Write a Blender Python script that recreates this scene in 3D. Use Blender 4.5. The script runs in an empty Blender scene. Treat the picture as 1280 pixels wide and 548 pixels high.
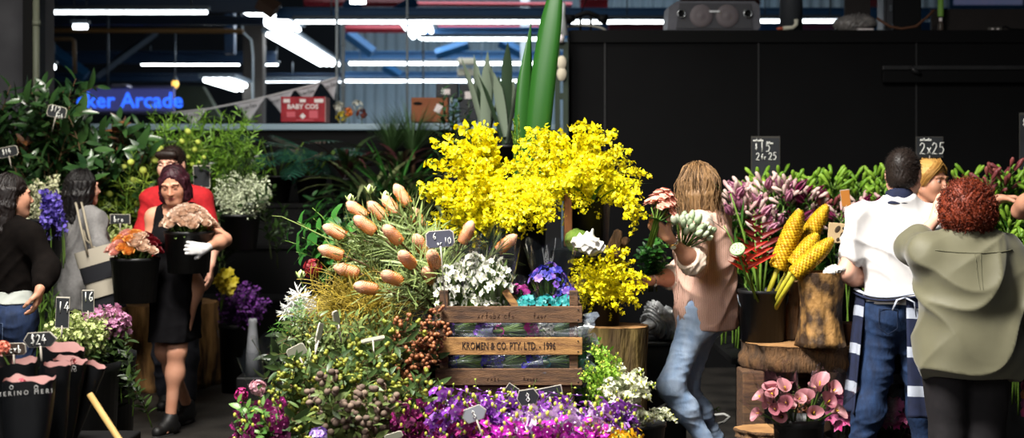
import bpy, bmesh, math, random
import numpy as np
from mathutils import Vector, Matrix, Quaternion, noise
PI = math.pi
scene = bpy.context.scene
COL = scene.collection
FPX = 50.0 / 36.0 * 1280      # focal length in pixels of the 1280 wide frame
HOR = 217.0                   # image row of the horizon
EYE = 1.6                     # camera height
rnd = random.Random(7)

def P(px, py, Y):
    return Vector(((px - 640) / FPX * Y, Y, EYE - (py - HOR) / FPX * Y))
def U(n, Y):
    return n / FPX * Y
def V(*a):
    return Vector(a)
def hexc(h):
    h = h.lstrip('#')
    out = []
    for i in (0, 2, 4):
        c = int(h[i:i + 2], 16) / 255
        out.append(c / 12.92 if c <= .04045 else ((c + .055) / 1.055) ** 2.4)
    return tuple(out) + (1.0,)

# ---------------------------------------------------------------- materials
MATS = {}
def mat(name, c1, c2=None, rough=.55, metal=0, spec=.4, per='island', trans=0, scale=0, stretch=(1, 1, 1),
        bump=0, bscale=0, emit=0, ramp=(.3, .7), coat=0, alpha=None, detail=5, sheen=0):
    """c1..c2: colour spread; per: 'island' random per leaf, 'object' random per object, 'noise' procedural noise"""
    if name in MATS:
        return MATS[name]
    m = bpy.data.materials.new(name)
    m.use_nodes = True
    N, L = m.node_tree.nodes, m.node_tree.links
    b = N['Principled BSDF']
    out = N['Material Output']
    A = hexc(c1)
    b.inputs['Base Color'].default_value = A
    b.inputs['Roughness'].default_value = rough
    b.inputs['Metallic'].default_value = metal
    b.inputs['Specular IOR Level'].default_value = spec
    if coat:
        b.inputs['Coat Weight'].default_value = coat
    if sheen:
        b.inputs['Sheen Weight'].default_value = sheen
    m.diffuse_color = A
    csock = None
    vec = None
    if per == 'noise' or bump:
        tc = N.new('ShaderNodeTexCoord')
        mp = N.new('ShaderNodeMapping')
        mp.inputs['Scale'].default_value = stretch
        L.new(tc.outputs['Object'], mp.inputs['Vector'])
        vec = mp.outputs['Vector']
    if c2:
        r = N.new('ShaderNodeValToRGB')
        r.color_ramp.elements[0].color = A
        r.color_ramp.elements[1].color = hexc(c2)
        if per == 'noise':
            nz = N.new('ShaderNodeTexNoise')
            nz.inputs['Scale'].default_value = scale or 8
            nz.inputs['Detail'].default_value = detail
            L.new(vec, nz.inputs['Vector'])
            L.new(nz.outputs['Fac'], r.inputs['Fac'])
            r.color_ramp.elements[0].position, r.color_ramp.elements[1].position = ramp
        elif per == 'island':
            g = N.new('ShaderNodeNewGeometry')
            L.new(g.outputs['Random Per Island'], r.inputs['Fac'])
        else:
            g = N.new('ShaderNodeObjectInfo')
            L.new(g.outputs['Random'], r.inputs['Fac'])
        L.new(r.outputs['Color'], b.inputs['Base Color'])
        csock = r.outputs['Color']
    if bump:
        nb = N.new('ShaderNodeTexNoise')
        nb.inputs['Scale'].default_value = bscale or 30
        nb.inputs['Detail'].default_value = 4
        L.new(vec, nb.inputs['Vector'])
        bp = N.new('ShaderNodeBump')
        bp.inputs['Strength'].default_value = bump
        bp.inputs['Distance'].default_value = .02
        L.new(nb.outputs['Fac'], bp.inputs['Height'])
        L.new(bp.outputs['Normal'], b.inputs['Normal'])
    if emit:
        b.inputs['Emission Color'].default_value = A
        b.inputs['Emission Strength'].default_value = emit
    if trans:
        t = N.new('ShaderNodeBsdfTranslucent')
        t.inputs['Color'].default_value = A
        if csock:
            L.new(csock, t.inputs['Color'])
        mx = N.new('ShaderNodeMixShader')
        mx.inputs[0].default_value = trans
        L.new(b.outputs[0], mx.inputs[1])
        L.new(t.outputs[0], mx.inputs[2])
        L.new(mx.outputs[0], out.inputs['Surface'])
    if alpha is not None:      # clear film: see-through with fresnel gloss
        t = N.new('ShaderNodeBsdfTransparent')
        lw = N.new('ShaderNodeLayerWeight')
        lw.inputs['Blend'].default_value = .35
        mr = N.new('ShaderNodeMapRange')
        mr.inputs['To Min'].default_value = alpha
        mr.inputs['To Max'].default_value = min(1, alpha + .28)
        L.new(lw.outputs['Facing'], mr.inputs['Value'])
        mx = N.new('ShaderNodeMixShader')
        L.new(mr.outputs[0], mx.inputs[0])
        L.new(t.outputs[0], mx.inputs[1])
        L.new(b.outputs[0], mx.inputs[2])
        L.new(mx.outputs[0], out.inputs['Surface'])
    MATS[name] = m
    return m

# ---------------------------------------------------------------- mesh builder
def frame(d, up=V(0, 0, 1)):
    d = Vector(d).normalized()
    x = Vector(up).cross(d)
    if x.length < 1e-4:
        x = V(1, 0, 0).cross(d)
        if x.length < 1e-4:
            x = V(0, 1, 0).cross(d)
    x.normalize()
    return x, d.cross(x), d
def rotto(d, roll=0.0):
    """matrix turning +Z onto d"""
    return Vector((0, 0, 1)).rotation_difference(Vector(d).normalized()).to_matrix().to_4x4() @ Matrix.Rotation(roll, 4, 'Z')

class MB:
    def __init__(s):
        s.v, s.f, s.m, s.mats, s.cur = [], [], [], [], 0
    def use(s, m):
        if m not in s.mats:
            s.mats.append(m)
        s.cur = s.mats.index(m)
        return s
    def add(s, vs, fs):
        b = len(s.v)
        s.v.extend([tuple(v) for v in vs])
        for f in fs:
            s.f.append(tuple(b + i for i in f))
            s.m.append(s.cur)
    def inst(s, o, M):
        b = len(s.v)
        s.v.extend([tuple(M @ Vector(v)) for v in o.v])
        mp = []
        for m in o.mats:
            if m not in s.mats:
                s.mats.append(m)
            mp.append(s.mats.index(m))
        for f, k in zip(o.f, o.m):
            s.f.append(tuple(b + i for i in f))
            s.m.append(mp[k] if mp else s.cur)
        return s
    def tube(s, pts, r, n=6, cap=True, flat=None):
        pts = [Vector(p) for p in pts]
        k = len(pts)
        rs = r if isinstance(r, (list, tuple)) else [r] * k
        vs, fs = [], []
        x = None
        for i, p in enumerate(pts):
            d = (pts[min(i + 1, k - 1)] - pts[max(i - 1, 0)])
            if d.length < 1e-9:
                d = V(0, 0, 1)
            d.normalize()
            if x is None:
                x, y, _ = frame(d)
            else:
                x = (x - d * x.dot(d))
                if x.length < 1e-6:
                    x, _, _ = frame(d)
                x.normalize()
            y = d.cross(x)
            for j in range(n):
                a = 2 * PI * j / n
                vs.append(p + (x * math.cos(a) + y * math.sin(a) * (flat or 1)) * rs[i])
        for i in range(k - 1):
            for j in range(n):
                fs.append((i * n + j, i * n + (j + 1) % n, (i + 1) * n + (j + 1) % n, (i + 1) * n + j))
        if cap:
            fs.append(tuple(range(n - 1, -1, -1)))
            fs.append(tuple((k - 1) * n + j for j in range(n)))
        s.add(vs, fs)
        return s
    def ball(s, c, r, n=8, m=5, R=None):
        r = (r, r, r) if isinstance(r, (int, float)) else r
        c = Vector(c)
        vs, fs = [], []
        def tr(p):
            p = V(p[0] * r[0], p[1] * r[1], p[2] * r[2])
            return c + (R @ p if R else p)
        vs.append(tr((0, 0, -1)))
        for i in range(1, m):
            a = -PI / 2 + PI * i / m
            for j in range(n):
                b = 2 * PI * j / n
                vs.append(tr((math.cos(a) * math.cos(b), math.cos(a) * math.sin(b), math.sin(a))))
        vs.append(tr((0, 0, 1)))
        for j in range(n):
            fs.append((0, 1 + (j + 1) % n, 1 + j))
            fs.append((len(vs) - 1, 1 + (m - 2) * n + j, 1 + (m - 2) * n + (j + 1) % n))
        for i in range(m - 2):
            for j in range(n):
                fs.append((1 + i * n + j, 1 + i * n + (j + 1) % n, 1 + (i + 1) * n + (j + 1) % n, 1 + (i + 1) * n + j))
        s.add(vs, fs)
        return s
    def lathe(s, prof, n=24, M=None, cap=(False, False), wob=None):
        vs, fs = [], []
        k = len(prof)
        for i, (r, z) in enumerate(prof):
            for j in range(n):
                a = 2 * PI * j / n
                rr = r * (wob(a, i / max(1, k - 1)) if wob else 1)
                p = V(rr * math.cos(a), rr * math.sin(a), z)
                vs.append(M @ p if M else p)
        for i in range(k - 1):
            for j in range(n):
                fs.append((i * n + j, i * n + (j + 1) % n, (i + 1) * n + (j + 1) % n, (i + 1) * n + j))
        if cap[0]:
            fs.append(tuple(range(n - 1, -1, -1)))
        if cap[1]:
            fs.append(tuple((k - 1) * n + j for j in range(n)))
        s.add(vs, fs)
        return s
    def box(s, c, size, R=None, bev=0):
        hx, hy, hz = [q / 2 for q in size]
        c = Vector(c)
        T = (lambda p: c + (R @ V(*p) if R else V(*p)))
        if bev <= 0:
            vs = [T((x, y, z)) for x in (-hx, hx) for y in (-hy, hy) for z in (-hz, hz)]
            fs = [(0, 1, 3, 2), (4, 6, 7, 5), (0, 4, 5, 1), (2, 3, 7, 6), (0, 2, 6, 4), (1, 5, 7, 3)]
            s.add(vs, fs)
            return s
        bm = bmesh.new()
        bmesh.ops.create_cube(bm, size=1)
        for v in bm.verts:
            v.co = V(v.co.x * size[0], v.co.y * size[1], v.co.z * size[2])
        bmesh.ops.bevel(bm, geom=list(bm.edges), offset=min(bev, min(size) * .45), segments=2, profile=.5, affect='EDGES')
        bm.verts.index_update()
        s.add([T(v.co) for v in bm.verts], [[v.index for v in f.verts] for f in bm.faces])
        bm.free()
        return s
    def leaf(s, p, d, up, L, W, droop=.6, fold=.25, n=5, prof=None, twist=0, wave=0, thick=0):
        """a leaf blade: three columns, bending downwards along its length"""
        p = Vector(p)
        d = Vector(d).normalized()
        x = d.cross(Vector(up))
        if x.length < 1e-4:
            x = d.cross(V(.3, .8, .1))
        x.normalize()
        vs, fs = [], []
        st = L / n
        for i in range(n + 1):
            t = i / n
            w = W * .5 * (prof(t) if prof else max(.02, math.sin(PI * min(1, .04 + .96 * t ** .8)) ** .8))
            nn = x.cross(d)
            xx = x if not twist else Matrix.Rotation(twist * t, 3, d) @ x
            nn = xx.cross(d)
            wv = math.sin(t * 9) * wave * L
            vs += [p - xx * w * math.cos(fold) + nn * (w * math.sin(fold) + wv), p.copy(), p + xx * w * math.cos(fold) + nn * (w * math.sin(fold) - wv)]
            p = p + d * st
            ax = x
            d = (Matrix.Rotation(-droop / n, 3, ax) @ d).normalized()
        for i in range(n):
            a = i * 3
            fs += [(a, a + 1, a + 4, a + 3), (a + 1, a + 2, a + 5, a + 4)]
        s.add(vs, fs)
        return s
    def prism(s, poly, th, M):
        """extruded outline: poly in local xy, thickness along local -z"""
        n = len(poly)
        vs = [M @ V(x, y, 0) for x, y in poly] + [M @ V(x, y, -th) for x, y in poly]
        fs = [tuple(range(n)), tuple(range(2 * n - 1, n - 1, -1))]
        fs += [(i, i + n, (i + 1) % n + n, (i + 1) % n) for i in range(n)]
        s.add(vs, fs)
        return s
    def grid(s, f, nu, nv, closed=False):
        vs = [f(i / nu, j / nv) for i in range(nu + (0 if closed else 1)) for j in range(nv + 1)]
        w = nv + 1
        nn = nu + (0 if closed else 1)
        fs = []
        for i in range(nu):
            for j in range(nv):
                a, b = i * w + j, ((i + 1) % nn) * w + j
                fs.append((a, b, b + 1, a + 1))
        s.add(vs, fs)
        return s
    def mesh(s, name, smooth=True):
        me = bpy.data.meshes.new(name)
        me.from_pydata(s.v, [], s.f)
        for m in s.mats:
            me.materials.append(m)
        if s.m:
            me.polygons.foreach_set('material_index', s.m)
        if smooth:
            me.polygons.foreach_set('use_smooth', [True] * len(s.f))
        me.update()
        return me
    def build(s, name, parent=None, smooth=True):
        return link(name, s.mesh(name, smooth), parent)

def link(name, me, parent=None, M=None):
    o = bpy.data.objects.new(name, me)
    COL.objects.link(o)
    if parent is not None:
        o.parent = parent
    if M is not None:
        o.matrix_local = M
    return o
def tag(o, label=None, cat=None, group=None, kind=None):
    if label: o['label'] = label
    if cat: o['category'] = cat
    if group: o['group'] = group
    if kind: o['kind'] = kind
    return o
def empty(name, loc=(0, 0, 0), label=None, cat=None, group=None, M=None):
    o = bpy.data.objects.new(name, None)
    o.empty_display_size = .05
    COL.objects.link(o)
    if M is not None:
        o.matrix_world = M
    else:
        o.location = loc
    return tag(o, label, cat, group)
def struct(o):
    o['kind'] = 'structure'
    return o
def sharp(o, ang=35):
    """flat-looking edges on hard things"""
    me = o.data
    bm = bmesh.new(); bm.from_mesh(me)
    for e in bm.edges:
        e.smooth = not (len(e.link_faces) == 2 and e.calc_face_angle(0) > math.radians(ang))
    bm.to_mesh(me); bm.free()
    return o

class Proto:
    """a thing built once: parts = [(name, mesh)], sub = {part index: [(name, mesh)]}"""
    def __init__(s, name, cat, parts, sub=None):
        s.name, s.cat, s.parts, s.sub = name, cat, parts, sub or {}
    def put(s, M, label, group=None):
        if len(s.parts) == 1 and not s.sub:
            o = link(s.name, s.parts[0][1])
            o.matrix_world = M
            return tag(o, label, s.cat, group)
        r = empty(s.name, label=label, cat=s.cat, group=group, M=M)
        for i, (n, me) in enumerate(s.parts):
            c = link(n, me, r)
            if n == 'berries': c['kind'] = 'stuff'
            for (n2, me2) in s.sub.get(i, ()):
                link(n2, me2, c)
        return r
def place(base, d, roll=0, sc=1.0):
    return Matrix.Translation(Vector(base)) @ rotto(d, roll) @ Matrix.Scale(sc, 4)

# ---------------------------------------------------------------- lettering
def lettering(s, size, M, material, name='lettering', parent=None, bold=0, ext=.0008, sx=1.0, shear=0, align='CENTER'):
    cu = bpy.data.curves.new('text', 'FONT')
    cu.body = s
    cu.size = size
    cu.align_x, cu.align_y = align, 'CENTER'
    cu.extrude = ext
    cu.offset = bold
    cu.shear = shear
    cu.resolution_u = 2
    t = bpy.data.objects.new('tmp_text', cu)
    COL.objects.link(t)
    dg = bpy.context.evaluated_depsgraph_get()
    me = bpy.data.meshes.new_from_object(t.evaluated_get(dg))
    bpy.data.objects.remove(t)
    me.transform(M @ Matrix.Diagonal((sx, 1, 1, 1)))
    me.materials.clear()
    me.materials.append(material)
    return link(name, me, parent)
STROKES = {'0': [[(.5, 1), (.1, .8), (.05, .4), (.3, 0), (.65, .1), (.8, .55), (.5, 1)]], '1': [[(.4, 1), (.4, 0)]],
 '2': [[(.05, .75), (.3, 1), (.6, .9), (.65, .65), (.35, .3), (.02, .02), (.4, .06), (.75, 0)]],
 '4': [[(.5, 1), (.05, .4), (.8, .4)], [(.55, .65), (.5, 0)]], '5': [[(.75, 1), (.25, 1), (.18, .58), (.5, .65), (.72, .4), (.5, .05), (.1, .05)]],
 '6': [[(.6, 1), (.25, .7), (.12, .3), (.35, 0), (.65, .15), (.6, .42), (.2, .38)]],
 '8': [[(.5, .55), (.2, .75), (.45, 1), (.72, .8), (.5, .55), (.12, .25), (.4, 0), (.75, .22), (.5, .55)]],
 '$': [[(.7, .85), (.4, .95), (.25, .7), (.65, .4), (.5, .1), (.15, .2)], [(.45, 1.1), (.45, -.1)]],
 'x': [[(.1, .6), (.6, 0)], [(.6, .6), (.1, 0)]], 'o': [[(.35, .5), (.1, .25), (.3, 0), (.6, .2), (.35, .5)]], 'r': [[(.15, .5), (.15, 0)], [(.15, .3), (.35, .5), (.55, .45)]],
 'f': [[(.6, .95), (.35, .85), (.35, 0)], [(.1, .5), (.6, .5)]], 'b': [[(.15, 1), (.15, 0), (.5, .05), (.55, .4), (.15, .45)]], 'c': [[(.6, .45), (.3, .5), (.1, .2), (.35, 0), (.6, .1)]], 'h': [[(.15, 1), (.15, 0)], [(.15, .4), (.45, .5), (.55, 0)]], ' ': []}
def chalk(lines, M, material, parent, name='chalk_writing', r=.0022):
    """hand-drawn strokes: lines = [(text, x, y, height)] in the board's own plane (local x right, y up)"""
    mb = MB().use(material)
    for text, x, y, h in lines:
        for ch in text:
            for st in STROKES.get(ch, [[(.1, .5), (.3, .2), (.5, .5), (.7, .2)]]):
                mb.tube([M @ V(x + a * h * .62, y + b * h, .0012) for a, b in st], r, 5)
            x += h * (.58 if ch != ' ' else .4)
    return mb.build(name, parent)

# ---------------------------------------------------------------- signed distance modelling (bodies, clothes, wax-smooth things)
class SDF:
    def __init__(s):
        s.ops = []
        s.planes = []
    def cone(s, a, b, ra, rb, k=.03, flat=None, f=1.0, sub=False):
        s.ops.append(('cone', Vector(a), Vector(b), ra, rb, k, flat, f, sub)); return s
    def ell(s, c, r, R=None, k=.03, sub=False):
        s.ops.append(('ell', Vector(c), tuple(r), R, k, sub)); return s
    def cut(s, p, n):
        s.planes.append((Vector(p), Vector(n).normalized())); return s
    def bounds(s):
        lo = np.full(3, 1e9); hi = np.full(3, -1e9)
        for o in s.ops:
            if o[-1]: continue
            if o[0] == 'cone':
                for q, r in ((o[1], o[3]), (o[2], o[4])):
                    lo = np.minimum(lo, np.array(q) - r * max(1, o[7])); hi = np.maximum(hi, np.array(q) + r * max(1, o[7]))
            else:
                r = max(o[2])
                lo = np.minimum(lo, np.array(o[1]) - r); hi = np.maximum(hi, np.array(o[1]) + r)
        return lo, hi
    def mesh(s, name, h, mats, classify=None, disp=None):
        lo, hi = s.bounds()
        lo -= 3 * h; hi += 3 * h
        n = np.ceil((hi - lo) / h).astype(int) + 1
        ax = [lo[i] + h * np.arange(n[i]) for i in range(3)]
        D = np.full(n, 1.0, np.float32)
        for o in s.ops:
            sub = o[-1]
            k = o[5] if o[0] == 'cone' else o[4]
            mg = k + 2.5 * h
            if o[0] == 'cone':
                r = max(o[3], o[4]) * max(1, o[7])
                blo = np.minimum(np.array(o[1]), np.array(o[2])) - r - mg; bhi = np.maximum(np.array(o[1]), np.array(o[2])) + r + mg
            else:
                r = max(o[2]); blo = np.array(o[1]) - r - mg; bhi = np.array(o[1]) + r + mg
            i0 = np.clip(np.floor((blo - lo) / h).astype(int), 0, n - 1); i1 = np.clip(np.ceil((bhi - lo) / h).astype(int) + 1, 1, n)
            if np.any(i1 <= i0): continue
            sl = tuple(slice(i0[i], i1[i]) for i in range(3))
            X = ax[0][sl[0]].astype(np.float32)[:, None, None]; Y = ax[1][sl[1]].astype(np.float32)[None, :, None]; Z = ax[2][sl[2]].astype(np.float32)[None, None, :]
            if o[0] == 'cone':
                a, b, ra, rb = o[1], o[2], o[3], o[4]
                px, py, pz = X - a.x, Y - a.y, Z - a.z
                ba = b - a
                if o[6] is not None:
                    nx = o[6].normalized(); q = px * nx.x + py * nx.y + pz * nx.z; g = (1 / o[7] - 1)
                    px, py, pz = px + q * nx.x * g, py + q * nx.y * g, pz + q * nx.z * g
                    qb = ba.dot(nx); ba = ba + nx * qb * g
                L2 = max(ba.length_squared, 1e-9)
                t = np.clip((px * ba.x + py * ba.y + pz * ba.z) / L2, 0, 1)
                d = np.sqrt((px - t * ba.x) ** 2 + (py - t * ba.y) ** 2 + (pz - t * ba.z) ** 2) - (ra + (rb - ra) * t)
                if o[6] is not None: d = d * min(1, o[7])
            else:
                c, r, R = o[1], o[2], o[3]
                px, py, pz = X - c.x, Y - c.y, Z - c.z
                if R is not None:
                    q = [R[0][i] * px + R[1][i] * py + R[2][i] * pz for i in range(3)]
                    px, py, pz = q
                k0 = np.sqrt((px / r[0]) ** 2 + (py / r[1]) ** 2 + (pz / r[2]) ** 2)
                k1 = np.sqrt((px / r[0] ** 2) ** 2 + (py / r[1] ** 2) ** 2 + (pz / r[2] ** 2) ** 2) + 1e-6
                d = k0 * (k0 - 1) / k1
            A = D[sl]
            if sub: 
                d = -d
                hh = np.maximum(k - np.abs(A - d), 0) / max(k, 1e-6)
                D[sl] = np.maximum(A, d) + hh * hh * k * .25
            else:
                hh = np.maximum(k - np.abs(A - d), 0) / max(k, 1e-6)
                D[sl] = np.minimum(A, d) - hh * hh * k * .25
        for p, nn in s.planes:
            D = np.maximum(D, ((ax[0] - p.x) * nn.x)[:, None, None] + ((ax[1] - p.y) * nn.y)[None, :, None] + ((ax[2] - p.z) * nn.z)[None, None, :])
        D = D.astype(np.float32)
        # surface nets
        S = D < 0
        c = [S[i:n[0] - 1 + i, j:n[1] - 1 + j, k:n[2] - 1 + k] for i in (0, 1) for j in (0, 1) for k in (0, 1)]
        al = c[0].copy(); an = c[0].copy()
        for q in c[1:]: al &= q; an |= q
        act = an & ~al
        idx = np.argwhere(act)
        if len(idx) == 0: raise RuntimeError('empty sdf ' + name)
        vid = np.full(act.shape, -1, np.int32)
        vid[act] = np.arange(len(idx))
        acc = np.zeros((len(idx), 3), np.float64); cnt = np.zeros(len(idx))
        cor = [(i, j, k) for i in (0, 1) for j in (0, 1) for k in (0, 1)]
        val = {q: D[idx[:, 0] + q[0], idx[:, 1] + q[1], idx[:, 2] + q[2]] for q in cor}
        for q in cor:
            for a in range(3):
                if q[a] == 0:
                    w = list(q); w[a] = 1; w = tuple(w)
                    u, v = val[q], val[w]
                    m = (u < 0) != (v < 0)
                    t = np.where(m, u / np.where(np.abs(u - v) < 1e-12, 1, u - v), 0)
                    pt = np.array(q, float)[None, :].repeat(len(idx), 0); pt[:, a] += t
                    acc[m] += pt[m]; cnt[m] += 1
        vs = lo[None, :] + h * (idx + acc / cnt[:, None])
        quads = []
        for a in range(3):
            b, cc = (a + 1) % 3, (a + 2) % 3
            s0 = [slice(None)] * 3; s1 = [slice(None)] * 3
            s0[a] = slice(0, n[a] - 1); s1[a] = slice(1, n[a])
            u, v = S[tuple(s0)], S[tuple(s1)]
            e = np.argwhere(u != v)
            e = e[(e[:, b] > 0) & (e[:, cc] > 0) & (e[:, b] < n[b] - 1) & (e[:, cc] < n[cc] - 1)]
            fl = u[e[:, 0], e[:, 1], e[:, 2]]
            def gi(db, dc):
                w = e.copy(); w[:, b] -= db; w[:, cc] -= dc
                return vid[w[:, 0], w[:, 1], w[:, 2]]
            q = np.stack([gi(1, 1), gi(0, 1), gi(0, 0), gi(1, 0)], 1)
            q[~fl] = q[~fl][:, ::-1]
            quads.append(q)
        q = np.concatenate(quads)
        q = q[(q >= 0).all(1)]
        if disp is not None:
            nr = np.zeros_like(vs)
            A, B, C = vs[q[:, 0]], vs[q[:, 1]], vs[q[:, 2]]
            fn = np.cross(B - A, C - A)
            for i in range(4): np.add.at(nr, q[:, i], fn)
            nr /= (np.linalg.norm(nr, axis=1)[:, None] + 1e-12)
            vs = vs + nr * disp(vs)[:, None]
        me = bpy.data.meshes.new(name)
        me.vertices.add(len(vs)); me.vertices.foreach_set('co', vs.astype(np.float32).ravel())
        me.loops.add(len(q) * 4); me.loops.foreach_set('vertex_index', q.astype(np.int32).ravel())
        me.polygons.add(len(q)); me.polygons.foreach_set('loop_start', np.arange(0, len(q) * 4, 4, dtype=np.int32))
        me.polygons.foreach_set('loop_total', np.full(len(q), 4, np.int32))
        me.polygons.foreach_set('use_smooth', np.ones(len(q), bool))
        for m in (mats if isinstance(mats, (list, tuple)) else [mats]): me.materials.append(m)
        if classify is not None:
            me.polygons.foreach_set('material_index', classify(vs[q].mean(1)).astype(np.int32))
        me.update(calc_edges=True); me.validate()
        return me

def folds(amp, kx, ky, kz, seed=0, n=3):
    """cloth wrinkles: a smooth displacement field with waves of the given spatial frequencies"""
    r = np.random.RandomState(seed)
    ph = r.rand(n, 6) * 6.3; kk = np.array([kx, ky, kz])[None, :] * (0.6 + .9 * r.rand(n, 3)) * r.choice([-1, 1], (n, 3))
    def f(p):
        w = p + .03 * np.sin(p[:, [1, 2, 0]] * 14 + ph[0, :3])
        o = np.zeros(len(p))
        for i in range(n):
            q = np.sin(w @ kk[i] + ph[i, 0] + 1.6 * np.sin(w @ kk[i][[1, 2, 0]] * .45 + ph[i, 1]))
            msk = .5 + .5 * np.sin(w @ (kk[i][[2, 0, 1]] * .5) + ph[i, 2])
            o += ((1 - np.abs(q)) ** 1.6 * 2 - .7) * msk / (1 + .35 * i)
        return amp * o
    return f
# ================================================================ PEOPLE
def stripes(name, c1, c2, axis=2, freq=90, width=.35, rough=.8, warp=.0):
    m = mat(name, c1, rough=rough, spec=.2)
    N, L = m.node_tree.nodes, m.node_tree.links
    tc = N.new('ShaderNodeTexCoord'); w = N.new('ShaderNodeTexWave')
    w.bands_direction = 'XYZ'[axis]; w.inputs['Scale'].default_value = freq / (2 * PI) * PI / 10 * 2
    w.inputs['Distortion'].default_value = warp
    r = N.new('ShaderNodeValToRGB')
    r.color_ramp.elements[0].color = hexc(c2); r.color_ramp.elements[1].color = hexc(c1)
    r.color_ramp.elements[0].position = width * .7; r.color_ramp.elements[1].position = width
    L.new(tc.outputs['Object'], w.inputs['Vector']); L.new(w.outputs['Fac'], r.inputs['Fac'])
    L.new(r.outputs['Color'], N['Principled BSDF'].inputs['Base Color'])
    return m
SKIN = mat('skin', 'bd8468', 'cc957a', per='noise', scale=12, rough=.5, spec=.35)
SKIN2 = mat('skin_pale', 'd69d84', 'e0ad95', per='noise', scale=12, rough=.5, spec=.35)
LIP = mat('lips', 'a8625a', rough=.4)
GLOVE = mat('white_glove', 'd8d5d3', rough=.5)
EYEW = mat('eye_white', 'e6e0da', rough=.2); IRIS = mat('iris', '2e1c12', rough=.15)
BROW = mat('brow', '3a2519', rough=.8)
BLACKCLOTH = mat('black_cloth', '0b0a0c', '111012', per='noise', scale=20, rough=.9, spec=.08)
SHOE = mat('black_shoe', '0e0d0d', rough=.55)
SOLE = mat('shoe_sole', '161514', rough=.8)

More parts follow.
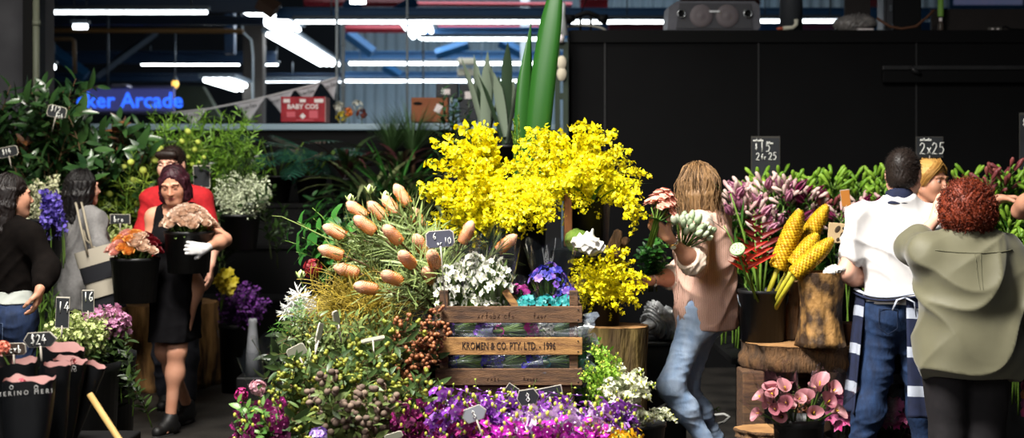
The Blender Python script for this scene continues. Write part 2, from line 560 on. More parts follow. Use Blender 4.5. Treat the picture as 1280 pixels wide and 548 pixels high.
class Body:
    def __init__(s, px, Y, f, H=1.7, w=1.0, fem=True, lean=(0, 0, 0), look=None, pitch=0.0, headoff=(0, 0, 0), skin=None, tilt=0, skull=1.0):
        s.o = V((px - 640) / FPX * Y, Y, 0)
        f = V(f[0], f[1], 0).normalized()
        s.f, s.r, s.u = f, V(f.y, -f.x, 0), V(0, 0, 1)
        s.s = H / 1.7; s.w = w; s.fem = fem; s.skin = skin or SKIN
        k = s.s; le = Vector(lean)
        s.hip = s.L(0, 0, .93); s.waist = s.L(0, .005, 1.07) + le * .4; s.chest = s.L(0, 0, 1.23) + le
        s.neck = s.L(0, -.005, 1.435) + le * 1.15
        s.head = s.L(0, .025, 1.575) + le * 1.25 + Vector(headoff)
        sw = (.156 if fem else .172) * w
        s.sh = {'l': s.chest - s.r * sw * k + s.u * .130 * k, 'r': s.chest + s.r * sw * k + s.u * .130 * k}
        hf = V(look[0], look[1], 0).normalized() if look else f
        s.hf = (hf * math.cos(pitch) + s.u * math.sin(pitch)).normalized()
        s.hr = V(hf.y, -hf.x, 0)
        if tilt:
            s.hr = (Matrix.Rotation(tilt, 3, s.hf) @ s.hr).normalized()
        s.hu = s.hr.cross(s.hf)
        s.hs = k * skull
        s.knee = {'l': s.L(-.09, .01, .48), 'r': s.L(.09, .01, .48)}
        s.ank = {'l': s.L(-.09, 0, .085), 'r': s.L(.09, 0, .085)}
        s.elb = {'l': s.L(-.22, -.02, 1.09), 'r': s.L(.22, -.02, 1.09)}
        s.wri = {'l': s.L(-.24, .05, .86), 'r': s.L(.24, .05, .86)}
        s.R = Matrix((s.r, s.f, s.u)).transposed()
        s.HR = Matrix((s.hr, s.hf, s.hu)).transposed()
        s.hd = {}
        s.marks = []
    def L(s, x, y, z):
        return s.o + s.r * (x * s.s) + s.f * (y * s.s) + V(0, 0, z * s.s)
    def Hd(s, x, y, z):
        return s.head + (s.hr * x + s.hf * y + s.hu * z) * s.hs
    # ---- body volumes, g = how far outside the skin
    def torso(s, S, g=0.0, neck=True, k=.07, sh=True):
        q, w, R = s.s, s.w, s.R
        S.ell(s.hip + s.u * .0, ((.158 * (w if s.fem else w * .93)) * q + g, (.112 * w) * q + g, .125 * q + g), R, k)
        for sx in (-1, 1):
            S.ell(s.hip + s.r * .075 * w * q * sx - s.f * .045 * q - s.u * .03 * q, (.085 * w * q + g, .085 * w * q + g, .095 * q + g), R, k)
        S.ell(s.waist, (.128 * w * q + g, .098 * w * q + g, .15 * q + g), R, k)
        S.ell(s.chest, ((.148 if s.fem else .165) * w * q + g, .108 * w * q + g, .175 * q + g), R, k)
        if sh:
            S.cone(s.sh['l'] - s.u * .015, s.sh['r'] - s.u * .015, .052 * q + g, .052 * q + g, k)
            for a in 'lr':
                S.cone(s.neck - s.u * .01 * q, s.sh[a], .045 * q + g, .045 * q + g, k * .7)
        if s.fem:
            for sx in (-1, 1):
                S.ell(s.chest + s.r * .068 * w * q * sx + s.f * .085 * w * q + s.u * .0 * q, (.062 * q + g,) * 3, R, .04)
        if neck:
            S.cone(s.neck - s.u * .02, s.head - s.hf * .015 * q - s.u * .05 * q, (.054 if s.fem else .062) * q + g, (.048 if s.fem else .058) * q + g, .03)
        return S
    def arm(s, S, a, g=0.0, upto=2.0, k=.03, fat=1.0):
        q = s.s * fat * (1 if s.fem else 1.12)
        sh, e, wr = s.sh[a], s.elb[a], s.wri[a]
        t = min(1, upto)
        S.cone(sh, sh.lerp(e, t), .05 * q + g, (.05 + (.038 - .05) * t) * q + g, k)
        if upto > 1:
            t = upto - 1
            S.cone(e, e.lerp(wr, t), .039 * q + g, (.039 + (.026 - .039) * t) * q + g, k)
            if t > .5:
                S.ell(e.lerp(wr, .3), (.041 * q + g,) * 3, None, .05)
        return S
    def leg(s, S, a, g=0.0, upto=2.0, k=.05, fat=1.0, flare=0.0, x0=0.0):
        q = s.s * fat
        sx = -1 if a == 'l' else 1
        h = s.hip + s.r * .083 * s.w * s.s * sx - s.u * .03 * s.s
        kn, an = s.knee[a], s.ank[a]
        t = min(1, upto)
        if x0 < 1:
            S.cone(h.lerp(kn, x0), h.lerp(kn, t), (.083 + (.054 - .083) * x0) * q * s.w ** .5 + g, (.083 + (.054 - .083) * t) * q + g, k)
        if upto > 1:
            t = upto - 1
            S.cone(kn, kn.lerp(an, t), .050 * q + g, (.050 + (.033 - .050) * t) * q + g + flare, k)
            S.ell(kn.lerp(an, .32) - s.f * .014 * q, (.049 * q + g,) * 3, None, .07)
        return S
    def hand(s, S, a, d, nrm, curl=.5, thumb=1, sc=1.0, spread=.0):
        """five fingers: d = pointing direction, nrm = where the palm faces, thumb = side of the palm"""
        q = s.s * sc
        d = Vector(d).normalized(); nrm = Vector(nrm); nrm = (nrm - d * nrm.dot(d)).normalized(); ac = d.cross(nrm) * thumb
        w = s.wri[a]
        lens = [.070, .080, .074, .058]
        for i in range(4):
            off = (.031 - .0205 * i)
            kn = w + d * (.088 - .004 * abs(i - 1)) * q + ac * off * q
            S.cone(w + ac * off * .55 * q + d * .01 * q, kn, .016 * q, .0125 * q, .014)
            p, dd = kn, (d + ac * spread * (1.5 - i) * .25).normalized()
            for j, (fr, cu) in enumerate(((.45, .8), (.3, 1.1), (.25, .8))):
                dd = (Matrix.Rotation(curl * cu * .8, 3, dd.cross(nrm)) @ dd).normalized()
                e = p + dd * lens[i] * fr * q * 1.05
                S.cone(p, e, (.0100 - .0009 * j) * q, (.0093 - .0009 * j) * q, .004)
                p = e
        b = w + d * .022 * q + ac * .022 * q
        t1 = b + (d * .55 + ac * .75 + nrm * .35).normalized() * .045 * q
        t2 = t1 + (d * .8 + ac * .35 + nrm * (.3 + .4 * curl)).normalized() * .032 * q
        t3 = t2 + (d * .9 + ac * .0 + nrm * (.3 + .5 * curl)).normalized() * .026 * q
        S.cone(b, t1, .017 * q, .0125 * q, .012); S.cone(t1, t2, .0115 * q, .0105 * q, .004); S.cone(t2, t3, .0103 * q, .0085 * q, .004)
    def headvol(s, S):
        H, R, q = s.Hd, s.HR, s.hs
        S.ell(H(0, -.012, .028), (.076 * q, .096 * q, .088 * q), R, .03)
        S.ell(H(0, .03, -.035), (.060 * q, .064 * q, .088 * q), R, .03)
        S.ell(H(0, .062, -.094), (.030 * q, .026 * q, .024 * q), R, .03)
        for sx in (-1, 1):
            S.cone(H(.058 * sx, .0, -.055), H(.026 * sx, .062, -.095), .022 * q, .018 * q, .03)
            S.ell(H(.038 * sx, .060, -.028), (.024 * q, .022 * q, .026 * q), R, .04)
            S.ell(H(.032 * sx, .102, .006), (.019 * q, .014 * q, .012 * q), R, .016, True)
            S.cone(H(.014 * sx, .092, .026), H(.05 * sx, .077, .026), .008 * q, .007 * q, .012)
            S.ell(H(.078 * sx, -.012, -.008), (.010 * q, .019 * q, .032 * q), R, .008)
            S.ell(H(.010 * sx, .103, -.034), (.008 * q, .009 * q, .007 * q), R, .006)
        S.cone(H(0, .090, .012), H(0, .113, -.029), .008 * q, .0105 * q, .012)
        S.ell(H(0, .0905, -.058), (.023 * q, .010 * q, .0058 * q), R, .006)
        S.ell(H(0, .0885, -.069), (.019 * q, .010 * q, .0062 * q), R, .006)
    def face(s, root, brow=None, closed=False):
        q = s.hs
        for sx in (-1, 1):
            e = MB().use(EYEW).ball(s.Hd(.032 * sx, .079, .006), (.009 if closed else .0125) * q, 10, 7)
            if not closed:
                e.use(IRIS).ball(s.Hd(.032 * sx, .0868, .0055), .0058 * q, 8, 5)
            eo = e.build('eye', root)
            l = MB().use(s.skin)
            S2 = []
            lo = -.002 if closed else .0035
            l.ball(s.Hd(.032 * sx, .0795, .0085 + lo * 0), (.0150 * q, .0118 * q, (.0125 if closed else .008) * q), 10, 6, s.HR)
            l.use(BROW).tube([s.Hd((.032 + x) * sx, .0915 - abs(x) * .25, (-.0035 if closed else .0035) - abs(x) * .12) for x in (-.013, -.006, 0, .006, .014)], .0014 * q, 5)
            l.build('eyelid', eo)
            MB().use(brow or BROW).tube([s.Hd((.033 + x) * sx, .0985 - abs(x + .006) * .42, .0275 + .004 * math.cos(x * 70)) for x in (-.02, -.012, -.004, .006, .016, .022)], [.0010 * q, .0020 * q, .0022 * q, .0020 * q, .0014 * q, .0007 * q], 6).build('eyebrow', root)
    def build(s, label, hands=(), h=.0052, gloves=(), group=None, headface=True, feet=True):
        S = SDF()
        s.torso(S)
        s.headvol(S)
        for a in 'lr':
            s.arm(S, a); s.leg(S, a)
            if feet:
                S.cone(s.ank[a] - s.u * .02, s.ank[a] + s.f * .07 - s.u * .062, .026, .016, .02)
        for hd in hands:
            s.hand(S, *hd[:3], **hd[3])
        done = [x[0] for x in hands]
        for a in 'lr':
            if a not in done:
                d = (s.wri[a] - s.elb[a]).normalized()
                s.hand(S, a, d, s.r * (1 if a == 'l' else -1), curl=.45, thumb=1 if a == 'l' else -1)
        c1 = np.array(s.Hd(0, .1, -.0635)); Rn = np.array(s.HR); q = s.hs
        def cl(c):
            k = np.zeros(len(c), int)
            loc = (c - c1) @ Rn
            k[((loc[:, 0] / (.022 * q)) ** 2 + (loc[:, 1] / (.02 * q)) ** 2 + (loc[:, 2] / (.0105 * q)) ** 2) < 1] = 1
            for a in gloves:
                e, w = s.elb[a], s.wri[a]; d = (w - e).normalized()
                t = (c - np.array(w)) @ np.array(d); di = np.linalg.norm(c - np.array(w + d * .07), axis=1)
                k[(di < .165) & (t > -.035)] = 2
            return k
        me = S.mesh('person', h, [s.skin, LIP, GLOVE], cl)
        root = link('person', me)
        tag(root, label, 'person', group)
        s.root = root
        if headface:
            pass
        return root
    def cloth(s, name, S, m, h=.008, disp=None, classify=None):
        return link(name, S.mesh(name, h, m, classify, disp), s.root)
    def shoe(s, a, d=None, m=None):
        d = V(*(d or s.f)).normalized(); an = s.ank[a]; q = s.s
        base = an - s.u * (.052 * q)
        S = SDF()
        S.cone(base - d * .045 * q + s.u * .005, base + d * .13 * q - s.u * .006, .036 * q, .034 * q, .03)
        S.cone(base, an + s.u * .015, .042 * q, .04 * q, .03)
        S.cone(base + d * .06 * q + s.u * .02, an + s.u * 0.0, .032 * q, .04 * q, .03)
        S.cut(base - s.u * .033 * q, -s.u)
        o = s.cloth('shoe', S, m or SHOE, .006)
        x = s.u.cross(d)
        sole = MB().use(SOLE)
        pts = []
        for i in range(20):
            t = 2 * PI * i / 20
            pts.append((.037 * q * math.sin(t) * (1 + .15 * math.cos(t)), (.045 + .125 * math.cos(t)) * q))
        sole.prism(pts, .022, Matrix.Translation(base - s.u * .028 * q) @ Matrix((-x, d, s.u)).transposed().to_4x4())
        link('sole', sole.mesh('sole'), o)
        lace = MB().use(SOLE)
        for i in range(4):
            c = base + d * (.035 + .018 * i) * q + s.u * (.052 - .006 * i) * q
            lace.tube([c - x * .022, c + s.u * .008, c + x * .022], .003, 5)
        link('laces', lace.mesh('laces'), o)
        return o

HAIRM = lambda n, a, b: mat(n, a, b, rough=.52, spec=.3)
def hair_strands(b, guides, n, rad=.012, wave=.006, freq=5, r=.0016, seed=1, npt=11, taper=.4):
    """loose strands that follow guide lines given in the head's own frame"""
    g = random.Random(seed)
    mb = MB()
    for i in range(n):
        G = g.choice(guides)
        ox, oy, oz = [g.gauss(0, rad) for _ in range(3)]
        ph = g.random() * 6.3; ln = g.uniform(.85, 1.05)
        pts = []
        for k in range(npt):
            t = k / (npt - 1) * ln * (len(G) - 1)
            j = min(int(t), len(G) - 2); u = t - j
            p = [G[j][c] + (G[j + 1][c] - G[j][c]) * u for c in range(3)]
            sp = .35 + .65 * k / (npt - 1)
            wv = wave * sp * math.sin(ph + freq * k / (npt - 1) * 6.28)
            pts.append(b.Hd(p[0] + ox * sp + wv, p[1] + oy * sp + wv * math.cos(ph), p[2] + oz * .5))
        rr = [r * (1 - taper * k / (npt - 1)) for k in range(npt)]
        mb.tube(pts, rr, 4, cap=False)
    return mb
def long_hair(b, m, zlo, seed, n=260, wave=.006, parts=(70, 290), back=-.02, wid=1.0, base=True, freq=4, face_gap=True, rad=.010):
    guides = []
    for i in range(26):
        a = math.radians(parts[0] + (parts[1] - parts[0]) * i / 25)    # 0 = forwards, 180 = backwards
        c, s_ = math.cos(a), math.sin(a)
        guides.append([(0 + .01 * s_, .0 + .03 * c, .118), (.055 * s_, .065 * c - .01, .104), (.084 * s_ * wid, .100 * c - .012, .035), (.088 * s_ * wid, .098 * c - .012 + back * .3, -.05),
                       (.086 * s_ * wid, .085 * c + back * .8, -.05 + (zlo + .05) * .55), (.078 * s_ * wid, .075 * c + back, zlo)])
    if base:
        S = SDF(); q = b.hs
        S.ell(b.Hd(0, -.016, .034), (.084 * q, .103 * q, .090 * q), b.HR, .02)
        for i in range(0, 26, 2):
            G = guides[i]
            for j in range(2, 5):
                S.cone(b.Hd(*G[j]), b.Hd(*G[j + 1]), .015 * q * (1 if j < 4 else 1), .013 * q if j < 4 else .004 * q, .02)
        fr = .050
        S.ell(b.Hd(0, .085, -.035), (.058 * q, .06 * q, .100 * q), b.HR, .015, True)
        S.ell(b.Hd(0, .02, -.11), (.05 * q, .07 * q, .1 * q), b.HR, .01, True)
        dz = folds(.0035, 170, 170, 12, seed)
        o = b.cloth('hair', S, m, .0055, dz)
    else:
        o = None
    mb = hair_strands(b, guides, n, rad, wave, freq, .0021, seed)
    mb.mats = [m]
    if o:
        link('hair_strands', mb.mesh('hair_strands'), o)
    else:
        o = mb.build('hair', b.root)
    return o

# ---------------- walking woman in a black dress
def sun_dress(b, zhem, m, hem=.19):
    S = SDF()
    b.torso(S, .011, neck=False, k=.06)
    q = b.s
    S.cone(b.hip + b.u * .0, V(b.hip.x, b.hip.y, zhem + .0) + b.f * .04, .168, hem, .06)
    S.cone(b.hip - b.u * .05, b.hip - b.u * .05 + b.r * .01, .175, .175, .05)
    S.cut(V(0, 0, zhem), (0, 0, -1))
    S.ell(b.neck + b.f * .05 + b.u * .02, (.085, .10, .105), b.R, .01, True)
    for a, sx in (('l', -1), ('r', 1)):
        S.cut(b.sh[a] - b.r * sx * .022, b.r * sx)
    return b.cloth('dress', S, m, .0075, folds(.006, 14, 14, 9, 3))
b = Body(221, 8.85, (-.12, -1), 1.665, .94, True, look=(-.05, -1), pitch=-.32, headoff=(0, -.035, -.012), tilt=.05, skin=SKIN)
b.elb = {'l': P(281, 300, 8.66), 'r': P(187, 301, 8.84)}
b.wri = {'l': P(257, 311, 8.41), 'r': P(184, 321, 8.67)}
b.knee = {'l': P(221, 440, 8.72), 'r': P(206, 440, 8.86)}
b.ank = {'l': P(213, 525, 8.72), 'r': P(235, 509, 9.12)}
b.build('woman in a sleeveless black dress walking with two buckets of roses',
        [('l', (-1, -.02, .03), (0, 1, .1), dict(curl=.42, thumb=1, spread=.3)), ('r', (-.1, -.15, -1), (-1, .2, 0), dict(curl=1.1, thumb=-1))], gloves='l')
b.face(b.root, closed=True)
sun_dress(b, .565, BLACKCLOTH)
b.shoe('l', (-.45, -1, 0)); b.shoe('r', (-.25, -1, 0))
bob = HAIRM('plum_hair', '1c0a10', '3c1420')
long_hair(b, bob, -.115, 4, 300, .003, (48, 312), -.01, 1.0, freq=1)
WOMAN = b
# ---------------- man in a red jumper behind her
b = Body(221, 9.6, (0, -1), 1.79, .93, False, look=(-.2, -1), pitch=-.1, skin=SKIN2, headoff=(-.03, 0, 0))
b.elb = {'r': P(178, 290, 9.55), 'l': P(267, 298, 9.55)}
b.wri = {'r': P(186, 335, 9.35), 'l': P(263, 332, 9.42)}
b.ank['l'] = b.L(-.09, .12, .085); b.knee['l'] = b.L(-.09, .1, .49); b.ank['r'] = b.L(.09, -.1, .085)
b.build('man in a red jumper standing behind the woman in the black dress', [('l', (0, -.1, -1), (-1, 0, 0), dict(curl=.4, thumb=1))])
b.face(b.root)
S = SDF(); b.torso(S, .014, neck=False); b.arm(S, 'l', .011, 1.3); b.arm(S, 'r', .011, 1.7)
S.cut(V(0, 0, .93), (0, 0, -1)); S.ell(b.neck + b.u * .05 + b.f * .02, (.07, .075, .06), b.R, .01, True)
RED = mat('red_knit', '9c0f16', 'b5141d', per='noise', scale=40, rough=.85, bump=.2, bscale=120)
b.cloth('jumper', S, RED, .009, folds(.005, 18, 18, 14, 5))
DARKTROUSER = mat('dark_trousers', '15161f', '1b1c26', per='noise', scale=30, rough=.85)
S = SDF(); b.torso(S, .012, neck=False, sh=False); b.leg(S, 'l', .016, 1.93, flare=.015); b.leg(S, 'r', .016, 1.93, flare=.015); S.cut(V(0, 0, 1.0), (0, 0, 1))
b.cloth('trousers', S, DARKTROUSER, .01, folds(.004, 12, 12, 25, 6))
b.shoe('l'); b.shoe('r')
def short_hair(b, m, seed, front=.02, n=900, ln=.012, lo=-.06, bald=0):
    q = b.hs
    S = SDF(); S.ell(b.Hd(0, -.016, .032), (.081 * q, .101 * q, .092 * q), b.HR, .02)
    S.ell(b.Hd(0, -.05, -.03), (.07 * q, .058 * q, .055 * q), b.HR, .03)
    S.ell(b.Hd(0, .09, -.04), (.075 * q, .075 * q, (.085 + front) * q), b.HR, .012, True)
    for sx in (-1, 1): S.ell(b.Hd(.08 * sx, .0, -.035), (.02 * q, .034 * q, .045 * q), b.HR, .008, True)
    o = b.cloth('hair', S, m, .005, folds(.002, 160, 160, 60, seed))
    g = random.Random(seed); mb = MB().use(m); me = o.data
    nv = len(me.vertices)
    for i in range(n):
        v = me.vertices[g.randrange(nv)]
        nn = Vector(v.normal)
        if nn.dot(b.hf) > .75 and (v.co - b.head).dot(b.hu) < .04: continue
        d = (nn + V(g.gauss(0, .35), g.gauss(0, .35), g.gauss(0, .35)) - b.hu * .3 * (1 if nn.dot(b.hu) < .5 else 0)).normalized()
        mb.tube([v.co - nn * .002, v.co + d * ln * g.uniform(.5, 1.2)], [.0011, .0004], 3, cap=False)
    link('hair_strands', mb.mesh('hair_strands'), o)
    return o
DKHAIR = HAIRM('dark_brown_hair', '140c08', '24160f')
o = short_hair(b, DKHAIR, 2, front=-.03, ln=.02)
S = SDF(); S.ell(b.Hd(0, .072, .068), (.062, .028, .03), b.HR, .01); S.cone(b.Hd(-.05, .07, .07), b.Hd(.05, .075, .07), .024, .024, .02)
link('fringe', S.mesh('fringe', .005, DKHAIR, None, folds(.002, 200, 60, 30, 3)), o)
# ---------------- woman in a grey coat
b = Body(100, 9.1, (.6, .8), 1.63, .98, True, look=(.75, .66), skin=SKIN2)
b.elb['r'] = P(124, 310, 8.9); b.wri['r'] = P(150, 332, 9.05)
b.build('woman in a long grey coat with a striped shoulder bag, seen from behind')
GREY = mat('grey_wool', '6d6b6a', '7c7a79', per='noise', scale=60, rough=.95, bump=.15, bscale=200)
S = SDF(); b.torso(S, .024, neck=False); b.arm(S, 'l', .02, 1.9); b.arm(S, 'r', .02, 1.85)
S.cone(b.hip + b.u * .1, V(b.hip.x, b.hip.y, .76), .165, .20, .06, b.f, .8); S.cut(V(0, 0, .735), (0, 0, -1))
S.ell(b.neck + b.u * .06 + b.f * .03, (.065, .07, .06), b.R, .01, True)
b.cloth('coat', S, GREY, .009, folds(.006, 20, 20, 5, 9))
S = SDF(); b.leg(S, 'l', .012, 1.95); b.leg(S, 'r', .012, 1.95); b.cloth('trousers', S, DARKTROUSER, .01)
b.shoe('l'); b.shoe('r')
long_hair(b, HAIRM('black_hair', '060505', '120c0c'), -.36, 8, 420, .004, (60, 300), -.06, 1.2, freq=2)
GW = b
# ---------------- woman at the far left, dark top and jeans
b = Body(10, 7.3, (.45, .9), 1.60, 1.0, True, look=(.8, .6), skin=SKIN)
b.elb['r'] = P(60, 333, 7.2); b.wri['r'] = P(50, 361, 7.02)
b.elb['l'] = P(-40, 335, 7.3); b.wri['l'] = P(-20, 350, 7.5)
b.build('woman in a black top and jeans at the left, long dark hair', [('r', (-.25, .2, -1), (-1, 0, 0), dict(curl=.5, thumb=-1))])
b.face(b.root)
BROWNBLACK = mat('brown_black_top', '0b0807', '110d0b', per='noise', scale=25, rough=.9, spec=.06)
S = SDF(); b.torso(S, .022, neck=False); b.arm(S, 'r', .022, 1.8); b.arm(S, 'l', .022, 1.8); S.cut(V(0, 0, .995), (0, 0, -1))
S.ell(b.neck + b.u * .06 + b.f * .02, (.065, .07, .06), b.R, .01, True)
b.cloth('top', S, BROWNBLACK, .009, folds(.006, 16, 16, 16, 12))
S = SDF(); b.torso(S, .018, neck=False, sh=False); S.cut(V(0, 0, 1.01), (0, 0, 1)); S.cut(V(0, 0, .935), (0, 0, -1))
b.cloth('undershirt', S, mat('pale_shirt', 'b9bdb4', rough=.9), .008, folds(.003, 30, 30, 10, 3))
DENIM = mat('dark_denim', '16233a', '24365a', per='noise', scale=45, rough=.85, stretch=(1, 1, .3))
S = SDF(); b.torso(S, .010, neck=False, sh=False); b.leg(S, 'l', .010, 1.95); b.leg(S, 'r', .010, 1.95); S.cut(V(0, 0, .98), (0, 0, 1))
je = b.cloth('jeans', S, DENIM, .009, folds(.003, 18, 18, 40, 4))
pk = MB().use(mat('denim_stitch', '4a5870', rough=.9))
for x0 in (-.11, .03):
    pts = [b.L(x0 + dx, -.146 + .014 * abs(x0 + dx), .90 + dz) for dx, dz in ((0, 0), (.08, 0), (.08, -.09), (.04, -.115), (0, -.09), (0, 0))]
    pk.tube(pts, .002, 4)
link('back_pocket', pk.mesh('back_pocket'), je)
b.shoe('l'); b.shoe('r')
ho = long_hair(b, HAIRM('dark_hair', '0d0807', '1e1310'), -.30, 8, 420, .005, (88, 270), -.05, 1.1, freq=2)
gd = [[(.03 * math.cos(a), -.09, .03 + .02 * math.sin(a)), (.03 * math.cos(a), -.135, -.02), (.045 * math.cos(a) + .0, -.145 + .02 * math.sin(a), -.12), (.04 * math.cos(a), -.13 + .02 * math.sin(a), -.2), (.015 * math.cos(a), -.125, -.30)] for a in [k * .6 for k in range(10)]]
mb = hair_strands(b, gd, 200, .012, .004, 2, .0028, 6); mb.mats = [HAIRM('dark_hair', '0d0807', '1e1310')]
link('hair_lock', mb.mesh('hair_lock'), ho)
link('earring', MB().use(mat('pearl', 'e8e4da', rough=.2)).ball(b.Hd(.089, -.006, -.045), .006, 8, 6).mesh('earring'), b.root)
# ---------------- woman in striped shirt and pale jeans
b = Body(884, 7.52, (-.9, .42), 1.655, .95, True, look=(-.45, .9), skin=SKIN, pitch=-.05, headoff=(-.03, 0, 0))
b.hip = P(877, 388, 7.5); b.waist = P(880, 350, 7.5)
b.elb = {'l': P(869, 331, 7.14), 'r': P(846, 346, 7.6)}
b.wri = {'l': P(836, 297, 6.98), 'r': P(807, 352, 7.42)}
b.knee = {'l': P(838, 484, 7.36), 'r': P(856, 486, 7.55)}
b.ank = {'l': P(891, 566, 7.42), 'r': P(908, 570, 7.68)}
b.build('woman in a pink striped shirt and pale jeans reaching into yellow flowers',
        [('l', (-.75, -.05, .62), (.35, .75, .3), dict(curl=.75, thumb=-1, spread=.2)), ('r', (-1, -.15, -.12), (0, .3, -1), dict(curl=.5, thumb=1, spread=.2))])
STRIPE = stripes('peach_stripes', 'ecc2b0', 'bd8a74', 0, 420, .30, warp=1.2)
S = SDF(); b.torso(S, .022, neck=False); b.arm(S, 'l', .022, 1.12); b.arm(S, 'r', .02, 1.15)
S.cone(b.chest, V(b.hip.x + .03, b.hip.y, .80), .14, .15, .08, b.r, .95)
S.cut(V(0, 0, .78), (0, 0, -1)); S.ell(b.neck + b.u * .05 + b.f * .03, (.06, .07, .055), b.R, .01, True)
S.ell(P(865, 410, 7.3), (.022, .12, .16), None, .02, True)
sh = b.cloth('shirt', S, STRIPE, .008, folds(.008, 22, 22, 8, 15))
CREAM = mat('cream_cotton', 'd9c2ae', 'e6d4c2', per='noise', scale=30, rough=.9)
for a, t in (('l', 1.13), ('r', 1.16)):
    e, w = b.elb[a], b.wri[a]; d = (w - e)
    S = SDF(); S.cone(e + d * (t - 1.06), e + d * (t - .90), .074, .066, .02)
    S.cut(e + d * (t - 1.1), -d); S.cut(e + d * (t - .86), d)
    link('cuff', S.mesh('cuff', .006, CREAM, None, folds(.004, 60, 60, 60, 3)), sh)
S = SDF(); S.cone(b.sh['l'] + b.u * .004, b.sh['r'] + b.u * .004, .082, .082, .03); S.cone(b.neck - b.u * .01, b.neck + b.u * .02, .075, .066, .04)
S.cut(b.chest + b.u * .10, -b.u); S.ell(b.neck + b.u * .06 + b.f * .03, (.06, .07, .055), b.R, .01, True)
link('yoke', S.mesh('yoke', .007, CREAM, None, folds(.004, 30, 30, 14, 2)), sh)
PALEDENIM = mat('pale_denim', '93b0d6', 'bed2ec', per='noise', scale=22, rough=.85, stretch=(1, 1, .45), bump=.15, bscale=60)
S = SDF(); b.torso(S, .006, neck=False, sh=False, k=.05); b.leg(S, 'l', .014, 1.97, .07, .90); b.leg(S, 'r', .014, 1.97, .07, .90); S.cut(V(0, 0, 1.0), (0, 0, 1))
b.cloth('jeans', S, PALEDENIM, .007, folds(.0022, 10, 10, 46, 8, 4))
b.shoe('l', m=mat('grey_shoe', '3a3838', rough=.7)); b.shoe('r', m=MATS['grey_shoe'])
WAVY = HAIRM('brown_wavy_hair', '3a2818', '9c7850')
long_hair(b, WAVY, -.31, 12, 950, .016, (55, 305), -.035, 1.14, freq=1.9, rad=.014)
SILVER = mat('silver', 'c8c4bc', metal=1, rough=.25)
d = (b.wri['l'] - b.elb['l']).normalized()
M = Matrix.Translation(b.wri['l'] - d * .035) @ rotto(d)
wt = empty('wristwatch', label='gold and white wristwatch on the raised wrist of the striped-shirt woman', cat='watch', M=M)
MB().use(SILVER).lathe([(.032, -.008), (.035, -.008), (.035, .008), (.032, .008), (.032, -.008)], 24).build('strap', wt)
M2 = Matrix.Translation(V(-.008, -.033, 0)) @ rotto(V(-.2, -1, 0))
MB().use(mat('gold', 'c79a4a', metal=1, rough=.3)).lathe([(.0, .0), (.016, 0), (.017, .006), (.014, .008)], 20, M2).use(mat('dial', 'efece4', rough=.3)).lathe([(.014, .0078), (.0, .0079)], 20, M2).build('case', wt)
d = (b.wri['r'] - b.elb['r']).normalized()
M = Matrix.Translation(b.wri['r'] - d * .05) @ rotto(d)
br = empty('bracelet', label='thin bracelet with a white charm on the reaching wrist', cat='bracelet', M=M)
MB().use(SILVER).lathe([(.031 + .002 * math.cos(t), .003 * math.sin(t)) for t in [k * PI / 4 for k in range(9)]], 24).build('band', br)
MB().use(MATS['dial']).ball((0, -.035, .0), (.010, .006, .009), 10, 6).build('charm', br)
JW = b
# ---------------- man in a white t-shirt seen from behind
b = Body(1124, 7.0, (.12, 1), 1.725, 1.0, False, look=(.45, .9), skin=SKIN2, pitch=-.1, headoff=(.025, 0, 0))
b.elb = {'l': P(1058, 340, 6.98), 'r': P(1188, 335, 7.12)}
b.wri = {'l': P(1090, 357, 7.22), 'r': P(1165, 345, 7.4)}
b.knee = {'l': P(1094, 468, 6.98), 'r': P(1150, 468, 7.0)}
b.ank = {'l': P(1066, 606, 6.95), 'r': P(1160, 604, 7.02)}
b.build('man in a white t-shirt with a striped apron over jeans, seen from behind', [('l', (.8, .6, -.1), (.4, -.2, -1), dict(curl=.6, thumb=-1))])
WHITE = mat('white_cotton', 'c6c3c1', 'd2cfcd', per='noise', scale=10, rough=.9, spec=.2)
S = SDF(); b.torso(S, .018, neck=False); b.arm(S, 'l', .020, .66); b.arm(S, 'r', .020, .66)
S.cone(b.chest, b.hip + b.u * .05, .15, .14, .08, b.f, .8)
S.cut(V(0, 0, .965), (0, 0, -1)); S.ell(b.neck + b.u * .06 + b.f * .02, (.07, .075, .06), b.R, .01, True)
te = b.cloth('t_shirt', S, WHITE, .008, folds(.010, 12, 12, 9, 21))
NAVY = mat('navy_cotton', '141a30', '1b2340', per='noise', scale=25, rough=.9)
S = SDF(); S.cone(b.neck + b.u * .03, b.neck - b.u * .0, .070, .088, .02); S.ell(b.neck + b.u * .08 + b.f * .02, (.066, .068, .075), b.R, .01, True); S.cut(b.neck - b.u * .005, -b.u)
link('collar', S.mesh('collar', .005, NAVY), b.root)
JEAN = mat('blue_denim', '0f1e38', '1b3459', per='noise', scale=30, rough=.85, stretch=(1, 1, .4), bump=.15, bscale=80)
S = SDF(); b.torso(S, .012, neck=False, sh=False); b.leg(S, 'l', .020, 1.97, fat=1.06); b.leg(S, 'r', .020, 1.97, fat=1.06); S.cut(V(0, 0, 1.0), (0, 0, 1))
je = b.cloth('jeans', S, JEAN, .008, folds(.004, 12, 12, 40, 31))
pk = MB().use(mat('denim_seam', '0c1930', rough=.9))
for x0 in (-.115, .03):
    pk.tube([b.L(x0 + dx, -.150 + .5 * (x0 + dx) ** 2, .93 + dz) for dx, dz in ((0, 0), (.085, 0), (.085, -.09), (.042, -.12), (0, -.09), (0, 0))], .002, 4)
link('back_pocket', pk.mesh('back_pocket'), je)
b.shoe('l'); b.shoe('r')
short_hair(b, HAIRM('cropped_hair', '17110e', '2b201a'), 9, front=0, n=1500, ln=.012)
